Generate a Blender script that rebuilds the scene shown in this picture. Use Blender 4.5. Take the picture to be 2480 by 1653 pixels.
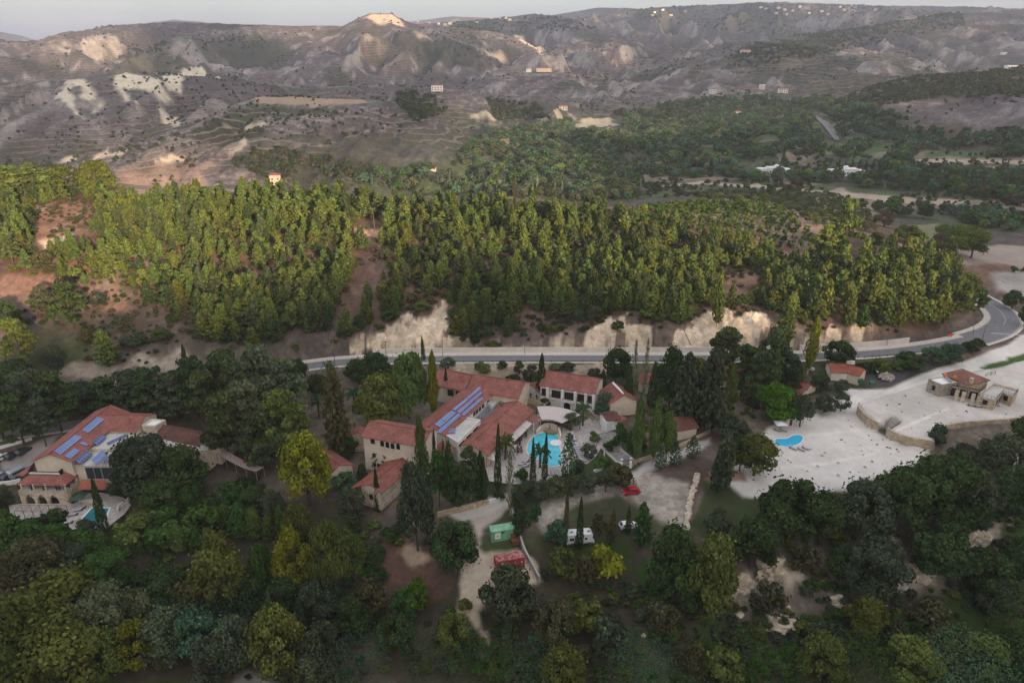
import bpy, bmesh, math, random
import numpy as np
from mathutils import Vector, Matrix
R = math.radians
for o in list(bpy.data.objects): bpy.data.objects.remove(o)
scene = bpy.context.scene
col = scene.collection
# ------------------------------------------------------------------ camera
CAMH, PITCH, FPX = 95.0, R(22.5), 1700.0
cam = bpy.data.cameras.new('camera'); camo = bpy.data.objects.new('camera', cam); col.objects.link(camo)
camo.location = (0, 0, CAMH); camo.rotation_euler = (R(90) - PITCH, 0, 0)
cam.sensor_width = 36; cam.lens = 36 * FPX / 2480; cam.clip_start = 1; cam.clip_end = 60000
scene.camera = camo
# ------------------------------------------------------------------ sky, sun, exposure
SUN_EL, SUN_AZ = R(11.0), R(28.0)      # SUN_AZ: how far the sun stands to the right of straight behind the camera
world = bpy.data.worlds.new('World'); scene.world = world; world.use_nodes = True
wn = world.node_tree.nodes; wn.clear()
wo = wn.new('ShaderNodeOutputWorld'); bg = wn.new('ShaderNodeBackground'); sky = wn.new('ShaderNodeTexSky')
sky.sky_type = 'NISHITA'; sky.sun_disc = False; sky.sun_elevation = SUN_EL
sky.sun_rotation = math.pi - SUN_AZ; sky.air_density = 1.0; sky.dust_density = 3.0; sky.ozone_density = 1.0
bg.inputs['Strength'].default_value = 0.06
veil = wn.new('ShaderNodeBackground'); # thin grey overcast, brightest low down
wtc = wn.new('ShaderNodeTexCoord'); wsp = wn.new('ShaderNodeSeparateXYZ'); wmr = wn.new('ShaderNodeMapRange'); wl = world.node_tree.links
wl.new(wtc.outputs['Generated'], wsp.inputs[0]); wl.new(wsp.outputs[2], wmr.inputs[0])
wmr.inputs[1].default_value = 0.0; wmr.inputs[2].default_value = 0.45; wmr.inputs[3].default_value = 0.14; wmr.inputs[4].default_value = 0.27; wl.new(wmr.outputs[0], veil.inputs['Strength'])
wrp = wn.new('ShaderNodeValToRGB'); wrp.color_ramp.elements[0].color = (0.70, 0.75, 0.98, 1); wrp.color_ramp.elements[1].color = (0.93, 0.88, 0.88, 1); wrp.color_ramp.elements[1].position = 0.35
wl.new(wsp.outputs[2], wrp.inputs[0]); wl.new(wrp.outputs[0], veil.inputs['Color'])
both = wn.new('ShaderNodeAddShader')
wl.new(sky.outputs[0], bg.inputs[0]); wl.new(bg.outputs[0], both.inputs[0]); wl.new(veil.outputs[0], both.inputs[1]); wl.new(both.outputs[0], wo.inputs[0])
sd = bpy.data.lights.new('sun', 'SUN'); sd.energy = 3.4; sd.angle = R(1.3); sd.color = (1.0, 0.72, 0.46)
so = bpy.data.objects.new('sun', sd); col.objects.link(so)
ldir = Vector((-math.sin(SUN_AZ) * math.cos(SUN_EL), math.cos(SUN_AZ) * math.cos(SUN_EL), -math.sin(SUN_EL)))
so.rotation_euler = ldir.to_track_quat('-Z', 'Y').to_euler()
scene.view_settings.view_transform = 'Standard'; scene.view_settings.look = 'None'
scene.view_settings.exposure = 1.55; scene.view_settings.gamma = 1.0
scene.render.engine = 'CYCLES'
cy = scene.cycles
cy.max_bounces = 5; cy.diffuse_bounces = 2; cy.glossy_bounces = 2; cy.transmission_bounces = 3
cy.volume_bounces = 0; cy.transparent_max_bounces = 6; cy.caustics_reflective = False; cy.caustics_refractive = False
cy.use_denoising = True
try: cy.denoiser = 'OPENIMAGEDENOISE'; cy.denoising_input_passes = 'RGB_ALBEDO_NORMAL'
except Exception: pass
# ------------------------------------------------------------------ helpers
CP, SP = math.cos(PITCH), math.sin(PITCH)
def ray(px, py):
    a = (np.asarray(px, float) - 1240) / FPX; b = (np.asarray(py, float) - 826.5) / FPX
    return a, CP - b * SP, -SP - b * CP
def W(px, py, z=0.0):                       # the point at height z seen at photo pixel (px, py)
    dx, dy, dz = ray(px, py); t = (z - CAMH) / dz
    return Vector((float(dx * t), float(dy * t), z))
def WY(px, py, Y):                          # the point at distance Y seen at that pixel
    dx, dy, dz = ray(px, py); t = Y / dy
    return Vector((float(dx * t), float(Y), float(CAMH + dz * t)))
def P(x, y, z):                             # world -> pixel
    d = y * CP - (z - CAMH) * SP; v = -(y * SP) - (z - CAMH) * CP
    return 1240 + FPX * x / d, 826.5 + FPX * v / d
def hsh(ix, iy, seed):
    n = (ix.astype(np.int64) * 374761393 + iy.astype(np.int64) * 668265263 + seed * 974634541) & 0x7fffffff
    n = ((n ^ (n >> 13)) * 1274126177) & 0x7fffffff
    n = ((n ^ (n >> 16)) * 1103515245) & 0x7fffffff
    return ((n >> 7) & 0xffff) / 65535.0
def vnoise(x, y, seed=0):
    x = np.asarray(x, float); y = np.asarray(y, float)
    x0 = np.floor(x); y0 = np.floor(y); fx = x - x0; fy = y - y0
    fx = fx * fx * fx * (fx * (fx * 6 - 15) + 10); fy = fy * fy * fy * (fy * (fy * 6 - 15) + 10)
    a = hsh(x0, y0, seed); b = hsh(x0 + 1, y0, seed); c = hsh(x0, y0 + 1, seed); d = hsh(x0 + 1, y0 + 1, seed)
    return (a * (1 - fx) + b * fx) * (1 - fy) + (c * (1 - fx) + d * fx) * fy
def fbm(x, y, octs=4, seed=0, gain=0.5):
    s = 0; a = 1; t = 0
    for k in range(octs):
        s = s + a * (vnoise(x * 2 ** k + 17.3 * k, y * 2 ** k - 9.1 * k, seed + k) * 2 - 1); t += a; a *= gain
    return s / t
def sstep(a, b, x):
    t = np.clip((x - a) / (b - a), 0, 1); return t * t * (3 - 2 * t)
# ------------------------------------------------------------------ terrain height
CTRL = [  # photo pixel of a piece of bare ground and its height
 (-300,1653,-15),(0,1653,-14),(600,1653,-14),(1240,1653,-13),(1800,1653,-14),(2480,1653,-16),(2800,1653,-16),
 (-300,1450,-12),(0,1450,-10.5),(400,1450,-10),(800,1450,-9.5),(1240,1450,-8),(1700,1450,-8),(2100,1460,-9),(2480,1460,-12),(2800,1460,-12),
 (-300,1330,-9),(0,1330,-8),(400,1330,-7.5),(800,1330,-6),(1150,1360,-4.5),(1400,1340,-5),(1700,1370,-5),(1900,1390,-6),(2150,1370,-6),(2400,1330,-6),(2700,1300,-6),
 (-300,1220,-6),(0,1220,-5),(300,1250,-5),(600,1230,-4),(900,1270,-3),(1130,1230,-2),(1230,1300,-2.2),(1350,1290,-3),(1500,1220,-1),(1700,1250,-1),(1900,1180,0),(2150,1210,-1.5),(2300,1180,-2),(2480,1160,-1),(2700,1150,-1),
 (-300,1110,-4),(0,1110,-3.5),(200,1130,-3.5),(400,1130,-3),(620,1130,-2),(800,1150,-1),(1000,1120,0),(1240,1130,0),(1500,1120,0),(1800,1080,0),(2050,1100,0),(2200,1060,0),(2480,1000,2.2),
 (-300,1050,-2.5),(0,1050,-2),(200,1010,-1.5),(400,1000,-1),(600,960,0),(900,960,0.5),(1240,960,0.6),(1500,960,0.6),(1800,960,0.6),(2050,960,0.8),(2200,920,1.6),(2350,920,2.2),
 (-300,1000,-1),(0,1000,-0.5),(745,885,2.4),(1000,870,2.6),(1300,868,2.6),(1700,868,2.6),(2000,860,2.6),(2250,845,2.8),(2400,800,2.8),(2450,740,2.8),(2600,830,2.8),
 (0,940,4),(150,930,4.5),(300,900,5.5),(450,890,6.5),(600,850,8),(750,830,8.5),
 (0,800,13),(150,800,13),(300,800,13),(500,800,13),(700,800,11),
 (0,650,25),(200,650,25),(400,640,24),(600,660,20),(800,700,15.5),
 (1000,745,13.5),(1080,730,14),(1200,760,11.5),(1400,790,9.5),(1500,765,12),(1600,800,9.5),(1750,755,12.5),(1900,800,9.5),(2080,785,10),(2200,800,6),(2300,780,4),
 (1000,620,22),(1200,620,21),(1400,640,19),(1600,660,17),(1800,660,16.5),(2000,690,14),(2150,700,12),(2300,700,6),
]
CREST = [ # crest of the wooded hill: pixel and distance
 (-400,440,335),(-200,440,335),(0,440,335),(120,440,330),(250,460,330),(320,490,326),(450,480,330),(700,480,330),(850,490,328),(1000,505,328),(1200,510,326),(1400,520,322),(1550,530,318),
 (1700,590,292),(1800,600,290),(1950,655,276),(2100,640,278),(2250,660,268)]
GRND = [ # ground behind the hill: x, distance, height
 (-330,470,4),(-330,600,-22),(-200,440,10),(-200,560,-16),(-200,700,-26),(-100,450,4),(-100,560,-12),(-100,700,-18),(0,430,4),(0,520,-8),(0,640,-10),(80,430,6),(80,520,-6),(80,640,-8),
 (110,380,16),(130,430,11),(150,330,17.5),(170,380,12),(190,440,4),(220,340,6),(200,300,8),(240,400,0),(280,300,2),(240,500,-2),(350,300,2),(350,400,0),(420,500,0),(160,560,-4),(160,700,-6),(320,620,-2),(500,700,0),(600,500,0),(600,300,2),(-500,300,30),(-500,450,5),(-500,600,-20),(-480,200,3),
 (0,20,-18),(-200,20,-20),(200,20,-20),(-400,60,-18),(400,60,-18),(450,200,0)]
def _ctrl():
    pts = [tuple(W(x, y, z)) for x, y, z in CTRL] + [tuple(WY(x, y, Y)) for x, y, Y in CREST] + list(GRND)
    for a in range(-50, 51, 10):
        for r in (600, 700, 800):
            x, y = r * math.sin(R(a)), r * math.cos(R(a))
            pts.append((x, y, float(np.interp(x / y, [-.6, -.3, -.1, .05, .4, .8], [-26, -26, -18, -8, -2, 0]))))
    return np.array(pts, float)
_C = _ctrl()
def _tps(d):
    return np.where(d > 1e-9, d * d * np.log(np.maximum(d, 1e-9)), 0.0)
_S = 100.0
_cx, _cy, _cz = _C[:, 0] / _S, _C[:, 1] / _S, _C[:, 2]
_n = len(_cx)
_K = _tps(np.hypot(_cx[:, None] - _cx[None], _cy[:, None] - _cy[None])) + np.eye(_n) * 0.004
_A = np.zeros((_n + 3, _n + 3)); _A[:_n, :_n] = _K; _A[:_n, _n] = 1; _A[:_n, _n + 1] = _cx; _A[:_n, _n + 2] = _cy
_A[_n:, :_n] = _A[:_n, _n:].T
_w = np.linalg.solve(_A, np.concatenate([_cz, [0, 0, 0]]))
GX = np.arange(-640, 760.1, 4.0); GY = np.arange(-40, 800.1, 4.0)
_gx, _gy = np.meshgrid(GX, GY)
_gz = np.zeros_like(_gx)
for i in range(_n):
    _gz += _w[i] * _tps(np.hypot(_gx / _S - _cx[i], _gy / _S - _cy[i]))
_gz += _w[_n] + _w[_n + 1] * _gx / _S + _w[_n + 2] * _gy / _S
_gz = np.clip(_gz, -32, 60)
def near_h(X, Y):
    u = np.clip((X - GX[0]) / 4.0, 0, len(GX) - 1.001); v = np.clip((Y - GY[0]) / 4.0, 0, len(GY) - 1.001)
    i = u.astype(int); j = v.astype(int); fu = u - i; fv = v - j
    return ((_gz[j, i] * (1 - fu) + _gz[j, i + 1] * fu) * (1 - fv) + (_gz[j + 1, i] * (1 - fu) + _gz[j + 1, i + 1] * fu) * fv)
# ridges: crest as (px, py, distance); front length; back length; gully depth, gully spacing
RIDGES = [
 ([(-900,210,1000),(-400,190,1050),(0,200,1120),(190,190,1150),(330,183,1130),(474,184,1130),(548,200,1110),(622,228,1080),(700,262,1040),(800,330,960)], 310, 260, 34, 150, 1),
 ([(480,300,840),(560,255,900),(620,236,930),(700,236,930),(880,242,900),(945,246,880),(1010,268,860),(1100,318,820),(1180,352,790),(1260,395,760)], 300, 300, 15, 80, 2),
 ([(700,215,1380),(860,206,1330),(940,208,1250),(1000,212,1180),(1060,214,1150),(1130,222,1150),(1180,245,1150),(1250,280,1150),(1330,310,1150)], 200, 400, 15, 85, 3),
 ([(1080,225,1700),(1130,198,1700),(1250,181,1700),(1340,176,1680),(1450,186,1660),(1540,212,1640),(1640,246,1600),(1740,275,1600)], 330, 400, 24, 110, 4),
 ([(-900,70,2100),(-300,100,2150),(0,108,2250),(60,107,2250),(150,101,2300),(200,76,2300),(260,63,2300),(420,53,2300),(600,60,2300),(830,64,2350),(872,42,2350),(900,33,2350),(950,33,2350),(975,50,2350),(1010,59,2350),(1070,64,2400),(1190,76,2450),(1260,94,2350),(1330,134,2200),(1420,180,2000)], 800, 900, 58, 230, 5),
 ([(850,70,3300),(1000,60,3500),(1100,54,3500),(1230,41,3600),(1290,33,3600),(1350,39,3500),(1420,54,3400),(1560,80,3200),(1700,120,3000)], 950, 900, 70, 260, 6),
 ([(1180,178,2100),(1300,134,2150),(1420,98,2250),(1480,88,2300),(1560,102,2300),(1660,120,2300),(1760,150,2250),(1850,180,2150)], 560, 700, 48, 170, 7),
 ([(1100,60,5800),(1300,42,5800),(1450,19,5800),(1510,18,5800),(1570,24,5800),(1700,50,5800),(1900,70,5800)], 1300, 900, 40, 400, 8),
 ([(1380,55,4200),(1500,29,4300),(1560,21,4400),(1700,13,4500),(1800,9,4500),(1900,7,4500),(2000,9,4500),(2100,13,4500),(2300,17,4500),(2480,22,4500),(2900,20,4500),(3500,20,4500)], 1600, 1200, 120, 330, 9),
 ([(1500,190,1850),(1600,163,1850),(1740,135,1850),(1830,106,1900),(1900,112,2000),(1965,98,2200),(2050,77,2500),(2150,62,2700),(2250,42,2800),(2340,31,2900),(2480,24,3000),(2900,10,3000),(3500,40,3000)], 820, 700, 44, 190, 10),
 ([(1900,292,1000),(1985,262,1020),(2100,217,1050),(2200,193,1060),(2350,177,1060),(2480,165,1060),(2700,150,1060),(3200,150,1060)], 480, 420, 20, 120, 11),
 ([(-1200,40,6400),(-300,55,6400),(-60,70,6400),(0,78,6400),(60,92,6400),(130,112,6400),(300,125,6400)], 1300, 900, 35, 450, 12),
 ([(150,90,7000),(300,62,7000),(420,48,7000),(560,58,7000),(760,66,7000),(900,62,7000),(1100,40,7000),(1250,46,7000),(1500,60,7000)], 1500, 900, 40, 600, 13),
]
RD = []
for cr, lf, lb, gd, gs, sd_ in RIDGES:
    q = np.array([tuple(WY(*c)) for c in cr]); q = q[np.argsort(q[:, 0])]
    RD.append((q, lf, lb, gd, gs, sd_))
def base_far(X, Y):
    r = np.hypot(X, Y)
    b = np.interp(X / np.maximum(Y, 1), [-0.6, -0.3, -0.1, 0.05, 0.4, 0.8], [-26, -26, -20, -8, -2, 0])
    return b + np.interp(r, [0, 900, 1600, 2500, 5000, 14000], [0, 0, 6, 30, 60, 40])
def far_h(X, Y, relief=False):
    z = base_far(X, Y) + 3.0 * fbm(X / 120, Y / 120, 3, 77)
    best = np.full(X.shape, -1e9); rel = np.zeros(X.shape)
    for q, lf, lb, gd, gs, sd_ in RD:
        yc = np.interp(X, q[:, 0], q[:, 1]); zc = np.interp(X, q[:, 0], q[:, 2])
        over = np.maximum(q[0, 0] - X, 0) + np.maximum(X - q[-1, 0], 0)
        zb = base_far(X, Y) - 8
        zc = zb + (zc - zb) * np.exp(-(over / np.clip(0.11 * q[:, 1].mean(), 90, 500)) ** 2)
        d = yc - Y
        wx = X + 0.35 * gs * fbm(X / gs * 0.6, Y / gs * 0.6, 3, sd_ * 31)
        L = np.where(d > 0, lf, lb)
        t = np.abs(d) / L
        shape = np.where(d > 0, 0.5 * (1 - t + np.sqrt((1 - t) ** 2 + 0.03)), np.exp(-(t ** 1.35)))
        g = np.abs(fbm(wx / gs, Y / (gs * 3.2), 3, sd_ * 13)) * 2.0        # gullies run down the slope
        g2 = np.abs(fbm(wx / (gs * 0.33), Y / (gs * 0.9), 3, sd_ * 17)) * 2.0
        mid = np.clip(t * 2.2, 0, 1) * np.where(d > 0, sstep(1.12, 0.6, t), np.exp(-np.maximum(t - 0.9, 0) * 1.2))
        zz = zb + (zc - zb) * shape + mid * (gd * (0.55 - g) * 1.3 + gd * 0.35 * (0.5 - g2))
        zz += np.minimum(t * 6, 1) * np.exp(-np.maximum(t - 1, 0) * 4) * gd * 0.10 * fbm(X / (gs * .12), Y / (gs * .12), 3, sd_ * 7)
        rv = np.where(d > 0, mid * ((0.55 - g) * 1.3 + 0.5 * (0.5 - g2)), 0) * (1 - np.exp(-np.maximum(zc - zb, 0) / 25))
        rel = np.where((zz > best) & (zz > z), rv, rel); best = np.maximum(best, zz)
    return (np.maximum(z, best), rel) if relief else np.maximum(z, best)
def seg_d(X, Y, pl):                        # distance to a polyline, and the arc parameter
    bd = np.full(X.shape, 1e9); bz = np.zeros(X.shape); side = np.zeros(X.shape)
    for k in range(len(pl) - 1):
        ax, ay, az = pl[k]; bx, by, bz_ = pl[k + 1]
        ux, uy = bx - ax, by - ay; l2 = ux * ux + uy * uy
        t = np.clip(((X - ax) * ux + (Y - ay) * uy) / l2, 0, 1)
        d = np.hypot(X - ax - t * ux, Y - ay - t * uy)
        m = d < bd
        bd = np.where(m, d, bd); bz = np.where(m, az + (bz_ - az) * t, bz)
        side = np.where(m, np.sign(ux * (Y - ay) - uy * (X - ax)), side)
    return bd, bz, side
def smooth_pl(pts, n=8):
    pts = [Vector(p) for p in pts]; out = []
    for i in range(len(pts) - 1):
        p0 = pts[max(i - 1, 0)]; p1 = pts[i]; p2 = pts[i + 1]; p3 = pts[min(i + 2, len(pts) - 1)]
        for k in range(n):
            t = k / n
            out.append(0.5 * ((2 * p1) + (p2 - p0) * t + (2 * p0 - 5 * p1 + 4 * p2 - p3) * t * t + (3 * p1 - p0 - 3 * p2 + p3) * t ** 3))
    out.append(pts[-1]); return [tuple(p) for p in out]
ROAD_PX = [(-260,1085,-2.6),(-60,1062,-2.2),(120,1038,-1.6),(290,1010,-1),(420,985,-.3),(520,955,.5),(640,912,1.6),(750,886,2.2),(900,873,2.5),(1100,869,2.6),(1300,868,2.6),(1600,868,2.6),(1800,867,2.6),(2000,862,2.6),(2150,853,2.7),(2270,838,2.8),(2350,822,2.8)]
ROAD = smooth_pl([W(*p) for p in ROAD_PX])
MAIN_PX = [(2350,822,2.8),(2405,803,2.8),(2432,780,2.8),(2424,757,2.8),(2395,735,2.8),(2350,712,2.8),(2290,690,2.8)]
MAIN = smooth_pl([W(*p) for p in MAIN_PX])
def inpoly(X, Y, poly):
    c = np.zeros(X.shape, bool); n = len(poly)
    for i in range(n):
        x1, y1 = poly[i][:2]; x2, y2 = poly[(i + 1) % n][:2]
        m = (y1 > Y) != (y2 > Y)
        with np.errstate(divide='ignore', invalid='ignore'):
            c ^= m & (X < (x2 - x1) * (Y - y1) / ((y2 - y1) if y2 != y1 else 1e-12) + x1)
    return c
def polymask(X, Y, poly, soft=2.0, wob=0.0, ws=8.0, seed=5):   # 1 inside, wobbling soft edge
    xs = [p[0] for p in poly]; ys = [p[1] for p in poly]; pad = soft * 3 + wob * 2
    box = (X > min(xs) - pad) & (X < max(xs) + pad) & (Y > min(ys) - pad) & (Y < max(ys) + pad)
    out = np.zeros(X.shape)
    if not box.any(): return out
    x = X[box]; y = Y[box]
    d, _, _ = seg_d(x, y, [(p[0], p[1], 0) for p in list(poly) + [poly[0]]])
    sgn = np.where(inpoly(x, y, poly), 1, -1)
    d = d * sgn + wob * fbm(x / ws, y / ws, 4, seed)
    out[box] = sstep(-soft, soft, d); return out
# terraces: pixel polygons traced on their own level
def PW(pts, z): return [tuple(W(x, y, z)) for x, y in pts]
TERR_UP = PW([(2083,976),(2082,985),(2093,1000),(2113,1016),(2128,1024),(2163,1008),(2182,1020),(2152,1037),(2165,1046),(2200,1058),(2262,1068),(2285,1030),(2330,1022),(2480,1012),(2560,1005),(2600,900),(2480,870),(2300,912),(2200,938)], 2.5)
TERR_LOW = PW([(1826,1120),(1846,1060),(1850,1045),(1900,1010),(1960,1000),(2000,980),(2083,976),(2100,1030),(2180,1075),(2262,1084),(2240,1110),(2140,1150),(2050,1185),(1930,1180),(1800,1195)], 0.0)
SMALLPAD = PW([(2000,905),(2110,895),(2180,940),(2060,980),(2010,960)], 0.9)
def H(X, Y):
    X = np.asarray(X, float); Y = np.asarray(Y, float)
    shp = X.shape; X = np.atleast_1d(X); Y = np.atleast_1d(Y)
    r = np.hypot(X, Y)
    zn = near_h(X, Y)
    rough = np.interp(zn, [-14, -4, -1, 1, 3, 8], [1.6, 1.0, .15, .12, .2, 1.1])
    zn = zn + rough * fbm(X / 9, Y / 9, 4, 3) * 0.9
    front = (Y > -30)
    w = np.where(front, sstep(520, 680, r), 1.0)
    w = np.maximum(w, sstep(480, 600, X)); w = np.maximum(w, sstep(480, 600, -X))
    zf = np.where(Y > 0, far_h(X, np.maximum(Y, 1)), -18)
    # unseen range behind the camera, added and shaped to shade the low ground
    along = X * math.cos(SUN_AZ) + Y * math.sin(SUN_AZ); dist = -(-X * math.sin(SUN_AZ) + Y * math.cos(SUN_AZ))
    top = np.interp(along, RB_X, RB_Z)
    ridge = -18 + (top + 18) * np.exp(-((dist - RB_D) / 260.0) ** 2)
    z = zn * (1 - w) + zf * w
    z = np.where(Y < 20, np.maximum(z, ridge), z)
    # road shelf
    m = (Y > 90) & (Y < 420) & (np.abs(X) < 420)
    if m.any():
        for pl, hw in ((ROAD, 6.2), (MAIN, 8.5)):
            d, rz, sd_ = seg_d(X[m], Y[m], pl[::2] + [pl[-1]])
            k = 1 - sstep(hw, hw + np.where(sd_ > 0, 2.0, 6.0), d)
            z[m] = z[m] * (1 - k) + (rz - 0.06) * k
        up = polymask(X[m], Y[m], TERR_UP, 0.5); lo = polymask(X[m], Y[m], TERR_LOW, 1.5)
        z[m] = z[m] * (1 - lo) + (0.0 + 0.05 * fbm(X[m] / 3, Y[m] / 3, 3, 9)) * lo
        z[m] = z[m] * (1 - up) + (2.5 + 0.05 * fbm(X[m] / 3, Y[m] / 3, 3, 9)) * up
    m = (Y > 196) & (Y < 250) & (np.abs(X) < 150)
    if m.any():
        k = np.zeros(m.sum())
        for q in CUTW: k = np.maximum(k, polymask(X[m], Y[m], q, 1.0))
        z[m] += k * (1.5 * fbm(X[m] / 3.4, Y[m] / 9.0, 3, 111) + 0.9 * fbm(X[m] / 1.3, Y[m] / 2.6, 3, 113))
    for pad, pz in PADS:
        k = polymask(X, Y, pad, 1.2); z = z * (1 - k) + pz * k
    return z.reshape(shp)
CUTS = [
 [(880,846),(900,836),(936,806),(999,767),(1035,763),(1049,739),(1070,728),(1091,728),(1082,767),(1075,846)],
 [(1330,846),(1380,820),(1437,806),(1451,784),(1493,767),(1514,763),(1535,784),(1581,802),(1613,827),(1660,795),(1660,846)],
 [(1650,846),(1650,802),(1685,763),(1703,760),(1731,767),(1752,742),(1791,767),(1819,753),(1848,756),(1876,784),(1918,806),(1943,813),(1960,840)],
 [(1960,842),(1975,809),(2031,792),(2056,795),(2087,778),(2107,779),(2125,826),(2066,836)],
 [(1265,846),(1290,823),(1310,826),(1316,846)], [(845,830),(880,815),(885,845),(850,848)]]
CUTW = []
RB_D, RB_X, RB_Z = 700.0, [-2000, -300, -100, 20, 100, 180, 270, 330, 420, 2000], [194, 194, 194, 199, 206, 174, 170, 218, 268, 275]  # crest heights of the unseen range, shaped to place its shade
PATIO = PW([(1172,1118),(1190,1075),(1215,1045),(1260,1020),(1300,1000),(1340,1005),(1400,1028),(1440,1005),(1475,1030),(1490,1060),(1510,1090),(1545,1118),(1530,1132),(1490,1118),(1455,1085),(1440,1110),(1405,1135),(1345,1156),(1290,1170),(1240,1172),(1185,1165)], 0.0)
LPATIO = PW([(20,1222),(60,1219),(180,1219),(200,1195),(245,1192),(300,1205),(318,1222),(300,1245),(262,1275),(250,1290),(170,1280),(160,1255),(100,1250),(30,1262)], -4.2)
PADS = [(PATIO, 0.0), (LPATIO, -4.25)]
def ground_hit(px, py, y0=70.0, y1=9000.0):       # where the pixel's ray first meets the ground
    dx, dy, dz = ray(px, py)
    Ys = np.concatenate([np.arange(y0, 400, 1.0), np.geomspace(400, y1, 900)])
    t = Ys / dy; X = dx * t; Z = CAMH + dz * t
    h = H(X, Ys); k = np.nonzero(Z <= h)[0]
    if len(k) == 0 or k[0] == 0: return None
    i = k[0]; a = (Z - h)[i - 1]; b = (Z - h)[i]; f = a / (a - b)
    Y = Ys[i - 1] + f * (Ys[i] - Ys[i - 1]); X = float(dx * Y / dy)
    return Vector((X, float(Y), float(H(np.array([X]), np.array([Y]))[0])))
def gz(x, y): return float(H(np.array([x]), np.array([y]))[0])
CUTW = [[(v[0], v[1]) for v in (ground_hit(*p) for p in q) if v is not None] for q in CUTS]
# ------------------------------------------------------------------ materials
MATS = {}
def newmat(name, rough=0.85):
    m = bpy.data.materials.new(name); m.use_nodes = True
    b = m.node_tree.nodes['Principled BSDF']; b.inputs['Roughness'].default_value = rough
    try: b.inputs['Specular IOR Level'].default_value = 0.25
    except Exception: pass
    MATS[name] = m; return m, m.node_tree.nodes, m.node_tree.links, b
def simple(name, c, rough=0.85, var=0.12, scale=1.5, metal=0.0, detail=6, spec=None):
    m, n, l, b = newmat(name, rough)
    tc = n.new('ShaderNodeTexCoord'); no = n.new('ShaderNodeTexNoise'); no.inputs['Scale'].default_value = scale; no.inputs['Detail'].default_value = detail
    l.new(tc.outputs['Object'], no.inputs['Vector'])
    mr = n.new('ShaderNodeMapRange'); mr.inputs[1].default_value = 0.3; mr.inputs[2].default_value = 0.7; mr.inputs[3].default_value = 1 - var; mr.inputs[4].default_value = 1 + var
    l.new(no.outputs['Fac'], mr.inputs[0])
    mx = n.new('ShaderNodeMix'); mx.data_type = 'RGBA'; mx.blend_type = 'MULTIPLY'; mx.inputs['Factor'].default_value = 1
    mx.inputs['A'].default_value = (*c, 1); l.new(mr.outputs[0], mx.inputs['B']); l.new(mx.outputs['Result'], b.inputs['Base Color'])
    b.inputs['Metallic'].default_value = metal
    if spec is not None: b.inputs['Specular IOR Level'].default_value = spec
    return m
# the ground takes its own colours (soil, chalk, gravel, dry field) from a point attribute, broken up by noise
gm, n, l, b = newmat('ground', 0.95); b.inputs['Specular IOR Level'].default_value = 0.05
at = n.new('ShaderNodeAttribute'); at.attribute_name = 'soil'
geo = n.new('ShaderNodeNewGeometry')
def noise(n, l, vec, scale, detail, rough=0.6):
    t = n.new('ShaderNodeTexNoise'); t.inputs['Scale'].default_value = scale; t.inputs['Detail'].default_value = detail; t.inputs['Roughness'].default_value = rough
    l.new(vec, t.inputs['Vector']); return t
def maprange(n, l, v, a, b_, c, d):
    t = n.new('ShaderNodeMapRange'); t.inputs[1].default_value = a; t.inputs[2].default_value = b_; t.inputs[3].default_value = c; t.inputs[4].default_value = d
    l.new(v, t.inputs[0]); return t.outputs[0]
def mixc(n, l, mode, fac, A, B):
    t = n.new('ShaderNodeMix'); t.data_type = 'RGBA'; t.blend_type = mode
    for k, v in (('Factor', fac), ('A', A), ('B', B)):
        if isinstance(v, (int, float)): t.inputs[k].default_value = v
        elif isinstance(v, tuple): t.inputs[k].default_value = v if len(v) == 4 else (*v, 1)
        else: l.new(v, t.inputs[k])
    return t.outputs['Result']
nA = noise(n, l, geo.outputs['Position'], 0.06, 10, 0.62)
nB = noise(n, l, geo.outputs['Position'], 0.55, 5, 0.6)
nC = noise(n, l, geo.outputs['Position'], 0.16, 6, 0.7)
f1 = maprange(n, l, nA.outputs['Fac'], 0.3, 0.7, 0.62, 1.38)
f2 = maprange(n, l, nB.outputs['Fac'], 0.3, 0.7, 0.80, 1.20)
amt = maprange(n, l, at.outputs['Alpha'], 0.03, 0.45, 0.30, 1.0)        # raked gravel is smoother than scrubland
c1 = mixc(n, l, 'MULTIPLY', amt, at.outputs['Color'], f1)
c2 = mixc(n, l, 'MULTIPLY', amt, c1, f2)
# dry shrubs speckle: alpha of the attribute says how much scrub grows here
nD = noise(n, l, geo.outputs['Position'], 0.42, 4, 0.7)
sp0 = maprange(n, l, nC.outputs['Fac'], 0.50, 0.57, 0.0, 0.62); sp1 = maprange(n, l, nD.outputs['Fac'], 0.50, 0.60, 0.0, 0.62)
spm = n.new('ShaderNodeMath'); spm.operation = 'MAXIMUM'; l.new(sp0, spm.inputs[0]); l.new(sp1, spm.inputs[1]); sp = spm.outputs[0]
mul = n.new('ShaderNodeMath'); mul.operation = 'MULTIPLY'; l.new(sp, mul.inputs[0]); l.new(at.outputs['Alpha'], mul.inputs[1])
c3 = mixc(n, l, 'MIX', mul.outputs[0], c2, (0.050, 0.046, 0.032))
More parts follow.
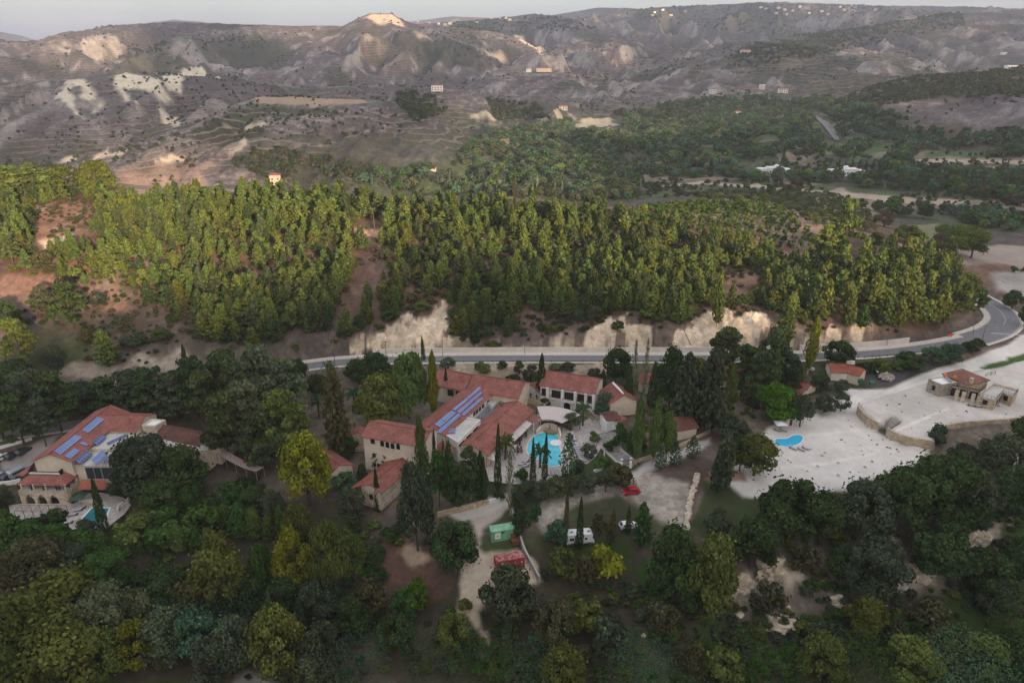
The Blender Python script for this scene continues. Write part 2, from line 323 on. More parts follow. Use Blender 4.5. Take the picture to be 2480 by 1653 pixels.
# old farm terraces: thin pale banks that follow the contours of the far slopes
sepp = n.new('ShaderNodeSeparateXYZ'); l.new(geo.outputs['Position'], sepp.inputs[0])
ln = n.new('ShaderNodeVectorMath'); ln.operation = 'LENGTH'; l.new(geo.outputs['Position'], ln.inputs[0])
def mth(op, a, b_=None):
    t = n.new('ShaderNodeMath'); t.operation = op
    for i_, v in enumerate((a, b_)):
        if v is None: continue
        if isinstance(v, (int, float)): t.inputs[i_].default_value = v
        else: l.new(v, t.inputs[i_])
    return t.outputs[0]
nE = noise(n, l, geo.outputs['Position'], 0.012, 5, 0.55); nF = noise(n, l, geo.outputs['Position'], 0.0045, 3, 0.5)
fr = mth('FRACT', mth('ADD', mth('MULTIPLY', sepp.outputs[2], 0.17), mth('MULTIPLY', nE.outputs['Fac'], 5.0)))
where = mth('MULTIPLY', mth('MULTIPLY', maprange(n, l, ln.outputs['Value'], 600, 760, 0, 1), maprange(n, l, nF.outputs['Fac'], 0.44, 0.52, 0, 1)), maprange(n, l, at.outputs['Alpha'], 0.25, 0.6, 0, 1))
c4 = mixc(n, l, 'MIX', mth('MULTIPLY', mth('MULTIPLY', maprange(n, l, fr, 0.76, 0.80, 0, 1), maprange(n, l, fr, 0.99, 0.93, 0, 1)), mth('MULTIPLY', where, 0.40)), c3, (0.33, 0.275, 0.22))
c5 = mixc(n, l, 'MIX', mth('MULTIPLY', mth('MULTIPLY', maprange(n, l, fr, 0.56, 0.62, 0, 1), maprange(n, l, fr, 0.76, 0.72, 0, 1)), mth('MULTIPLY', where, 0.45)), c4, (0.050, 0.048, 0.036))
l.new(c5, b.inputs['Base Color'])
bp = n.new('ShaderNodeBump'); bp.inputs['Strength'].default_value = 0.5; bp.inputs['Distance'].default_value = 1.2; l.new(nA.outputs['Fac'], bp.inputs['Height']); l.new(bp.outputs[0], b.inputs['Normal'])
# ------------------------------------------------------------------ the ground as one sheet
def polar(radii, angs):
    A, Rr = np.meshgrid(angs, radii); return Rr * np.sin(A), Rr * np.cos(A)
a_in = np.radians(np.arange(-47, 47.001, 0.085)); a_out = np.radians(np.arange(50, 311, 3.0))
angs = np.concatenate([a_in, a_out])
radii = np.concatenate([[12, 30, 50, 65], np.geomspace(75, 420, 330), np.geomspace(422, 5200, 340), np.geomspace(5260, 8300, 50)])
TX, TY = polar(radii, angs); TZ = H(TX, TY)
dist = np.hypot(TX, TY)
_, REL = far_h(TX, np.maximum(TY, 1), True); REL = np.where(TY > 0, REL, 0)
def hitpoly(pts):
    out = []
    for p in pts:
        g = ground_hit(*p)
        if g is not None: out.append((g.x, g.y) if hasattr(g, 'x') else (g[0], g[1]))
    return out
SOIL = np.zeros(TX.shape + (4,))
def lerp(mask, c, a=None):
    m = mask[..., None]; SOIL[..., :3] = SOIL[..., :3] * (1 - m) + np.array(c) * m
    if a is not None: SOIL[..., 3] = SOIL[..., 3] * (1 - mask) + a * mask
gzz, gyy = np.gradient(TZ)
# slope per metre
dr = np.gradient(radii)[:, None]; da = np.maximum(np.gradient(np.unwrap(angs))[None, :], 1e-4) * dist
slope = np.hypot(gzz / dr, gyy / da)
big = fbm(TX / 160, TY / 160, 5, 51); med = fbm(TX / 34, TY / 34, 5, 61); fine = fbm(TX / 8, TY / 8, 4, 71)
SOIL[..., :3] = (0.112, 0.090, 0.084); SOIL[..., 3] = 0.8
lerp(sstep(-0.3, 0.5, big + 0.5 * med), (0.140, 0.113, 0.103))
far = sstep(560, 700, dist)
# chalk scars on the steep far slopes, terraces and pale dry fields
lerp(far * sstep(0.15, 0.75, REL + 0.45 * med), (0.180, 0.149, 0.133), 0.65)  # paler spurs: relief shading painted into the soil colour
lerp(far * sstep(-0.05, -0.55, REL + 0.25 * med) * 0.85, (0.060, 0.056, 0.046), 1.0)  # darker gully floors: scrub, and painted shade to bring out the relief
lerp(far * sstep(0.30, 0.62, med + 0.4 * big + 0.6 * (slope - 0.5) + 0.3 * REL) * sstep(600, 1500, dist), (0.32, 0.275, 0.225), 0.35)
stepz = np.where(dist < 1400, 5.0, 11.0); fm = far[..., None]; SOIL[..., :3] *= 1 + fm * np.array([.04, .07, .18])  # far soil lightened and blued, haze painted into its colour
terr = np.abs(((TZ + 2.5 * big * 6) / stepz) % 1.0 - 0.5)
lerp(far * sstep(0.38, 0.48, terr) * sstep(-0.15, 0.2, fbm(TX / 260, TY / 260, 3, 91)) * sstep(.7, .25, slope) * 0.6, (0.42, 0.36, 0.29), 0.2)
lerp(far * sstep(0.22, 0.30, fbm(TX / 95, TY / 60, 2, 93)) * sstep(0.22, 0.12, slope) * 0.7, (0.29, 0.225, 0.165), 0.15)
lerp(far * sstep(0.15, 0.30, fbm(TX / 140, TY / 120, 4, 95)) * 0.75, (0.060, 0.062, 0.040), 1.0)
valley = sstep(480, 560, dist) * sstep(1500, 1000, dist) * sstep(22, 6, TZ) * sstep(-0.22, -0.08, TX / np.maximum(TY, 1))
lerp(valley * 0.8, (0.085, 0.094, 0.060), 0.8)
PXX, PYY = P(TX, TY, TZ)          # the green valley floor: orchards, woods and small fields
gv = polymask(TX, TY, hitpoly([(1075,400),(1150,345),(1230,300),(1400,285),(1560,262),(1760,235),(2000,240),(2110,262),(2180,320),(2480,330),(2700,400),(2700,560),(2300,560),(1900,470),(1400,490),(1000,480),(860,440)]), 25, 20, 40)
lerp(gv * 0.92, (0.085, 0.098, 0.060), 0.8)
lerp(gv * sstep(.02, .2, fbm(TX / 45, TY / 30, 3, 97)), (0.085, 0.115, 0.050), 0.5)
lerp(gv * sstep(.26, .32, fbm(TX / 70, TY / 40, 3, 98)) * .8, (0.25, 0.20, 0.145), 0.2)
lerp(far * sstep(.2, .45, fbm(TX / 200, TY / 120, 4, 99)) * sstep(.05, .2, TX / np.maximum(TY, 1)) * .75, (0.058, 0.062, 0.042), 1.0)
nearm = sstep(620, 520, dist)
# the wooded hill: reddish dry grass and scrub; lower slopes greyer
hillm = nearm * sstep(205, 240, TY) * sstep(1.0, 6.0, TZ)
lerp(hillm, (0.185, 0.115, 0.080), 0.55)
lerp(hillm * sstep(0.12, 0.3, med) * 0.8, (0.30, 0.235, 0.185), 0.25)
lerp(hillm * sstep(0.05, 0.35, fbm(TX / 17, TY / 17, 4, 33)) * 0.75, (0.085, 0.075, 0.045), 0.8)
fore = nearm * sstep(205, 150, TY) * sstep(0.0, -4.0, TZ)
lerp(fore, (0.058, 0.050, 0.034), 0.8)
lerp(fore * sstep(0.12, 0.35, med) * 0.7, (0.100, 0.080, 0.060), 0.5)
lerp(fore * sstep(0.15, 0.3, fbm(TX / 22, TY / 22, 3, 35)), (0.042, 0.066, 0.018), 0.2)
bench = nearm * sstep(-4.5, -1.5, TZ) * sstep(212, 205, TY) * sstep(120, 128, TY)
lerp(bench, (0.150, 0.120, 0.092), 0.6)
lerp(bench * sstep(0.0, 0.3, med), (0.058, 0.072, 0.030), 0.3)
def patch(pts, c, a=0.15, soft=1.0, wob=1.5, ws=8.0, level=None, k=1.0, seed=5):
    poly = PW(pts, level) if level is not None else hitpoly(pts)
    if len(poly) > 2: lerp(k * polymask(TX, TY, poly, soft, wob, ws, seed), c, a)
CHALK = (0.74, 0.60, 0.44)
WHITE = (0.63, 0.585, 0.53)
for q, kk in (([(1985,262),(2100,217),(2200,193),(2480,165),(2700,150),(2700,240),(2480,235),(2250,240),(2080,265)], .85), ([(1985,262),(2120,258),(2230,300),(2160,330),(2040,310)], .85), ([(2380,330),(2480,300),(2600,300),(2600,380),(2400,380)], .6)): patch(q, (0.055, 0.060, 0.038), 0.9, 10, 14, 30, k=kk)
for q, kk in (([(1500,28),(1700,13),(2100,13),(2340,32),(2200,72),(2000,96),(1850,88),(1650,62),(1560,52)], .75), ([(1770,137),(1830,104),(1960,97),(2200,62),(2330,38),(2340,62),(2100,112),(1900,152),(1780,162)], .7), ([(1090,58),(1230,43),(1350,43),(1450,70),(1300,86),(1150,76)], .6), ([(255,112),(420,102),(400,136),(280,142)], .75), ([(470,96),(640,88),(640,116),(480,126)], .75), ([(960,225),(1060,225),(1080,270),(1010,300),(960,250)], .8), ([(1180,242),(1300,252),(1330,288),(1200,292)], .85), ([(620,352),(780,382),(900,402),(900,432),(640,432),(560,402)], .7)): patch(q, (0.055, 0.060, 0.042), 1.0, 14, 20, 60, k=kk)
patch([(880,850),(905,834),(1000,828),(1090,824),(1180,830),(1300,822),(1480,815),(1660,816),(1800,812),(1960,812),(2060,806),(2125,815),(2120,848),(1700,850),(1300,850)], (0.60, 0.48, 0.35), 0.6, 0.6, 4.0, 4, k=.75)
for q in CUTS: patch(q, CHALK, 0.40, 0.4, 3.4, 4)
for q in CUTS: patch(q, (0.44, 0.34, 0.24), 0.6, 0.8, 3.6, 2.2, k=0.30, seed=9)
patch([(310,887),(328,855),(356,859),(388,866),(434,844),(469,855),(494,873),(458,890),(400,900)], (0.42,0.35,0.27), 0.5, 1.2, 3, 6)
patch([(130,905),(180,880),(280,890),(300,930),(270,945),(200,915)], (0.34,0.28,0.22), 0.6, 1.5, 3, 6)
patch([(92,583),(123,566),(134,552),(180,552),(176,573),(148,587),(116,603)], (0.62,0.49,0.33), 0.1, 0.8, 2, 6)
patch([(85,500),(150,485),(235,480),(230,540),(180,560),(100,580),(80,540)], (0.30,0.165,0.115), 0.4, 2, 4, 8, k=.8)
patch([(0,500),(30,510),(40,640),(150,680),(290,700),(310,760),(150,740),(0,720)], (0.26,0.15,0.11), 0.5, 3, 5, 8, k=.8)
patch([(855,550),(930,555),(925,572),(862,572)], (0.50,0.30,0.20), 0.2, 1, 2, 5)
patch([(920,480),(985,478),(985,500),(925,502)], (0.40,0.31,0.25), 0.1, 1, 2, 5)
patch([(850,590),(935,585),(945,640),(900,740),(850,760),(845,680)], (0.17,0.105,0.085), 0.6, 3, 4, 8, k=.8)
patch([(1170,570),(1230,600),(1260,625),(1200,640)], (0.30,0.17,0.12), 0.3, 2, 4, 6, k=.8)
patch([(1740,660),(1830,665),(1820,720),(1760,740)], (0.28,0.165,0.115), 0.3, 2, 4, 6, k=.8)
patch([(1860,600),(1960,615),(1985,640),(1960,650),(1880,622)], (0.36,0.21,0.14), 0.3, 1.5, 3, 6, k=.9)
# orchard floor, fields and tracks behind the hill
patch([(1690,500),(1900,470),(2000,520),(2000,600),(1930,600),(1800,560)], (0.24,0.175,0.14), 0.2, 2, 3, 8)
patch([(1955,470),(2040,455),(2130,510),(2090,540),(2000,545)], (0.33,0.27,0.20), 0.2, 2, 3, 8)
patch([(2150,585),(2200,612),(2320,640),(2440,640),(2600,690),(2600,600),(2420,592),(2380,600),(2300,600)], (0.33,0.27,0.225), 0.05, 2, 2, 10)
patch([(2400,660),(2600,650),(2600,760),(2480,720),(2420,700)], (0.36,0.33,0.30), 0.2, 2, 2, 8)
patch([(2200,545),(2270,540),(2280,575),(2240,590),(2200,575)], (0.20,0.20,0.11), 0.2, 2, 2, 8)
for q in ([(1970,460),(2320,484),(2340,492),(2180,492),(1985,470)], [(2100,478),(2330,490),(2300,497),(2120,485)], [(1600,450),(1700,438),(1830,446),(1970,458),(1970,466),(1830,455),(1700,446),(1610,455)], [(2215,385),(2330,386),(2460,388),(2600,400),(2600,404),(2420,394),(2220,396)], [(2395,402),(2480,410),(2560,415),(2560,420),(2480,417),(2400,408)]):
    patch(q, (0.42,0.33,0.255), 0.15, 1.5, 1.2, 10)
patch([(620,238),(640,232),(740,236),(880,242),(900,250),(760,256),(610,252)], (0.34,0.25,0.18), 0.02, 4, 3, 20)
patch([(560,265),(640,258),(790,262),(800,275),(640,280),(540,290)], (0.065,0.072,0.04), 0.6, 6, 10, 20)
patch([(440,330),(520,285),(600,300),(660,310),(600,345),(520,350)], (0.045,0.047,0.032), 0.9, 6, 10, 20)
patch([(545,305),(640,297),(650,303),(560,314)], (0.48,0.41,0.31), 0.1, 3, 4, 10)
patch([(555,372),(580,350),(590,335),(605,348),(575,368)], (0.46,0.39,0.30), 0.2, 3, 4, 10)
patch([(370,380),(450,376),(452,388),(372,391)], (0.60,0.47,0.33), 0.1, 2, 3, 8)
patch([(130,392),(180,378),(185,388),(140,396)], (0.58,0.46,0.34), 0.1, 2, 3, 8)
patch([(220,384),(260,360),(310,364),(300,374),(240,386)], (0.60,0.47,0.34), 0.1, 2, 3, 8)
patch([(310,400),(410,395),(520,395),(500,415),(430,470),(330,470),(290,430)], (0.26,0.185,0.15), 0.4, 4, 6, 15)
patch([(1080,900),(1090,878),(1250,880),(1300,882),(1480,880),(1480,905),(1300,915),(1180,912)], (0.40,0.32,0.24), 0.5, 1.0, 2.0, 4)
# white scars of the near brown hill, upper left
for q in ([(140,232),(160,192),(205,192),(232,222),(228,245),(205,235),(180,205),(165,225),(205,290),(175,270)], [(262,182),(320,180),(370,190),(392,188),(400,210),(420,245),(380,225),(360,215),(330,215),(300,215),(335,260),(290,230)], [(392,186),(478,184),(440,230),(420,215),(405,230)], [(215,262),(245,250),(230,275)], [(385,255),(425,285),(440,305),(400,295)], [(430,180),(465,160),(500,175),(530,190)]):
    patch(q, (0.62,0.54,0.41), 0.15, 4, 9, 22)
patch([(1972,280),(1985,278),(2010,310),(2036,338),(2030,345),(2018,342),(1995,312)], (0.10, 0.085, 0.06), 0.6, 4, 3, 10)
# pale places farther off
for q in ([(1395,292),(1470,284),(1490,290),(1445,304)], [(1390,300),(1480,296),(1500,304),(1400,310)], [(1300,287),(1370,283),(1390,292),(1310,296)], [(1370,262),(1385,280),(1400,300),(1375,275)], [(1130,275),(1200,288),(1200,296),(1140,284)]):
    patch(q, (0.42,0.36,0.26), 0.1, 3, 4, 12)
for q in ([(870,45),(900,34),(960,36),(975,52),(985,68),(930,62)], [(1000,78),(1030,84),(1045,100),(1010,92)], [(1240,84),(1270,92),(1310,116),(1325,132),(1300,122),(1262,100)], [(1170,120),(1210,118),(1240,150),(1200,140)]):
    patch(q, (0.66,0.49,0.34), 0.1, 8, 10, 40)
patch([(2050,392),(2120,345),(2180,352),(2120,372),(2090,392)], (0.085,0.13,0.045), 0.1, 5, 5, 15)
patch([(2240,368),(2380,362),(2400,378),(2240,380)], (0.080,0.115,0.045), 0.2, 4, 5, 15)
patch([(2180,318),(2300,300),(2420,345),(2380,362),(2200,350)], (0.125,0.095,0.072), 0.7, 6, 6, 15)
# gravel yards and lanes of the hotel
patch([(1720,1150),(1790,1110),(1826,1100),(1846,1060),(1850,1045),(1900,1010),(1960,1000),(2000,975),(2083,976),(2100,1030),(2180,1075),(2262,1084),(2240,1110),(2140,1150),(2050,1185),(1930,1190),(1800,1200)], WHITE, 0.05, 0.8, 0.8, 4, 0.0)
lerp(polymask(TX, TY, TERR_UP, 0.5, 0.3, 4), (0.545, 0.50, 0.445), 0.08)
patch([(1700,1165),(1740,1140),(1800,1140),(1810,1165),(1740,1172)], (0.26,0.12,0.075), 0.05, 0.8, 1.0, 4, 0.0, k=.8)
patch([(2040,930),(2150,935),(2270,893),(2400,852),(2440,838),(2470,815),(2620,800),(2620,880),(2480,872),(2400,890),(2290,915),(2200,940),(2110,975),(2030,985),(1985,985),(2060,950)], (0.68,0.635,0.575), 0.0, 0.8, 0.6, 4, 2.0)
patch([(1960,985),(2010,960),(2050,975),(1990,1010)], (0.42,0.39,0.37), 0.05, 0.8, 0.8, 4, 0.6)
patch([(2090,905),(2170,895),(2330,858),(2420,838),(2400,850),(2270,892),(2150,930),(2105,930)], (0.085,0.080,0.078), 0.1, 0.8, 0.8, 4, 1.8)
patch([(2290,870),(2420,838),(2425,842),(2300,878)], (0.22,0.14,0.10), 0.3, 0.8, 1.0, 4, 2.2)
patch([(2380,885),(2480,850),(2520,850),(2500,862),(2400,895)], (0.07,0.115,0.03), 0.3, 0.8, 1.5, 4, 2.3)
patch([(1078,1240),(1100,1228),(1230,1192),(1243,1225),(1215,1240),(1200,1262),(1170,1280),(1160,1330),(1180,1360),(1130,1420),(1120,1440),(1130,1380),(1160,1310),(1140,1260)], (0.46,0.40,0.33), 0.15, 0.8, 1.2, 4)
patch([(1080,1245),(1235,1195),(1243,1218),(1170,1245),(1120,1262)], (0.54,0.50,0.45), 0.0, 0.8, 0.8, 4)
patch([(1160,1360),(1250,1330),(1300,1370),(1230,1400),(1150,1420)], (0.48,0.39,0.29), 0.25, 0.8, 1.6, 4)
patch([(1130,1365),(1160,1370),(1140,1440),(1170,1530),(1130,1480),(1118,1420)], (0.42,0.34,0.26), 0.3, 0.8, 1.6, 4)
patch([(1300,1230),(1340,1205),(1500,1165),(1525,1150),(1600,1130),(1680,1140),(1690,1200),(1665,1280),(1620,1275),(1560,1240),(1500,1200),(1400,1225),(1320,1290),(1295,1270)], (0.35,0.305,0.255), 0.55, 1.0, 1.8, 4)
patch([(1400,1215),(1500,1200),(1560,1230),(1560,1290),(1450,1310),(1400,1260)], (0.060,0.062,0.035), 0.4, 1.2, 2.0, 4, k=.85)
patch([(1560,1140),(1700,1105),(1720,1120),(1690,1200),(1680,1250),(1670,1170)], (0.105,0.070,0.058), 0.3, 1.0, 1.4, 4, k=.9)
patch([(1525,1148),(1560,1122),(1640,1088),(1720,1060),(1722,1075),(1660,1108),(1580,1140),(1530,1162)], (0.46,0.43,0.395), 0.05, 0.8, 0.6, 4, 0.0)
patch([(1530,1390),(1560,1350),(1600,1390),(1620,1460),(1580,1470)], (0.035,0.085,0.012), 0.1, 1.0, 2.0, 4, k=.8)
patch([(940,1330),(1010,1320),(1050,1370),(1000,1420),(930,1430)], (0.145,0.080,0.060), 0.4, 1.0, 2.0, 4, k=.9)
patch([(950,1345),(1000,1325),(1030,1345),(980,1365)], (0.36,0.28,0.20), 0.3, 1.0, 2.0, 4, k=.8)
patch([(1720,1390),(1790,1350),(1960,1310),(2060,1380),(2160,1340),(2400,1260),(2440,1320),(2300,1420),(2150,1470),(2000,1500),(1900,1540),(1760,1500)], (0.165, 0.135, 0.108), 0.5, 2.0, 3.0, 5, k=.9)
patch([(1740,1440),(1800,1400),(1900,1345),(1960,1400),(1880,1440),(1790,1470)], (0.36, 0.305, 0.24), 0.4, 1.0, 3.0, 3, k=.8)
patch([(2120,1440),(2160,1370),(2290,1360),(2290,1410),(2170,1450)], (0.36, 0.305, 0.24), 0.4, 1.0, 3.0, 3, k=.8)
patch([(2300,1340),(2360,1290),(2440,1250),(2420,1310),(2340,1350)], (0.36, 0.305, 0.24), 0.4, 1.0, 3.0, 3, k=.8)
for q in ([(1950,1052),(2060,1040),(2140,1034),(2140,1039),(2060,1046),(1950,1058)], [(2165,1040),(2260,1000),(2300,985),(2300,990),(2262,1006),(2170,1046)], [(1880,1130),(1990,1120),(2120,1095),(2120,1100),(1990,1126),(1880,1136)]): patch(q, (0.74, 0.69, 0.62), 0.0, 0.4, 0.3, 4, 0.0 if q[0][0] != 2165 else 2.5, k=.7)
for q in ([(2090,968),(2200,925),(2330,885),(2332,888),(2202,929),(2094,972)], [(2085,960),(2190,918),(2320,878),(2321,880),(2192,921),(2087,963)]): patch(q, (0.55, 0.52, 0.48), 0.0, 0.4, 0.3, 4, 2.0, k=.5)
patch([(1110,1362),(1180,1352),(1195,1400),(1168,1450),(1162,1520),(1190,1560),(1118,1500),(1103,1430)], (0.50, 0.41, 0.31), 0.25, 0.8, 1.8, 4)
patch([(1250,1335),(1305,1372),(1320,1410),(1270,1415),(1225,1385)], (0.50, 0.41, 0.31), 0.25, 0.8, 1.8, 4)
patch([(925,1335),(1010,1318),(1062,1360),(1075,1420),(1020,1440),(940,1440)], (0.155, 0.085, 0.062), 0.5, 2.0, 5.0, 5, k=.7)
patch([(960,1340),(1010,1322),(1040,1345),(985,1365)], (0.42, 0.31, 0.22), 0.3, 0.8, 2.0, 4, k=.9)
# chalk outcrops of the near bluff
for q in ([(1755,1430),(1790,1380),(1835,1375),(1825,1420),(1790,1450),(1760,1450)], [(1840,1360),(1900,1340),(1905,1380),(1945,1390),(1910,1405),(1895,1380),(1860,1365)], [(2130,1430),(2160,1385),(2175,1410),(2150,1450)], [(2190,1375),(2240,1385),(2270,1395),(2240,1405),(2190,1400)], [(2330,1320),(2370,1300),(2400,1290),(2370,1310),(2345,1330)], [(1840,1510),(1900,1500),(1930,1500),(1890,1520)], [(2440,1180),(2470,1100),(2500,1150),(2470,1210)], [(2110,1300),(2170,1290),(2180,1310),(2130,1330)], [(2010,1440),(2050,1455),(2030,1465)]):
    patch(q, (0.52,0.44,0.34), 0.2, 0.8, 1.4, 3)
patch([(0,1110),(60,1090),(110,1060),(140,1055),(110,1110),(60,1140),(0,1140)], (0.33,0.30,0.28), 0.05, 0.8, 0.8, 4)
patch([(560,1653),(600,1625),(680,1653),(660,1670),(560,1670)], (0.25,0.24,0.23), 0.2, 0.8, 1.0, 4)
jit = 0.06 * fine + 0.04 * fbm(TX / 2.2, TY / 2.2, 3, 81)
SOIL[..., :3] = np.clip(SOIL[..., :3] * (1 + jit[..., None] * 1.5), 0.005, 0.9)
def grid_mesh(name, X, Y, Z, wrap, attr=None):
    nr, na = X.shape
    me = bpy.data.meshes.new(name)
    idx = np.arange(nr * na).reshape(nr, na)
    nxt = np.roll(idx, -1, axis=1) if wrap else idx[:, 1:]
    cur = idx if wrap else idx[:, :-1]
    f = np.stack([cur[:-1], cur[1:], nxt[1:], nxt[:-1]], -1).reshape(-1, 4)
    me.vertices.add(nr * na); me.vertices.foreach_set('co', np.stack([X, Y, Z], -1).astype(np.float32).ravel())
    me.loops.add(f.size); me.loops.foreach_set('vertex_index', f.astype(np.int32).ravel())
    me.polygons.add(len(f)); me.polygons.foreach_set('loop_start', np.arange(0, f.size, 4, dtype=np.int32))
    me.polygons.foreach_set('use_smooth', np.ones(len(f), bool))
    me.update(); me.validate()
    if attr is not None:
        a = me.color_attributes.new(attr[0], 'FLOAT_COLOR', 'POINT'); a.data.foreach_set('color', attr[1].astype(np.float32).ravel())
    return me
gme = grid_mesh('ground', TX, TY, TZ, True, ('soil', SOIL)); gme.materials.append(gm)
# close the hole under the camera
bm = bmesh.new(); bm.from_mesh(gme); bm.verts.ensure_lookup_table()
try: bm.faces.new([bm.verts[i] for i in range(len(angs))][::-1])
except Exception: pass
bm.to_mesh(gme); bm.free()
go = bpy.data.objects.new('ground', gme); col.objects.link(go); go['kind'] = 'structure'

# ------------------------------------------------------------------ unseen cloud puffs added behind the camera to block sun, gaps aimed at lit spots
def sun_block_clouds():
    bm = bmesh.new(); rs = random.Random(5); from mathutils import noise as mn
    ce, se, ca, sa = math.cos(SUN_EL), math.sin(SUN_EL), math.cos(SUN_AZ), math.sin(SUN_AZ); DB = 5200.0
    GAPS = [(640, 640, 170, 60), (1150, 500, 60, 45)]
    for s_ in range(-3600, 5200, 150):
        for t_ in range(235, 1500, 110):
            s = s_ + rs.uniform(-40, 40); t = t_ + rs.uniform(-30, 30)
            if rs.random() < .42 and t > 330: continue
            if any(abs(s - g[0]) < g[2] + 95 and abs(t - g[1]) < g[3] + 75 for g in GAPS): continue
            z = (t + DB * se) / ce; D = -DB + rs.uniform(-120, 120); x = s * ca - D * sa; y = s * sa + D * ca
            b0 = len(bm.verts); bmesh.ops.create_icosphere(bm, subdivisions=2, radius=1.0, matrix=Matrix.Translation((x, y, z)) @ Matrix.Diagonal((rs.uniform(105, 150), rs.uniform(90, 140), rs.uniform(75, 100), 1)))
    me = bpy.data.meshes.new('sun_blocker'); bm.to_mesh(me); bm.free(); me.materials.append(simple('blocker_white', (.80, .80, .82), 1.0, .03, .01)); o = bpy.data.objects.new('sun_blocker', me); col.objects.link(o); o['kind'] = 'stuff'
sun_block_clouds()
# ------------------------------------------------------------------ building blocks
LOC = {}
def wloc(o): return LOC.get(o.name, Vector((0, 0, 0))) if o is not None else Vector((0, 0, 0))
class MB:
    def __init__(s): s.v = []; s.f = []
    def poly(s, pts):
        i = len(s.v); s.v += [Vector(p) for p in pts]; s.f.append(tuple(range(i, i + len(pts)))); return s
    def prism(s, top, bot):
        n = len(top); s.poly(top); s.poly(list(bot)[::-1])
        for k in range(n): s.poly([top[k], bot[k], bot[(k + 1) % n], top[(k + 1) % n]])
        return s
    def flat(s, pts, z1, z0):
        pts = [Vector((p[0], p[1], 0)) for p in pts]
        a = sum(pts[i].x * pts[(i + 1) % len(pts)].y - pts[(i + 1) % len(pts)].x * pts[i].y for i in range(len(pts)))
        if a < 0: pts = pts[::-1]
        return s.prism([Vector((p.x, p.y, z1)) for p in pts], [Vector((p.x, p.y, z0)) for p in pts])
    def slab(s, pts, t):
        pts = [Vector(p) for p in pts]
        n = (pts[1] - pts[0]).cross(pts[2] - pts[0])
        if n.z < 0: pts = pts[::-1]
        return s.prism(pts, [p - Vector((0, 0, t)) for p in pts])
    def box(s, c, size, rz=0.0, M=None):
        hx, hy, hz = size[0] / 2, size[1] / 2, size[2] / 2; cs, sn = math.cos(rz), math.sin(rz); P_ = []
        for z in (hz, -hz):
            for x, y in ((-hx, -hy), (hx, -hy), (hx, hy), (-hx, hy)):
                P_.append(Vector((c[0] + x * cs - y * sn, c[1] + x * sn + y * cs, c[2] + z)))
        return s.prism(P_[:4], P_[4:])
    def tube(s, a, b, r0, r1=None, n=6, cap=True):
        a = Vector(a); b = Vector(b); r1 = r0 if r1 is None else r1
        d = (b - a).normalized(); u = d.orthogonal().normalized(); w = d.cross(u)
        A = [a + (u * math.cos(2 * math.pi * k / n) + w * math.sin(2 * math.pi * k / n)) * r0 for k in range(n)]
        B = [b + (u * math.cos(2 * math.pi * k / n) + w * math.sin(2 * math.pi * k / n)) * r1 for k in range(n)]
        i = len(s.v); s.v += A + B
        for k in range(n): s.f.append((i + k, i + (k + 1) % n, i + n + (k + 1) % n, i + n + k))
        if cap: s.f.append(tuple(range(i + n, i + 2 * n))); s.f.append(tuple(range(i + n - 1, i - 1, -1)))
        return s
    def lathe(s, c, prof, n=12):
        c = Vector(c); i = len(s.v)
        for r, z in prof:
            for k in range(n): s.v.append(c + Vector((r * math.cos(2 * math.pi * k / n), r * math.sin(2 * math.pi * k / n), z)))
        for j in range(len(prof) - 1):
            for k in range(n): s.f.append((i + j * n + k, i + j * n + (k + 1) % n, i + (j + 1) * n + (k + 1) % n, i + (j + 1) * n + k))
        s.f.append(tuple(range(i + n - 1, i - 1, -1))); s.f.append(tuple(range(i + (len(prof) - 1) * n, i + len(prof) * n))); return s
    def mesh(s, name, mat, off=Vector((0, 0, 0)), smooth=False):
        me = bpy.data.meshes.new(name); me.from_pydata([tuple(v - off) for v in s.v], [], s.f); me.update()
        if mat is not None: me.materials.append(MATS[mat] if isinstance(mat, str) else mat)
        uvl = me.uv_layers.new(name='metres')          # u along the horizontal of each face, v up its slope, in metres
        for p in me.polygons:
            nn = p.normal; u = Vector((0, 0, 1)).cross(nn)
            u = u.normalized() if u.length > 1e-4 else Vector((1, 0, 0)); vv = nn.cross(u)
            for li in p.loop_indices:
                c = me.vertices[me.loops[li].vertex_index].co; uvl.data[li].uv = (c.dot(u), c.dot(vv))
            p.use_smooth = smooth
        return me
    def build(s, name, mat, parent=None, smooth=False, label=None):
        off = wloc(parent)
        o = bpy.data.objects.new(name, s.mesh(name, mat, off, smooth)); col.objects.link(o)
        if parent is not None: o.parent = parent; LOC[o.name] = off
        if label: o['label'] = label
        return o
def tag(o, label=None, cat=None, group=None, kind=None):
    if label: o['label'] = label
    if cat: o['category'] = cat
    if group: o['group'] = group
    if kind: o['kind'] = kind
    return o
def thing(name, label, cat, loc=(0, 0, 0), group=None, rz=0.0):
    o = bpy.data.objects.new(name, None); o.empty_display_size = 0.5; col.objects.link(o); o.location = loc; o.rotation_euler.z = rz
    LOC[o.name] = Vector(loc); return tag(o, label, cat, group)
def local(name, label, cat, loc, rz=0.0, group=None):     # an Empty whose parts are modelled in its own frame
    o = thing(name, label, cat, loc, group, rz); LOC[o.name] = Vector((0, 0, 0)); return o
def copy_thing(src, loc=None, rz=None, label=None, group=None, scale=None):
    c = src.copy(); col.objects.link(c)
    if loc is not None: c.location = loc
    if rz is not None: c.rotation_euler.z = rz
    if scale is not None: c.scale = (scale, scale, scale) if isinstance(scale, (int, float)) else scale
    if label: c['label'] = label
    if group: c['group'] = group
    for ch in src.children:
        d = ch.copy(); col.objects.link(d); d.parent = c
        for g in ch.children:
            e = g.copy(); col.objects.link(e); e.parent = d
    return c
def V(p, z): return Vector((p[0], p[1], z))
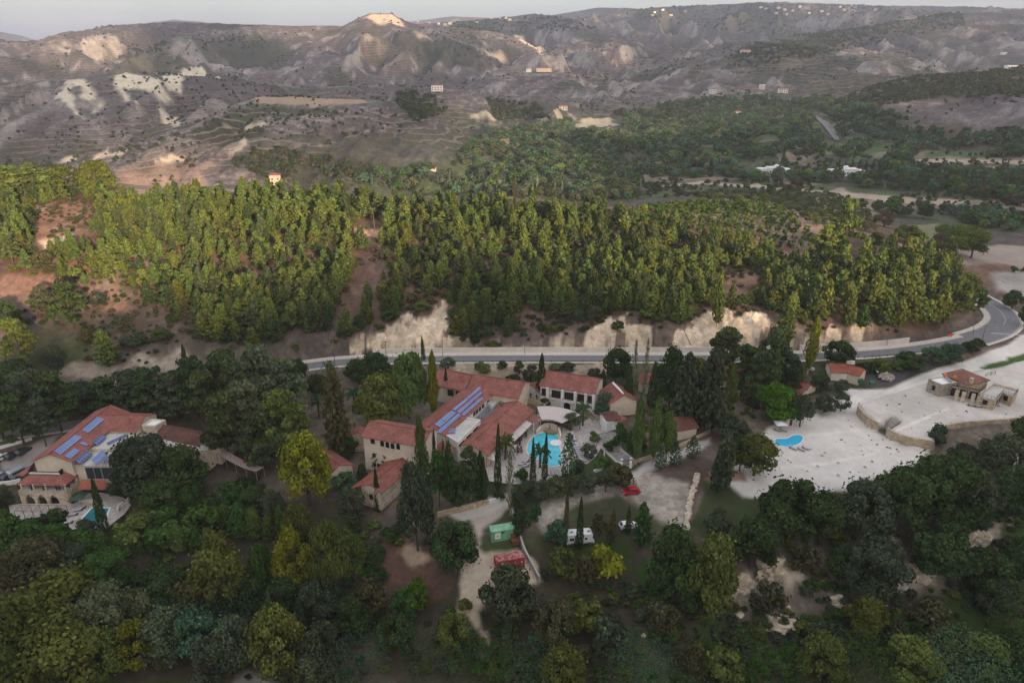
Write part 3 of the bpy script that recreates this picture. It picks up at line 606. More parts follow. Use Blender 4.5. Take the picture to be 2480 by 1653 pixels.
def onplane(px, py, p0, n):
    d = Vector(tuple(float(q) for q in ray(px, py))); o = Vector((0, 0, CAMH)); t = (Vector(p0) - o).dot(n) / d.dot(n); return o + d * t
# ------------------------------------------------------------------ building materials
def uvmat(name, base, rough, build):
    m, n, l, b = newmat(name, rough); uv = n.new('ShaderNodeUVMap'); uv.uv_map = 'metres'; geo = n.new('ShaderNodeNewGeometry')
    l.new(build(n, l, uv.outputs[0], geo.outputs['Position'], base, b), b.inputs['Base Color']); return m
def b_tile(n, l, uv, pos, base, b):
    br = n.new('ShaderNodeTexBrick'); br.inputs['Scale'].default_value = 1.0; br.inputs['Brick Width'].default_value = 0.34; br.inputs['Row Height'].default_value = 0.42
    br.inputs['Mortar Size'].default_value = 0.035; br.inputs['Color1'].default_value = (*base, 1); br.inputs['Color2'].default_value = (base[0] * .72, base[1] * .70, base[2] * .72, 1); br.inputs['Mortar'].default_value = (base[0] * .45, base[1] * .45, base[2] * .45, 1)
    l.new(uv, br.inputs['Vector'])
    a = noise(n, l, pos, 0.45, 5); f = maprange(n, l, a.outputs['Fac'], 0.3, 0.7, 0.72, 1.25)
    c = mixc(n, l, 'MULTIPLY', 1.0, br.outputs['Color'], f)
    d = noise(n, l, pos, 1.7, 4); g = maprange(n, l, d.outputs['Fac'], 0.58, 0.72, 0.0, 0.55)
    return mixc(n, l, 'MIX', g, c, (base[0] * .5, base[1] * .72, base[2] * .75))
def b_stone(n, l, uv, pos, base, b):
    br = n.new('ShaderNodeTexBrick'); br.inputs['Scale'].default_value = 1.0; br.inputs['Brick Width'].default_value = 0.62; br.inputs['Row Height'].default_value = 0.30; br.offset = 0.37
    br.inputs['Mortar Size'].default_value = 0.02; br.inputs['Color1'].default_value = (*base, 1); br.inputs['Color2'].default_value = (base[0] * .66, base[1] * .62, base[2] * .58, 1); br.inputs['Mortar'].default_value = (base[0] * 1.15, base[1] * 1.15, base[2] * 1.15, 1)
    l.new(uv, br.inputs['Vector']); a = noise(n, l, pos, 0.9, 6); f = maprange(n, l, a.outputs['Fac'], 0.3, 0.7, 0.7, 1.28)
    return mixc(n, l, 'MULTIPLY', 1.0, br.outputs['Color'], f)
def b_wall(n, l, uv, pos, base, b):
    a = noise(n, l, pos, 0.35, 7, 0.65); f = maprange(n, l, a.outputs['Fac'], 0.3, 0.7, 0.82, 1.12)
    c = mixc(n, l, 'MULTIPLY', 1.0, (*base, 1), f)
    mp = n.new('ShaderNodeMapping'); mp.inputs['Scale'].default_value = (2.2, 0.25, 1); l.new(uv, mp.inputs[0])
    d = noise(n, l, mp.outputs[0], 1.0, 5); g = maprange(n, l, d.outputs['Fac'], 0.55, 0.8, 0.0, 0.45)
    return mixc(n, l, 'MIX', g, c, (base[0] * .62, base[1] * .58, base[2] * .52))
def b_solar(n, l, uv, pos, base, b):
    br = n.new('ShaderNodeTexBrick'); br.offset = 0.0; br.inputs['Scale'].default_value = 1.0; br.inputs['Brick Width'].default_value = 1.0; br.inputs['Row Height'].default_value = 1.65
    br.inputs['Mortar Size'].default_value = 0.045; br.inputs['Color1'].default_value = (*base, 1); br.inputs['Color2'].default_value = (base[0] * .8, base[1] * .85, base[2] * .92, 1); br.inputs['Mortar'].default_value = (.30, .34, .42, 1)
    l.new(uv, br.inputs['Vector']); b.inputs['Specular IOR Level'].default_value = 0.5; return br.outputs['Color']
for nm, cc in (('roof_tile', (.35, .135, .105)), ('roof_tile_bright', (.38, .12, .075)), ('roof_tile_dark', (.18, .08, .062)), ('roof_tile_brown', (.29, .135, .09))): uvmat(nm, cc, .85, b_tile)
for nm, cc in (('stone', (.50, .40, .285)), ('stone_pale', (.56, .48, .37)), ('stone_grey', (.37, .33, .275))): uvmat(nm, cc, .92, b_stone)
for nm, cc in (('plaster', (.66, .56, .45)), ('plaster_white', (.72, .68, .62)), ('plaster_pink', (.60, .45, .38)), ('white_paint', (.78, .77, .75)), ('concrete', (.40, .385, .36)), ('flat_roof', (.50, .475, .44)), ('road_wall_paint', (.66, .60, .53))): uvmat(nm, cc, .9, b_wall)
for nm, cc in (('solar', (.13, .20, .42)), ('solar_dark', (.045, .075, .20)), ('solar_grey', (.16, .165, .20))): uvmat(nm, cc, .28, b_solar)
simple('dark_opening', (.018, .017, .018), .5); simple('dark_wood', (.050, .028, .020), .75, .3, 4); simple('deck_wood', (.115, .062, .052), .8, .3, 3)
simple('wood', (.24, .17, .11), .8, .25, 4); simple('slat_wood', (.42, .33, .28), .85, .2, 3)
simple('glass', (.035, .045, .055), .08, .1, 1, spec=.6); simple('canvas', (.53, .46, .43), .9, .05, 1.5); simple('white_cloth', (.74, .72, .72), .9, .06, 2)
simple('grey_metal', (.20, .20, .205), .45, .12, 3, .5); simple('dark_metal', (.04, .04, .042), .5, .1, 3); simple('rust', (.135, .055, .034), .9, .4, 3)
simple('pole_wood', (.17, .115, .08), .9, .2, 4); simple('green_plastic', (.035, .115, .075), .5, .1, 2); simple('green_cloth', (.045, .075, .05), .9, .12, 3)
simple('orange_plastic', (.75, .16, .035), .5, .08, 2); simple('red_sign', (.72, .06, .03), .5, .05, 2); simple('asphalt', (.19, .185, .19), .93, .16, .8); simple('road_paint', (.55, .54, .52), .8, .15, 3)
simple('pavement', (.62, .55, .47), .92, .12, 1.2); simple('paving', (.45, .405, .37), .93, .22, 1.3, detail=8); simple('paving_dark', (.27, .25, .235), .93, .35, 1.0, detail=9); simple('rubber', (.02, .02, .02), .85, .1, 5)
simple('red_cloth', (.25, .03, .03), .9, .1, 2); simple('chalk_rock', (.50, .42, .32), .95, .35, .7, detail=9); simple('rubbish', (.40, .34, .30), .9, .55, 2.2, detail=9)
# pool water: a turquoise basin under a thin glossy sheet
def poolmat(name, c1_, c2_):
    m, n, l, b = newmat(name, .12); geo = n.new('ShaderNodeNewGeometry'); a = noise(n, l, geo.outputs['Position'], .35, 5)
    l.new(mixc(n, l, 'MIX', maprange(n, l, a.outputs['Fac'], .35, .65, 0, 1), (*c1_, 1), (*c2_, 1)), b.inputs['Base Color'])
    w = noise(n, l, geo.outputs['Position'], 2.2, 3); bp = n.new('ShaderNodeBump'); bp.inputs['Strength'].default_value = .08; l.new(w.outputs['Fac'], bp.inputs['Height']); l.new(bp.outputs[0], b.inputs['Normal'])
    b.inputs['Specular IOR Level'].default_value = .35
poolmat('pool_turquoise', (.02, .40, .46), (.09, .56, .68)); poolmat('pool_blue', (.05, .42, .66), (.07, .50, .74)); poolmat('pool_teal', (.01, .15, .18), (.03, .23, .25))
# ------------------------------------------------------------------ shapes used by the buildings
def wall_part(parent, pts, z1, z0, mat='plaster', name='wall'): return MB().flat(pts, z1, z0).build(name, mat, parent)
def window(parent, c, along, w, h, mat='dark_wood', pane='dark_opening', arch=False, depth=.10, name='window'):
    # c: centre of the opening on the wall face, along: unit vector along the wall (outside is to its right)
    a = Vector((along[0], along[1], 0)).normalized(); n = Vector((a.y, -a.x, 0)); c = Vector(c)
    def outline(k, dz=0):
        q = [(-w / 2 - k, -h / 2 - k), (w / 2 + k, -h / 2 - k)]
        if arch: q += [((w / 2 + k) * math.cos(t), h / 2 - w / 2 + (w / 2 + k) * math.sin(t)) for t in np.linspace(0, math.pi, 8)]
        else: q += [(w / 2 + k, h / 2 + k), (-w / 2 - k, h / 2 + k)]
        return q
    m = MB(); q = outline(.09)
    m.prism([c + a * x + Vector((0, 0, y)) + n * depth for x, y in q], [c + a * x + Vector((0, 0, y)) - n * .05 for x, y in q])
    f = m.build(name, mat, parent)
    p = MB(); q = outline(0); p.prism([c + a * x + Vector((0, 0, y)) + n * (depth + .012) for x, y in q], [c + a * x + Vector((0, 0, y)) + n * (depth - .03) for x, y in q]); p.build('pane', pane, f)
    return f
def gable(parent, R0, R1, w, zr, ze, zb, wall='plaster', tile='roof_tile', over=.55, verge=.4, t=.16, w2=None, inset=.0, ridge_cap=True):
    R0 = Vector((R0[0], R0[1], 0)); R1 = Vector((R1[0], R1[1], 0)); d = (R1 - R0).normalized(); n = Vector((-d.y, d.x, 0)); w2 = w2 or w
    sl = (zr - ze) / w; ze2 = zr - sl * w2
    A0, A1 = R0 - d * verge, R1 + d * verge
    m = MB()
    m.slab([V(A0, zr), V(A1, zr), V(A1 + n * (w2 + over), ze2 - sl * over), V(A0 + n * (w2 + over), ze2 - sl * over)], t)
    m.slab([V(A0, zr), V(A1, zr), V(A1 - n * (w + over), ze - sl * over), V(A0 - n * (w + over), ze - sl * over)], t)
    rf = m.build('roof', tile, parent)
    if ridge_cap: MB().tube(V(A0, zr + .03), V(A1, zr + .03), .14, n=6).build('ridge_cap', tile if tile != 'roof_tile' else 'roof_tile_bright', rf)
    m = MB(); q = [R0 + n * w2, R0, R0 - n * w]; z = [ze2 - t - .02, zr - t - .02, ze - t - .02]
    pr0 = [V(R0 + n * w2, zb), V(R0 - n * w, zb), V(R0 - n * w, z[2]), V(R0, z[1]), V(R0 + n * w2, z[0])]
    pr1 = [p + (R1 - R0) for p in pr0]
    m.prism(pr1, pr0); m.build('wall', wall, parent)
    return d, n
def arch_wall(parent, p0, p1, z0, z1, arches, thick=.5, mat='plaster', name='wall', pointed=False):
    p0 = Vector((p0[0], p0[1], 0)); p1 = Vector((p1[0], p1[1], 0)); d = (p1 - p0); L = d.length; d.normalize(); n = Vector((d.y, -d.x, 0))
    q = [(0, z0)]
    for s, w, sp, tp in arches:
        q += [(s - w / 2, z0), (s - w / 2, z0 + sp)]
        for k in range(1, 10):
            t = math.pi * (1 - k / 10); x = math.cos(t); y = math.sin(t)
            if pointed: y = (1 - abs(x) ** 1.5) ** .8
            q.append((s + x * w / 2, z0 + sp + y * (tp - sp)))
        q += [(s + w / 2, z0 + sp), (s + w / 2, z0)]
    q += [(L, z0), (L, z1), (0, z1)]
    A = [p0 + d * x + Vector((0, 0, z)) for x, z in q]
    m = MB(); m.prism(A, [p - n * thick for p in A]); return m.build(name, mat, parent)
def panels(parent, px, p0=None, n=None, zs=None, mat='solar', lift=.18):
    # one array of solar panels: corners traced on the roof plane, or given heights
    off = wloc(parent)
    pts = [onplane(x, y, p0, n) + n * lift for x, y in px] if zs is None else [W(x, y, z) for (x, y), z in zip(px, zs)]
    nn = (pts[1] - pts[0]).cross(pts[2] - pts[0]).normalized()
    if nn.z < 0: nn = -nn
    m = MB(); m.prism(pts if (pts[1] - pts[0]).cross(pts[2] - pts[0]).z > 0 else pts[::-1], [p - nn * .07 for p in (pts if (pts[1] - pts[0]).cross(pts[2] - pts[0]).z > 0 else pts[::-1])])
    return m.build('solar_panel', mat, parent)
def uv(scale, ox, oy): return lambda pts: [(ox + x / scale, oy + y / scale) for x, y in pts]
# ------------------------------------------------------------------ roads
def strip(pl, o0, o1, dz, name=None, mat=None, kind='structure', i0=0, i1=None, mb=None):
    pl = pl[i0:i1]; m = mb or MB(); P0 = []; P1 = []
    for i, p in enumerate(pl):
        a = Vector(pl[max(i - 1, 0)]); b_ = Vector(pl[min(i + 1, len(pl) - 1)]); d = (b_ - a); d.z = 0; d.normalize(); n = Vector((-d.y, d.x, 0))
        P0.append(Vector(p) + n * o0 + Vector((0, 0, dz))); P1.append(Vector(p) + n * o1 + Vector((0, 0, dz)))
    for i in range(len(pl) - 1):
        m.poly([P0[i], P0[i + 1], P1[i + 1], P1[i]][::1 if o1 > o0 else -1])
    if mb is None:
        o = m.build(name, mat); o['kind'] = kind; return o
def wallstrip(pl, off, thick, h, name, mat, i0=0, i1=None, sink=.3):
    pl = pl[i0:i1]; A = []; B = []
    for i, p in enumerate(pl):
        a = Vector(pl[max(i - 1, 0)]); b_ = Vector(pl[min(i + 1, len(pl) - 1)]); d = (b_ - a); d.z = 0; d.normalize(); n = Vector((-d.y, d.x, 0))
        A.append(Vector(p) + n * off); B.append(Vector(p) + n * (off + thick))
    m = MB(); up = Vector((0, 0, h)); dn = Vector((0, 0, -sink))
    for i in range(len(A) - 1):
        m.poly([A[i] + up, A[i + 1] + up, B[i + 1] + up, B[i] + up][::1 if thick > 0 else -1])
        m.poly([A[i] + dn, A[i + 1] + dn, A[i + 1] + up, A[i] + up]); m.poly([B[i] + up, B[i + 1] + up, B[i + 1] + dn, B[i] + dn])
    m.poly([A[0] + up, B[0] + up, B[0] + dn, A[0] + dn]); m.poly([A[-1] + dn, B[-1] + dn, B[-1] + up, A[-1] + up])
    return m.build(name, mat)
strip(ROAD, -2.7, 2.5, .05, 'road', 'asphalt')
strip(ROAD, 2.5, 5.1, .12, 'pavement', 'pavement', i0=52)
strip(ROAD, -3.6, -2.7, .03, 'road_verge', 'pavement')
strip(MAIN, -5.2, 4.6, .04, 'main_road', 'asphalt')
strip(MAIN, 4.6, 6.6, .10, 'pavement', 'pavement')
strip(MAIN, -6.2, -5.2, .03, 'road_verge', 'pavement')
m = MB()
strip(ROAD, 2.28, 2.42, .056, mb=m); strip(ROAD, -2.60, -2.46, .056, mb=m)
strip(MAIN, 4.25, 4.42, .048, mb=m, i0=6); strip(MAIN, -5.0, -4.82, .048, mb=m); strip(MAIN, -.3, -.15, .048, mb=m, i0=14)
o = m.build('road_markings', 'road_paint'); o['kind'] = 'structure'
a, b_ = W(2400, 806, 2.85), W(2470, 811, 2.85); dd = (b_ - a).normalized(); nn = Vector((-dd.y, dd.x, 0)) * .25
o = MB().poly([a - nn, b_ - nn, b_ + nn, a + nn]).build('stop_line', 'road_paint'); o['kind'] = 'structure'
tag(wallstrip(ROAD, 5.1, .35, 1.75, 'road_wall', 'road_wall_paint', i0=64, i1=102), 'long pale retaining wall along the road below the chalk cuttings', 'wall')
tag(wallstrip(ROAD, 5.1, .35, 2.0, 'road_wall', 'road_wall_paint', i0=102, i1=118), 'cream retaining wall right of the yellow poplar, under the right chalk cutting', 'wall')
# ------------------------------------------------------------------ hotel: the solar roofed building and its neighbour
Z4 = uv(7.84, 1000, 920); Z5 = uv(7.84, 1230, 860); ZA = uv(7.84, 20, 970); ZB = uv(7.84, 20, 1110); ZC = uv(6.533, 280, 970); Z7 = uv(6.273, 840, 1000); Z8 = uv(8.71, 2220, 880); ZR = uv(4.052, 1900, 750)
HB = thing('hotel_building', 'long red roofed hotel building covered in blue solar panels', 'building', W(1090, 1040, 0))
R0, R1 = W(1157, 936.5, 7.5), W(1040, 1031, 7.5)
d, n = gable(HB, R0, R1, 4.1, 7.5, 6.1, 0, 'plaster_white', verge=.3)
pl0 = V(R0, 7.5); pn = (V(R0, 7.5) - V(R1, 7.5)).cross(V(R0 + n * 4.1, 6.1) - V(R0, 7.5)).normalized()
if pn.z < 0: pn = -pn
ra = [[(1245,130),(1295,160),(1060,365),(1010,345)],[(1010,345),(1050,380),(800,585),(745,560)],[(1280,230),(1315,255),(1135,410),(1090,385)],[(1090,395),(1140,410),(890,635),(830,605)],[(1305,330),(1340,355),(1225,455),(1170,435)],[(1165,440),(1220,460),(965,685),(915,655)],[(735,580),(820,630),(635,800),(525,740)],[(525,750),(630,805),(510,905),(405,845)],[(850,640),(910,670),(525,1015),(440,1000)]]
side = 1 if (W(1189, 952, 6) - R0).dot(n) > 0 else -1
pn = Vector((0, 0, 1)) * 4.1 + n * side * 1.4; pn.normalize()
for q in ra: panels(HB, Z4(q), pl0, pn, mat='solar')
a = [W(x, y, 4.6) for x, y in Z4([(1445, 300), (1300, 520)])]
for (x, y) in Z4([(1425, 350), (1330, 520), (1270, 575), (1215, 625), (1165, 665)]):
    c = onplane(x, y, V(R0 + n * side * 4.1, 5), n); window(HB, V(c + n * side * .02, 4.5), -d * side, .9, .9)
FB = thing('flat_roof_block', 'pale flat roofed block with strip windows beside the solar panel roof', 'building', W(1110, 1060, 0))
tp = [W(x, y, 5.6) for x, y in Z4([(965, 712), (1285, 765), (850, 1195), (560, 1015)])]
wall_part(FB, tp, 5.45, 0, 'plaster_white')
MB().flat(tp, 5.62, 5.45).build('roof', 'flat_roof', FB)
ctr = sum(tp, Vector()) / 4
m = MB()
for i in range(4):
    p, q = tp[i], tp[(i + 1) % 4]; dd = (q - p).normalized(); inn = Vector((-dd.y, dd.x, 0)); inn = inn if (ctr - p).dot(inn) > 0 else -inn
    m.flat([p, q, q + inn * .3, p + inn * .3], 5.85 - .002 * i, 5.60 + .003 * i)
m.build('parapet', 'plaster_white', FB)
e0, e1 = tp[1], tp[2]; dd = (e1 - e0).normalized()
for s0, s1 in ((.12, .36), (.44, .66), (.74, .97)):
    c = e0.lerp(e1, (s0 + s1) / 2); nn_ = Vector((dd.y, -dd.x, 0)); sg = 1 if (c - ctr).dot(nn_) > 0 else -1
    window(FB, V(c, 4.55), dd * sg, (s1 - s0) * (e1 - e0).length, .85, 'plaster_white')
for q in ([(690,925),(815,915),(820,950),(685,960)], [(680,965),(815,965),(800,1005),(665,1000)]): panels(FB, Z4(q), zs=(6.1, 6.1, 5.9, 5.9), mat='solar')
o = MB().flat([W(x, y, 2.8) for x, y in Z4([(1470,250),(1850,400),(1300,910),(850,1300),(700,1300),(1150,720)])], 2.8, 0).build('courtyard_deck', 'concrete'); tag(o, 'grey service deck between the solar roof and the second red roof', 'deck')
for i, q in enumerate(([(1455,475),(1520,515),(1310,725),(1240,680)], [(1590,465),(1640,505),(1420,760),(1350,705)])):
    t = thing('collector_rack', ['grey slatted solar water collector rack nearer the white service wall', 'grey slatted solar water collector rack nearer the second red roof'][i], 'solar collector', W(*Z4(q)[0], 2.8), 'water collectors on the service deck')
    c4 = [W(x, y, z) for (x, y), z in zip(Z4(q), (3.9, 3.3, 3.3, 3.9))]
    for k in range(8):
        a0, a1 = c4[0].lerp(c4[3], k / 8 + .01), c4[0].lerp(c4[3], (k + .72) / 8); b0, b1 = c4[1].lerp(c4[2], k / 8 + .01), c4[1].lerp(c4[2], (k + .72) / 8)
        MB().slab([a0, a1, b1, b0], .08).build('collector', 'solar_grey', t)
    for p in c4: MB().tube(p - Vector((0, 0, .1)), V(p, 2.8), .05).build('leg', 'grey_metal', t)
    MB().tube(c4[0], c4[3], .06).build('rail', 'grey_metal', t); MB().tube(c4[1], c4[2], .06).build('rail', 'grey_metal', t)
t = thing('plant_box', 'white plant room box at the far end of the service deck', 'plant room', W(*Z4([(1500, 470)])[0], 2.8))
q = [W(x, y, 4.4) for x, y in Z4([(1420,370),(1590,420),(1510,500),(1380,440)])]; MB().flat(q, 4.4, 2.8).build('wall', 'white_paint', t); MB().flat([p.lerp(sum(q, Vector()) / 4, -.05) for p in q], 4.55, 4.4).build('roof', 'flat_roof', t)
t = thing('water_tank', 'round metal water tank beside the collector racks', 'tank', W(*Z4([(1680, 500)])[0], 2.8))
MB().lathe(W(*Z4([(1680, 490)])[0], 2.8), [(.75, 0), (.75, 1.3), (.6, 1.5), (.1, 1.6)]).build('tank_body', 'grey_metal', t); MB().lathe(W(*Z4([(1680, 490)])[0], 4.4), [(.2, 0), (.2, .12)]).build('lid', 'dark_metal', t)
SB = thing('hotel_building', 'long red roofed hotel building with canvas awnings beside the large pool', 'building', W(1220, 1040, 0))
d2, n2 = gable(SB, W(1254, 970.5, 5.6), W(1139.5, 1074, 5.6), 4.2, 5.6, 4.1, 0, 'plaster', over=.9, verge=.2)
MB().slab([W(*p, z) for p, z in zip(Z4([(570,1140),(430,1250),(640,1560)]), (5.2, 3.9, 2.6))], .15).build('hip_roof', 'roof_tile', SB)
MB().slab([W(*p, z) for p, z in zip(Z4([(570,1140),(810,1285),(640,1560)]), (5.2, 3.9, 2.6))], .15).build('hip_roof', 'roof_tile', SB)
for i, q in enumerate(([(2115,725),(2290,800),(2165,930),(2010,855)], [(2005,860),(2160,935),(2030,1070),(1870,990)], [(1865,995),(2020,1070),(1850,1240),(1700,1160)], [(1990,1215),(1900,1350),(1790,1330),(1800,1250)], [(1540,1330),(1560,1540),(1395,1475),(1480,1390)])):
    L_ = ['canvas awning by the pool, farthest up the row beside the small red roof', 'canvas awning by the pool, second down the row', 'canvas awning half hidden by the tall palm at the pool edge', 'pale canvas canopy just below the tall palm by the pool', 'canvas awning at the foot of the long roof beside the tall cypress']
    c4 = [W(x, y, z) for (x, y), z in zip(Z4(q), (3.3, 2.7, 2.7, 3.3))]; t = thing('awning', L_[i], 'awning', V(c4[0], 0), 'canvas awnings along the dining terrace')
    MB().slab(c4, .06).build('canvas', 'canvas', t)
    for p in c4: MB().tube(p, V(p, .05), .05).build('post', 'dark_metal', t)
t = thing('garden_roof', 'small red tiled lean-to roof between the long roof and curved canopy', 'roof shelter', W(1290, 1010, 0))
c4 = [W(x, y, z) for (x, y), z in zip(Z5([(480,1105),(620,1165),(490,1285),(365,1215)]), (3.6, 3.2, 3.0, 3.4))]; MB().slab(c4, .14).build('roof', 'roof_tile', t)
for p in c4: MB().box(V(p, 1.5), (.25, .25, 3.0)).build('post', 'plaster', t)
# curved canvas canopy over the pool bar
t = thing('pool_bar', 'pool bar under a wide curved pinkish canvas canopy', 'bar', W(1360, 1020, 0))
top = Z5([(550,970),(700,962),(850,968),(1000,990),(1150,1025),(1280,1078),(1375,1130)]); bot = Z5([(640,1218),(720,1212),(800,1214),(880,1228),(950,1252),(1000,1275),(1025,1285)])
m = MB(); A = [W(x, y, 4.6) for x, y in top]; B = [W(x, y, 3.1) for x, y in bot]
for i in range(6): m.slab([A[i], A[i + 1], B[i + 1], B[i]], .07)
m.build('canopy', 'canvas', t)
for p in (B[0], B[2], B[4], B[6], A[0], A[2], A[4], A[6]): MB().tube(p - Vector((0, 0, .05)), V(p, 0), .09).build('post', 'dark_metal', t)
bq = [B[i].lerp(A[i], .55) for i in range(0, 7)]; m = MB()
for i in range(6): m.flat([bq[i], bq[i + 1], bq[i + 1] + Vector((0, .5, 0)), bq[i] + Vector((0, .5, 0))], .95, 0)
m.build('counter', 'deck_wood', t)
# rear building A, in two stepped lengths
RA = thing('hotel_building', 'two-section red roofed building just below the road, left of the cypress', 'building', W(1170, 960, 0))
gable(RA, W(1066, 893, 8.3), W(1143, 908, 8.3), 5.0, 8.3, 6.0, .3, 'plaster', verge=.25)
d_, n_ = gable(RA, W(1148, 906.5, 8.8), W(1270, 925, 8.8), 5.0, 8.8, 6.5, .3, 'plaster', verge=.25)
for x, y in [(1092, 946), (1112, 950), (1205, 956), (1222, 959), (1240, 962)]:
    window(RA, V(W(x, y, 4.6) + Vector((-.0, -1.2, 0)), 4.6), (W(1270, 925, 8) - W(1148, 906.5, 8)), 1.7, 1.8)
# rear building B with balconies and arches
RB = thing('balcony_building', 'white hotel building with dark balconies and arches below the road', 'building', W(1390, 960, .6))
b0, b1 = W(1321.5, 896, 9.2), W(1452, 915.5, 9.2); d, n = gable(RB, b0, b1, 4.8, 9.2, 6.9, .4, 'plaster_white', over=.5, verge=.3)
fr = -1 if n.y > 0 else 1
face0, face1 = V(b0 + n * fr * 5.4, 0), V(b1 + n * fr * 5.4, 0); L = (face1 - face0).length
fd = (face1 - face0).normalized(); fn = Vector((fd.y, -fd.x, 0))
arch_wall(RB, face0 + fd * (L * .42), face1 - fd * .4, .4, 3.4, [(1.5, 1.9, 1.3, 2.5), (4.9, 3.4, 1.2, 2.7)], .45, 'plaster_white', 'arcade')
for s_, w_, h_ in ((1.5, 1.86, 2.4), (4.9, 3.3, 2.6)): window(RB, face0 + fd * (L * .42 + s_) + Vector((0, 0, .4 + h_ / 2)) + fn * .02, fd, w_, h_, 'plaster_white', arch=True, name='shade_archway')  # dark panes painted in for the shaded loggia behind the arches
for s in (.145, .42, .655, .845, .985):
    MB().box(face0 + fd * L * s + Vector((0, 0, 3.4)), (.75, .7, 6.2), math.atan2(fd.y, fd.x)).build('pillar', 'plaster_white', RB)
for s0, s1, z in ((.02, .13, 3.5), (.20, .40, 3.6), (.44, .64, 3.6), (.68, .83, 3.6), (.87, .97, 3.5)):
    c = face0.lerp(face1, (s0 + s1) / 2); w_ = (s1 - s0) * L; out = 1.0 if s0 == .44 else .3
    bb = MB(); bb.box(c + fn * out / 2 + Vector((0, 0, 3.35)), (w_, out + .3, .16), math.atan2(fd.y, fd.x)); bo = bb.build('balcony', 'plaster_white', RB)
    m = MB(); cc = c + fn * (out + .05)
    for k in range(int(w_ / .22)): m.tube(cc + fd * (-w_ / 2 + k * .22) + Vector((0, 0, 3.42)), cc + fd * (-w_ / 2 + k * .22) + Vector((0, 0, 4.35)), .025, n=4)
    m.tube(cc - fd * w_ / 2 + Vector((0, 0, 4.38)), cc + fd * w_ / 2 + Vector((0, 0, 4.38)), .05); m.build('railing', 'dark_wood', bo)
    window(RB, c + fn * -.5 + Vector((0, 0, 4.6)), fd, w_ * .8, 2.1, name='door')
e0, e1 = W(1484, 925, 7.0), W(1511, 954, 7.0); d3, n3 = gable(RB, e0, e1, 4.0, 7.0, 4.6, .3, 'plaster', over=.3, verge=.35)
arch_wall(RB, V(e1 + d3 * .25 + n3 * (-3.9 if n3.x > 0 else 3.9), 0), V(e1 + d3 * .25 + n3 * (3.9 if n3.x > 0 else -3.9), 0), .3, 4.4, [(2.6, 3.2, 1.2, 3.2)], .3, 'plaster', 'arcade')
MB().slab([W(1486, 924, 7.35), W(1511, 951, 7.35), W(1509, 953, 7.35), W(1482, 926, 7.35)], .3).build('verge', 'plaster_white', RB)
wg = thing('garden_wing', 'low white wing with a red roof, left of the balcony building behind a cypress', 'building', W(1292, 960, .6))
gable(wg, W(1290, 930, 5.2), W(1315, 922, 5.2), 3.0, 5.2, 4.0, .3, 'plaster_white', over=.4, verge=.4)
# white three-storey wing with arched windows
TW = thing('three_storey_wing', 'cream three storey hotel wing with arched upper windows and red roof', 'building', W(950, 1100, 0))
t0, t1 = W(897, 1020, 11.0), W(1040, 1043.5, 11.0); d, n = gable(TW, t0, t1, 4.0, 11.0, 9.4, -.2, 'plaster', over=.5, verge=.3)
fr = -1 if n.y > 0 else 1; fp = t0 + n * fr * 4.0; fpn = n * fr
for x, y, w_, h_, ar in [(393,415,.9,1.5,0),(538,458,.75,1.35,1),(617,478,.75,1.35,1),(695,495,.75,1.35,1),(780,503,.75,1.35,1),(413,635,.65,1.0,1),(418,775,.8,.9,0),(490,795,.8,.9,0)]:
    (q,) = Z7([(x, y)]); c = onplane(q[0], q[1], fp, fpn); window(TW, c + fpn * .02, d if d.x > 0 else -d, w_, h_, arch=bool(ar))
# long low building running towards the camera
LW = thing('long_garden_wing', 'long red roofed stone wing running down below the cream three storey wing', 'building', W(910, 1200, 0))
l0, l1 = W(1007, 1081, 5.0), W(896.5, 1172.5, 5.0); d, n = gable(LW, l0, l1, 2.6, 5.0, 3.9, -1.2, 'stone_pale', over=.5, verge=.12, w2=2.6)
c = V(l1, 1.7) + d * .02; nd = Vector((d.y, -d.x, 0)); window(LW, c, -nd if (Vector((-nd.y, nd.x, 0))).dot(d) < 0 else nd, .8, 1.2)
lf = n if (n.x < 0) else -n
MB().slab([V(l1 + lf * 2.6 + d * .1, 3.95), V(l1 + lf * 5.4 + d * .6, 2.7), V(l0 + lf * 4.4, 3.1), V(l0 + lf * 2.6, 3.95)], .15).build('lean_to_roof', 'roof_tile_bright', LW)
for k in range(4): MB().box(V((l1 + lf * 5.0 + d * .2).lerp(l0 + lf * 4.2, k / 3.2), 1.2), (.3, .3, 3.2)).build('post', 'dark_wood', LW)
HH = thing('garden_house', 'red tiled house half hidden behind the bright yellow-green tree', 'house', W(800, 1120, -.5)); gable(HH, W(762, 1083, 4.2), W(822, 1124, 4.2), 3.4, 4.2, 2.6, -1, 'plaster', verge=.3)
ST = thing('stone_gable_house', 'stone gabled outbuilding behind the dark tree left of the cream wing', 'house', W(866, 1070, 0)); gable(ST, W(866, 1047, 5.5), W(872, 1030, 5.5), 3.0, 5.5, 4.0, 0, 'stone_pale', over=.1, verge=-.1)
WH = thing('white_garden_house', 'small white house with a dark doorway and pergola near the paved garden path', 'house', W(1480, 1030, .3))
gable(WH, W(1462, 1003, 4.2), W(1492, 998, 4.2), 2.2, 4.2, 3.5, .2, 'white_paint', 'roof_tile_dark', over=.3, verge=.3)
q = [W(x, y, 3.4) for x, y in [(1457, 1012), (1490, 1002), (1498, 1006), (1470, 1022)]]; MB().flat(q, 3.3, .2).build('wall', 'white_paint', WH); MB().slab([W(1500, 1004, 3.7), W(1520, 1012, 3.2), W(1500, 1022, 2.9), W(1482, 1016, 3.3)], .14).build('porch_roof', 'roof_tile', WH)
window(WH, V(W(1464, 1022, 1.6), 1.5), (1, 0, 0), .9, 2.2, name='door')
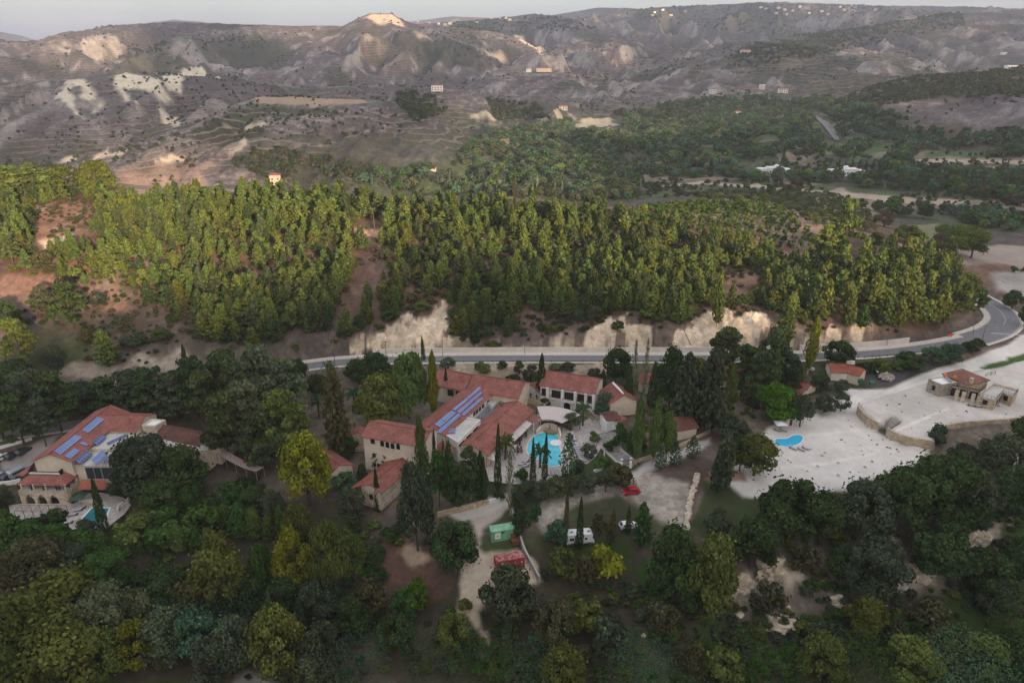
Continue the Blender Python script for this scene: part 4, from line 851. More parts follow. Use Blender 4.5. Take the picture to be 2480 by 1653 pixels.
DH = thing('shaded_house', 'dark roofed house with a pale wall under the big pale cedar', 'house', W(1640, 1030, .5)); gable(DH, W(1618, 1012, 5.2), W(1672, 1003, 5.2), 3.6, 5.2, 3.6, .2, 'plaster', 'roof_tile_dark')
for lab, a, b_, z in (('red roofed house glimpsed between the cedar and the tall green trees', (1735, 887), (1795, 891), 8.0), ('red roof glimpsed between bare poplars and dark trees below the road', (1560, 897), (1590, 905), 6.4), ('stone hut with a red roof behind the bright lime-green tree', (1938, 920), (1962, 930), 4.2)):
    t = thing('tree_hidden_house', lab, 'house', V(W(*a, z), 0)); gable(t, W(*a, z), W(*b_, z), 3.2, z, z - 1.7, 0, 'plaster')
# ------------------------------------------------------------------ hotel on the left
MH = thing('left_hotel', 'cream hotel with red roofs, solar panels, deck and pointed arches', 'building', W(150, 1150, -3.5))
r0, r1 = W(266.8, 981, 7.2), W(121.5, 1096.5, 7.2); d, n = gable(MH, r0, r1, 4.6, 7.2, 5.2, -3.4, 'plaster', over=.5, verge=.35)
sd_ = 1 if (W(169.9, 1116, 5) - r1).dot(n) > 0 else -1; pn = (Vector((0, 0, 1)) * 4.6 + n * sd_ * 2.0).normalized(); pl0 = V(r0, 7.2)
for q in ([(1690,310),(1825,360),(1520,615),(1390,565)], [(1270,650),(1400,700),(990,1030),(860,965)], [(1395,775),(1530,830),(1480,865),(1350,820)], [(1255,905),(1370,950),(1185,1110),(1060,1055)]): panels(MH, ZA(q), pl0, pn)
gable(MH, W(247, 1003.8, 7.0), W(352, 1006.4, 7.0), 4.6, 7.0, 5.2, -3, 'plaster', over=.3, verge=.1)
u1 = [W(x, y, 4.4) for x, y in [(252, 1040), (341, 1043), (262, 1087), (205, 1086)]]; wall_part(MH, u1, 4.2, -3, 'plaster'); MB().flat(u1, 4.42, 4.2).build('flat_roof', 'flat_roof', MH)
u2 = [W(x, y, 3.6) for x, y in [(206, 1087), (262, 1088), (300, 1127), (171, 1127)]]; MB().flat(u2, 3.62, 3.3).build('flat_roof', 'flat_roof', MH)
u3 = [p.lerp(sum(u2, Vector()) / 4, .06) for p in u2]; wall_part(MH, u3, 3.3, -3.4, 'plaster')
u4 = [W(x, y, 3.0) for x, y in [(300, 1060), (345, 1050), (440, 1062), (515, 1080), (500, 1092), (420, 1090), (300, 1128)]]; wall_part(MH, u4, 2.9, -2.5, 'plaster'); MB().flat(u4, 3.15, 2.9).build('flat_roof', 'flat_roof', MH)
for q, z, mt in (([(1760,480),(1890,535),(1750,640),(1620,580)], (5.6,5.2,5.0,5.4), 'solar_dark'), ([(1775,630),(1870,695),(1690,845),(1595,775)], (5.5,4.8,4.8,5.5), 'solar_dark'), ([(2235,625),(2265,670),(1895,845),(1860,800)], (5.4,4.7,4.7,5.4), 'solar'), ([(1500,925),(1610,1000),(1375,1205),(1270,1135)], (5.0,4.2,4.2,5.0), 'solar_dark'), ([(1780,935),(1905,1000),(1680,1205),(1575,1120)], (4.9,4.2,4.2,4.9), 'solar'), ([(1900,1050),(1970,1090),(1820,1200),(1735,1155)], (4.6,4.2,4.2,4.6), 'solar_grey')): panels(MH, ZA(q), zs=z, mat=mt)
fw = W(202, 1165, -.6); gw = (u3[3], u3[2]); gd = (gw[1] - gw[0]).normalized()
for s, w_ in ((.32, 1.7), (.48, 1.5), (.68, 2.6), (.92, 1.6)):
    c = gw[0].lerp(gw[1], s); window(MH, V(c, 1.4), gd, w_, 2.9, 'grey_metal', 'glass')
# veranda: deck, hipped roof round it, gallery and pointed arcade
dk = [W(x, y, 2.0) for x, y in [(70, 1147), (146, 1149), (170, 1130), (92, 1116)]]; MB().flat(dk, 2.0, 1.7).build('deck', 'deck_wood', MH)
for k in range(3):
    p, q = (dk[0], dk[1]) if k == 0 else ((dk[1], dk[2]) if k == 1 else (dk[3], dk[0])); dd = (q - p).normalized(); nn_ = Vector((-dd.y, dd.x, 0))
    MB().flat([p, q, q + nn_ * .25, p + nn_ * .25], 2.35 if k == 0 else 3.0, 1.6 + .01 * k).build('parapet', 'plaster_white' if k == 0 else 'dark_wood', MH)
E = {'a': (34.5, 1173.8), 'b': (158, 1175.7), 'c': (198, 1141.9), 'i': (70, 1149.5), 'j': (146, 1151), 'k': (171, 1132), 'l': (89.5, 1117)}
ve = {k: W(*p, (.9 if k in 'abc' else 2.15)) for k, p in E.items()}
m = MB(); m.slab([ve['i'], ve['j'], ve['b'], ve['a']], .15); m.slab([ve['j'], ve['k'], ve['c'], ve['b']], .15); m.build('veranda_roof', 'roof_tile', MH)
MB().slab([W(89.5, 1117, 2.9), W(92, 1126, 2.3), W(55, 1152, 1.9), W(37, 1150, 1.7)], .15).build('side_roof', 'roof_tile', MH)
A0, A1, A2 = W(43, 1187, -.5), W(160, 1188.4, -.5), W(193, 1160, -.5); LA = (A1 - A0).length
arch_wall(MH, A0, A1, -4.2, -.5, [(2.2, 2.2, .9, 2.6), (4.9 + .2, 2.2, .9, 2.6), (8.0, 2.2, .9, 2.6)], .6, 'stone_pale', 'arcade', True)
arch_wall(MH, A1, A2, -4.2, -.5, [(2.0, 2.2, 1.2, 3.0)], .6, 'stone_pale', 'arcade', True)
ax = (A1 - A0).normalized(); ay = Vector((-ax.y, ax.x, 0))
MB().flat([A0 + ay * 2.6, A1 + ay * 2.6, A1 + ay * 2.9, A0 + ay * 2.9], -.5, -4.2).build('inner_wall', 'plaster', MH)
MB().flat([A0, A1, A2, A2 - ax * 10], -.42, -.55).build('gallery_floor', 'concrete', MH)
MB().flat([A0 + ay * 1.8 + ax * .4, A1 + ay * 1.8 - ax * .4, A1 + ay * 2.1 - ax * .4, A0 + ay * 2.1 + ax * .4], 1.2, -.42).build('gallery_screen', 'dark_wood', MH)
for s in (0.01, .08, .28, .33, .53, .58, .80, .86, .99): MB().box(A0.lerp(A1, s) + ay * .25 + Vector((0, 0, .75)), (.24, .24, 1.6)).build('post', 'dark_wood' if s not in (.08, .33, .58, .99) else 'plaster', MH)
for s in (.3, .65, .95): MB().box(A1.lerp(A2, s) - Vector((0, 0, -.75)) - Vector((.2, 0, 0)), (.24, .24, 1.6)).build('post', 'dark_wood', MH)
MB().flat([W(x, y, 3.2) for x, y in [(95, 1128), (160, 1128), (163, 1122), (100, 1118)]], 3.9, 3.3).build('beam', 'plaster', MH)
MB().slab([W(197, 1161, 1.0), W(256, 1161, 1.0), W(256, 1185, -.3), W(188, 1184, -.3)], .15).build('lean_to_roof', 'roof_tile_bright', MH)
tw = [W(x, y, 6.0) for x, y in [(343, 1029), (376, 1030), (401, 1015.5), (366, 1013.5)]]; wall_part(MH, tw, 5.6, -2.5, 'stone_pale', 'tower'); ctr = sum(tw, Vector()) / 4
MB().flat([p.lerp(ctr, .16) for p in tw], 5.63, 5.6).build('flat_roof', 'white_paint', MH); m = MB()
for i in range(4):
    p, q = tw[i], tw[(i + 1) % 4]; m.flat([p, q, q.lerp(ctr, .14), p.lerp(ctr, .14)], 6.0 - .002 * i, 5.58)
m.build('parapet', 'plaster', MH)
gable(MH, W(389, 1028, 5.0), W(500, 1051, 5.0), 3.0, 5.0, 3.4, -2, 'plaster', 'roof_tile_dark', over=.3, verge=.1)
gable(MH, W(509, 1049, 4.8), W(545, 1053, 4.8), 3.0, 4.8, 3.2, -2, 'plaster', 'roof_tile_brown', over=.3, verge=.1)
MB().flat([W(x, y, 1.8) for x, y in [(478, 1089), (516, 1091), (530, 1083), (529, 1080), (514, 1087), (478, 1086)]], 1.8, 1.1).build('parapet', 'plaster_white', MH)
BW = thing('covered_walkway', 'narrow covered walkway with a pale slatted roof curving down through the garden', 'walkway', W(570, 1120, -1))
wp = [W(x, y, 1.2 - .5 * i / 5) for i, (x, y) in enumerate([(524, 1096), (546, 1110), (570, 1123), (595, 1134), (620, 1141)])]; wq = [p + Vector((1.2, 1.9, 0)) for p in wp]
for i in range(4): MB().slab([wp[i], wp[i + 1], wq[i + 1], wq[i]], .12).build('slatted_roof', 'slat_wood', BW)
for p in wp + wq: MB().box(V(p, -.4), (.16, .16, 2.9)).build('post', 'wood', BW)
VP = thing('vine_pergola', 'timber vine pergola in front of the pointed arches', 'pergola', W(100, 1225, -4)); m = MB()
pz = -2.0; v0, v1 = W(50, 1222, pz), W(160, 1223, pz); fo = Vector((0, -2.4, 0))
for k in range(6):
    p = v0.lerp(v1, k / 5); m.tube(p, p + fo, .06); m.tube(p + fo, V(p + fo, -4.3), .07); m.tube(p, V(p, -4.3), .07)
m.tube(v0 + fo, v1 + fo, .07); m.tube(v0, v1, .07)
for k in range(1, 5): m.tube(v0.lerp(v0 + fo, k / 5), v1.lerp(v1 + fo, k / 5), .03, n=4)
m.build('frame', 'wood', VP)
# ------------------------------------------------------------------ house with the red L roof, and the stone house
SH = thing('small_red_roof_house', 'small white house with an angled red tiled roof and wide chimney', 'house', W(2050, 910, .9))
s0, s1 = W(2010, 879, 5.4), W(2050, 881, 5.4); gable(SH, s0, s1, 3.0, 5.4, 4.0, .7, 'plaster_white', 'roof_tile_bright', over=.4, verge=.4)
s2, s3 = W(2050, 881, 5.4), W(2092, 893, 5.4); gable(SH, s2, s3, 2.6, 5.4, 4.1, .7, 'plaster', 'roof_tile_bright', over=.4, verge=.3)
MB().box(W(2061, 880, 5.4) + Vector((0, .4, .3)), (2.4, .7, 1.0), -.3).build('chimney', 'plaster_white', SH)
HS = thing('stone_house', 'pale stone house with a brown pyramid roof and terraces at right', 'house', W(2350, 950, 2.5))
L8 = Z8([(250,320),(530,440),(860,390),(600,265)]); q = [W(x, y, 6.5) for x, y in L8]; q[3] = q[0] + (q[2] - q[1]); b0 = q
wall_part(HS, q, 6.25, 2.2, 'stone_grey', 'wall'); ctr = sum(q, Vector()) / 4; MB().flat([p.lerp(ctr, .09) for p in q], 6.29, 6.25).build('flat_roof', 'white_paint', HS); m = MB()
for i in range(4): m.flat([q[i], q[(i + 1) % 4], q[(i + 1) % 4].lerp(ctr, .08), q[i].lerp(ctr, .08)], 6.5 - .002 * i, 6.24)
m.build('parapet', 'stone', HS)
dw = (q[1] - q[0]).normalized(); (wx,) = Z8([(360, 515)]); c = onplane(wx[0], wx[1], q[0], Vector((dw.y, -dw.x, 0))); window(HS, c, dw, .75, 1.25)
hl, hf, hr = W(2280, 904, 6.9), W(2347.4, 932.8, 6.9), W(2399.7, 920, 6.9); hb = hl + hr - hf; hc = (hl + hr) / 2; ap = V(hc, 8.3)
m = MB()
for p, r in ((hl, hf), (hf, hr), (hr, hb), (hb, hl)): m.poly([ap, p, r] if (p - ap).cross(r - ap).z > 0 else [ap, r, p])
m.poly([V(p, 6.72) for p in (hl, hb, hr, hf)])
for p, r in ((hl, hf), (hf, hr), (hr, hb), (hb, hl)): m.poly([p, V(p, 6.72), V(r, 6.72), r])
m.build('roof', 'roof_tile_brown', HS); q = [p.lerp(hc, .1) for p in (hl, hf, hr, hb)]; wall_part(HS, [V(p, 0) for p in q], 6.72, 2.2, 'stone', 'wall')
cx = W(2352, 926, 7.2); MB().box(V(cx, 7.5), (.8, .8, 2.0), .5).box(V(cx, 8.55), (.95, .95, .15), .5).build('chimney', 'stone_pale', HS)
q = [W(x, y, 6.1) for x, y in Z8([(1300,645),(1670,745),(1835,572),(2050,665),(2150,552),(1620,415)])]; wall_part(HS, q, 5.6, 2.2, 'stone', 'wall'); ctr = sum(q, Vector()) / 6; MB().flat([p.lerp(ctr, .05) for p in q], 5.63, 5.6).build('terrace', 'flat_roof', HS); m = MB()
for i in (4, 5): m.flat([q[i], q[(i + 1) % 6], q[(i + 1) % 6].lerp(ctr, .09), q[i].lerp(ctr, .09)], 6.3 + .002 * i, 5.58)
m.build('parapet', 'stone_pale', HS); m = MB()
for i in (0, 1, 2, 3):
    p, r = q[i].lerp(ctr, .02), q[i + 1].lerp(ctr, .02)
    for z in (5.9, 6.25, 6.6): m.tube(V(p, z), V(r, z), .035, n=4)
    for k in range(5): m.tube(V(p.lerp(r, k / 4), 5.6), V(p.lerp(r, k / 4), 6.6), .035, n=4)
m.build('railing', 'dark_metal', HS)
for (a_, b2) in ((0, 1), (2, 3)):
    dw = (q[b2] - q[a_]).normalized(); c = q[a_].lerp(q[b2], .48 if a_ == 0 else .38); window(HS, V(c, 4.3), dw, .95, 1.25)
dw = (q[2] - q[1]).normalized()
for s in (.35, .7): window(HS, V(q[1].lerp(q[2], s), 4.2), dw, .7, 1.4)
p0_, p1_ = W(2276, 962, 2.5), W(2365, 979, 2.5); dw = (p1_ - p0_).normalized(); bk = Vector((-dw.y, dw.x, 0))
for s in (.37, .40 + .2, .86): MB().box(p0_.lerp(p1_, s if s != .37 else .42) + Vector((0, 0, 1.5)), (.95, .7, 3.1), math.atan2(dw.y, dw.x)).build('pillar', 'stone_pale', HS)
MB().flat([p0_ + bk * 3.2, p1_ + bk * 3.2, p1_ + bk * 3.6, p0_ + bk * 3.6], 5.6, 2.3).build('porch_wall', 'stone_pale', HS); m = MB()
for k in range(14): m.tube(V(p0_.lerp(p1_, .2 + .8 * k / 13), 5.55), V(p0_.lerp(p1_, .2 + .8 * k / 13) + bk * 3.3, 5.75), .06, n=4)
m.tube(V(p0_.lerp(p1_, .15), 5.5), V(p1_, 5.5), .1); m.tube(V(p0_.lerp(p1_, .15) + bk * 3.2, 5.7), V(p1_ + bk * 3.2, 5.7), .1); m.build('pergola', 'dark_wood', HS)
for s, w_ in ((.30, 1.8), (.62, 1.6), (.9, 1.8)): window(HS, V(p0_.lerp(p1_, s) + bk * 3.18, 3.7), dw, w_, 2.2, name='door')
for i, (x, y, l_) in enumerate([(2288, 909, 'orange water tank at the corner of the pyramid roof'), (2311, 915, 'round orange water tank beside the pyramid roof edge')]):
    t = thing('water_tank', l_, 'tank', W(x, y, 6.3)); MB().lathe(W(x, y + 3, 6.3), [(.45, 0), (.55, .3), (.55, .8), (.3, 1.15)]).build('tank_body', 'orange_plastic', t, True); MB().lathe(W(x, y + 3, 7.45), [(.16, 0), (.16, .1)], 8).build('lid', 'dark_metal', t)
t = thing('solar_water_heater', 'solar water heater panel on the flat stone roof beside the orange tank', 'solar heater', W(2296, 922, 6.3)); c4 = [W(x, y, z) for (x, y), z in zip(Z8([(590,265),(640,260),(770,375),(700,385)]), (7.2, 7.2, 6.6, 6.6))]; MB().slab(c4, .1).build('collector', 'solar_grey', t); MB().tube(c4[0] - Vector((0, 0, .12)), V(c4[0], 6.3), .05).tube(c4[1] - Vector((0, 0, .12)), V(c4[1], 6.3), .05).build('frame', 'grey_metal', t)
# ------------------------------------------------------------------ houses far off
def far_house(label, px, py, w, dpt, h, wall='plaster_white', roof='roof_tile', flat=False, dome=False, rz=0.0, group=None, extra=None):
    g = ground_hit(px, py)
    if g is None: return
    t = local('far_house', label, 'house', g, rz, group); m = MB(); m.box((0, 0, h / 2 - .5), (w, dpt, h + 1)); m.build('wall', wall, t)
    if flat:
        MB().box((0, 0, h + .15), (w + .3, dpt + .3, .3)).build('roof', 'white_paint', t)
    else:
        m = MB(); e = .5; rr = max(0, w / 2 - dpt / 2); A = [Vector((sx * (w / 2 + e), sy * (dpt / 2 + e), h)) for sx, sy in ((-1, -1), (1, -1), (1, 1), (-1, 1))]; K = [Vector((-rr, 0, h + dpt * .22)), Vector((rr, 0, h + dpt * .22))]
        m.poly([A[0], A[1], K[1], K[0]]); m.poly([A[2], A[3], K[0], K[1]]); m.poly([A[1], A[2], K[1]]); m.poly([A[3], A[0], K[0]]); m.poly(A[::-1]); m.build('roof', roof, t)
    for k in range(max(2, int(w / 3.5))):
        for z in np.arange(1.6, h - .6, 3.0): window(t, (-w / 2 + (k + .5) * w / max(2, int(w / 3.5)), -dpt / 2, z), (1, 0, 0), 1.1, 1.3)
    if dome: MB().lathe((dome, 0, h), [(2.6 * math.cos(a), 2.6 * math.sin(a)) for a in np.linspace(0, 1.5, 7)], 14).build('dome', 'white_paint', t, True)
    if extra: extra(t)
    return t
FHG = 'scattered houses in the hills'
far_house('pink three storey house with a red roof above the wooded crest', 668, 444, 10, 8, 8.0, 'plaster_pink', rz=.25)
far_house('white villa with a red hip roof on the bare plateau', 1059, 220, 17, 11, 8, 'white_paint')
far_house('long stone farmhouse with a red roof on the far knoll', 1317, 173, 34, 10, 6.5, 'plaster', group=FHG)
far_house('pale shed left of the long farmhouse on the far knoll', 1281, 174, 12, 8, 6, 'white_paint', flat=True)
far_house('stone villa with a red roof above the pale terraced field', 1364, 266, 13, 9, 6, 'plaster')
def wings(t):
    MB().box((-11, 1, 1.6), (8, 8, 4.4)).build('wing', 'white_paint', t); MB().box((9.5, 1, 1.4), (7, 9, 4.0)).build('wing', 'white_paint', t)
far_house('white domed villa among cypresses, the left of the two', 1876, 418, 14, 9, 4.6, 'white_paint', flat=True, dome=1.0, extra=wings)
far_house('white domed villa beside dark cypresses, the right of the two', 2052, 422, 14, 9, 4.6, 'white_paint', flat=True, dome=-2.0, extra=wings)
far_house('small ochre hut with a grey roof below the brown hill', 1048, 412, 6, 5, 3.2, 'plaster', 'grey_metal')
far_house('small red roofed shed in the valley greenery', 1265, 418, 5, 4, 2.6, 'plaster', 'roof_tile_bright')
far_house('pale villa with red roof deep in the valley trees', 1784, 279, 10, 8, 5, 'plaster_white')
for i, (x, y, w_) in enumerate([(1727, 226, 11), (1845, 216, 8), (1895, 224, 14)]): far_house(['cream villa left of the conical brown hill foot', 'small white tower house at the brown hill foot', 'pale villa with cypresses at the brown hill foot'][i], x, y, w_, 8, 7 - (i == 2), 'plaster_white', flat=(i == 1))
far_house('white bungalow high on the right-hand hillside', 2430, 132, 14, 9, 5, 'white_paint', flat=True)
far_house('long white house on the right-hand ridge shoulder', 2455, 166, 24, 8, 4, 'white_paint', flat=True)
far_house('white house on the crest beside the hilltop road', 1805, 128, 22, 10, 6, 'plaster')
far_house('pale building among trees left of the valley villas', 1390, 458, 9, 6, 3, 'white_paint', flat=True)
random.seed(4); proto = None
VLG = [(1012,50,1),(1040,52,0),(1063,56,1),(1078,58,0),(1090,55,1),(1190,42,1),(1212,42,0),(1225,42,1),(1234,46,1),(1155,52,0),(1585,28,1),(1605,22,1),(1625,35,0),(1580,35,0),(1660,26,1),(1560,18,0),(1843,16,1),(1855,20,0),(1885,18,1),(1900,22,1),(1920,25,0),(1937,15,1),(1960,30,1),(1880,30,0),(1905,33,1),(2035,15,1),(2045,22,0),(2060,12,1),(2120,22,0),(1990,26,1),(2005,33,0)]
vi = 0
for i, (x, y, k) in enumerate(VLG):
    g = ground_hit(x, y + 4)
    if g is None or g.y < 1500: continue
    w_ = random.uniform(9, 16); t = bpy.data.objects.new('village_house', None)
    m = MB(); m.box((0, 0, 2.5), (w_, 9, 8)); m.slab([(-w_ / 2 - 1, -6.5, 6.4), (w_ / 2 + 1, -6.5, 6.4), (w_ / 2 + 1, 0, 8.2), (-w_ / 2 - 1, 0, 8.2)], .4); m.slab([(-w_ / 2 - 1, 6.5, 6.4), (w_ / 2 + 1, 6.5, 6.4), (w_ / 2 + 1, 0, 8.2), (-w_ / 2 - 1, 0, 8.2)], .4)
    o = m.build('village_house', 'plaster_white' if k else 'plaster'); o.location = g; o.rotation_euler.z = random.uniform(-.5, .5)
    reg = 'on the crest right of the sunlit peak' if x < 1120 else ('on the green hill behind the sunlit ridge' if x < 1300 else ('on the left shoulder of the far right skyline ridge' if x < 1700 else ('on the wooded far ridge at upper right' if x < 1975 else 'near the right end of the far wooded skyline')))
    tag(o, ('tiny white' if k else 'tiny cream') + ' village house ' + reg, 'house', 'village houses ' + reg)

FR = [(1972,281,9),(1984,287,9),(1996,298,9),(2008,311,9),(2020,326,9),(2032,341,9)]; fp_ = [Vector(tuple(ground_hit(x, y))) for x, y, _ in FR]; m = MB()
for i in range(5):
    d = (fp_[i + 1] - fp_[i]).normalized(); n = Vector((-d.y, d.x, 0)) * 5
    m.poly([fp_[i] - n + Vector((0, 0, 1.0)), fp_[i + 1] - n + Vector((0, 0, 1.0)), fp_[i + 1] + n + Vector((0, 0, 1.0)), fp_[i] + n + Vector((0, 0, 1.0))])
o = m.build('far_road', 'asphalt'); o['kind'] = 'structure'
# ------------------------------------------------------------------ paving, pools, terraces, walls
def sheet(name, pts, z, mat, t=.1):
    o = MB().flat(pts, z, z - t).build(name, mat); o['kind'] = 'structure'; return o
Z6 = uv(7.84, 1200, 1000); ZQ = uv(4.273, 1450, 800); ZK = uv(3.357, 1000, 1100)
sheet('patio', PATIO, .07, 'paving')
pth = PW([(1478,1040),(1500,1055),(1500,1090),(1545,1118),(1532,1130),(1492,1112),(1462,1080),(1450,1050)], .09); sheet('path', pth, .085, 'paving_dark')
sheet('patio', LPATIO, -4.15, 'paving')
def pool(label, px, z, mat, rim=.45, n=5):
    pts = [W(x, y, z) for x, y in px]; c = sum(pts, Vector()) / len(pts)
    if len(px) > 6: pts = [Vector(p) for p in smooth_pl(pts + [pts[0]], n)[:-1]]
    t = thing('swimming_pool', label, 'pool', V(c, z)); m = MB(); N = len(pts)
    a = sum(pts[i].x * pts[(i + 1) % N].y - pts[(i + 1) % N].x * pts[i].y for i in range(N))
    if a < 0: pts = pts[::-1]
    out = []
    for i in range(N):
        dd = (pts[(i + 1) % N] - pts[i - 1]).normalized(); out.append(pts[i] + Vector((dd.y, -dd.x, 0)) * rim)
    for i in range(N):
        j = (i + 1) % N; m.poly([out[i] + Vector((0, 0, .09)), out[j] + Vector((0, 0, .09)), pts[j] + Vector((0, 0, .09)), pts[i] + Vector((0, 0, .09))]); m.poly([out[i] - Vector((0, 0, .3)), out[j] - Vector((0, 0, .3)), out[j] + Vector((0, 0, .09)), out[i] + Vector((0, 0, .09))]); m.poly([pts[j] - Vector((0, 0, .1)), pts[i] - Vector((0, 0, .1)), pts[i] + Vector((0, 0, .09)), pts[j] + Vector((0, 0, .09))])
    m.build('rim', 'white_paint' if mat != 'pool_turquoise' else 'pavement', t); MB().poly([p + Vector((0, 0, .02)) for p in pts]).build('water', mat, t); return t
mp_ = pool('large free-form turquoise pool in the middle of the hotel', Z6([(600,690),(640,560),(700,480),(790,410),(900,375),(1010,370),(1110,400),(1185,455),(1195,530),(1205,630),(1235,710),(1240,800),(1255,900),(1230,965),(1150,1005),(1050,1010),(950,990),(870,940),(840,885),(760,860),(680,820),(620,760)]), .10, 'pool_turquoise')
pool('small bright blue kidney pool in the pale gravel yard', ZQ([(1820,1140),(1850,1120),(1940,1118),(1985,1100),(2010,1085),(2060,1080),(2105,1095),(2110,1125),(2085,1160),(2040,1185),(1960,1200),(1890,1195),(1840,1175)]), .08, 'pool_blue', .25)
pool('dark teal pool of the left hotel behind the leaning cypress', [(223,1230),(264,1230),(252,1262),(240,1275),(187,1270)], -4.12, 'pool_teal')
t = thing('pool_wall', 'curved cream wall round the head of the large pool', 'wall', W(1330, 1040, 0))
cw = [W(x, y, 0) for x, y in Z6([(800,420),(850,350),(930,290),(1000,275),(1080,285),(1160,330),(1200,400),(1215,500)])]; cwS = smooth_pl(cw, 4)
wallstrip(cwS, 0, .45, 1.25, 'wall', 'plaster', sink=.1).parent = t; o = t.children[0]; o.location = -Vector(t.location)
MB().flat([W(x, y, .6) for x, y in Z6([(910,320),(1000,300),(1100,320),(1165,360),(1100,385),(980,365)])], .62, 0).build('planter', 'wood', t)
spa = MB().lathe(W(1346, 1072, .12), [(1.5, -.1), (1.5, .12), (1.2, .14), (.9, .10), (.3, .08)], 20).build('spa_platform', 'white_cloth'); tag(spa, 'round pale stepped platform at the right edge of the large pool', 'platform')
# terrace walls of the stone house
for lab, pts, h, z0 in (('curved stone terrace wall left of the outdoor steps', [(2083,976),(2082,985),(2093,1000),(2113,1016),(2128,1024)], 2.75, 0), ('stone terrace wall right of the outdoor steps', [(2152,1037),(2165,1046),(2200,1058),(2262,1068)], 2.75, 0), ('low stone wall along the terrace edge below the stone house', [(2285,1030),(2330,1022),(2430,1015),(2500,1010)], 2.75, 1.4)):
    pl = smooth_pl([V(W(x, y, 2.5), z0) for x, y in pts], 4); tag(wallstrip(pl, .05, -.5, h - z0, 'terrace_wall', 'stone', sink=.8), lab, 'wall')
t = thing('outdoor_stairs', 'flight of stone steps between the two curved terrace walls', 'stairs', W(2155, 1030, 0)); a0, a1, b0_, b1_ = W(2163, 1008, 2.5), W(2182, 1020, 2.5), W(2129.5, 1032.6, 0), W(2147, 1043.7, 0)
for k in range(14):
    f0, f1 = k / 14, (k + 1) / 14; z = 2.5 * (1 - f1) + .1; MB().flat([V(a0.lerp(b0_, f0), 0), V(a1.lerp(b1_, f0), 0), V(a1.lerp(b1_, f1 + .01), 0), V(a0.lerp(b0_, f1 + .01), 0)], z, z - .6).build('step', 'concrete' if k % 2 else 'stone_grey', t)
def wall_px(label, pts, z, h, thick, mat, name='wall', cat='wall', n=4):
    pl = smooth_pl([V(W(x, y, z), gz(*W(x, y, z)[:2])) for x, y in pts], n); return tag(wallstrip(pl, 0, thick, h, name, mat, sink=.6), label, cat)
wall_px('grey concrete boundary wall stepping down beside the two containers', [(1237,1246),(1247,1275),(1253,1290),(1268,1322),(1290,1352),(1304,1370)], -2.2, 1.5, .4, 'concrete', n=3)
wall_px('low stone retaining wall along the lane above the green container', [(1060,1244),(1090,1238),(1130,1231),(1180,1221)], -1.2, 1.3, .5, 'stone')
wall_px('white rendered wall end beside the lane below the pines', [(1185,1214),(1211,1210)], -.7, .9, .5, 'white_paint', n=2)
wall_px('stone garden wall beside the lane below the two bright poplars', [(1530,1122),(1560,1117),(1600,1104),(1640,1088),(1680,1068),(1720,1048)], 0, .9, .5, 'stone')
wall_px('white parapet above the olive hedge', [(1438,1144),(1470,1136)], 0, .8, .3, 'white_paint', n=2)
wall_px('stone retaining wall behind the pool bar and palms', [(1405,1005),(1430,1012),(1460,1020)], .2, 1.5, .5, 'stone', n=3)
wall_px('stone wall under the garden terrace left of the pool canopy', [(1270,975),(1300,985),(1320,992)], .2, 1.6, .5, 'stone', n=3)
wall_px('white wall below the parked cars at the left edge', [(-30,1166),(15,1163),(48,1158)], -3.2, 1.2, .3, 'white_paint', n=3)
wall_px('low white kerb wall behind the upper row of parked cars', [(-20,1086),(30,1076),(78,1064)], -1.6, .8, .3, 'white_paint', n=3)
wall_px('zigzag white patio wall right of the leaning cypress', [(288,1240),(292,1228),(312,1216),(318,1205)], -4.2, 1.0, .3, 'white_paint', n=2)
wall_px('pale double wall behind the dark teal pool', [(192,1217),(245,1217)], -4.2, .9, .5, 'plaster_white', n=2)
for i, (x, y) in enumerate([(1505, 1128), (1527, 1125)]):
    t = thing('gate_pillar', ['white gate pillar on the left of the garden gate', 'white gate pillar on the right of the garden gate'][i], 'pillar', W(x, y, 0)); MB().box(W(x, y, .9), (.5, .5, 1.9)).build('post', 'white_paint', t); MB().box(W(x, y, 0) + Vector((0, 0, 1.9)), (.62, .62, .14)).build('cap', 'plaster_white', t)
t = thing('garden_gate', 'dark metal gate between two white pillars at the garden path', 'gate', W(1516, 1127, 0)); m = MB(); g0, g1 = W(1508, 1127.5, 0), W(1524, 1125.5, 0)
for k in range(9): m.tube(g0.lerp(g1, k / 8) + Vector((0, 0, .1)), g0.lerp(g1, k / 8) + Vector((0, 0, 1.5)), .04, n=4)
m.tube(g0 + Vector((0, 0, 1.5)), g1 + Vector((0, 0, 1.5)), .05).tube(g0 + Vector((0, 0, .2)), g1 + Vector((0, 0, .2)), .05); m.build('frame', 'dark_metal', t)
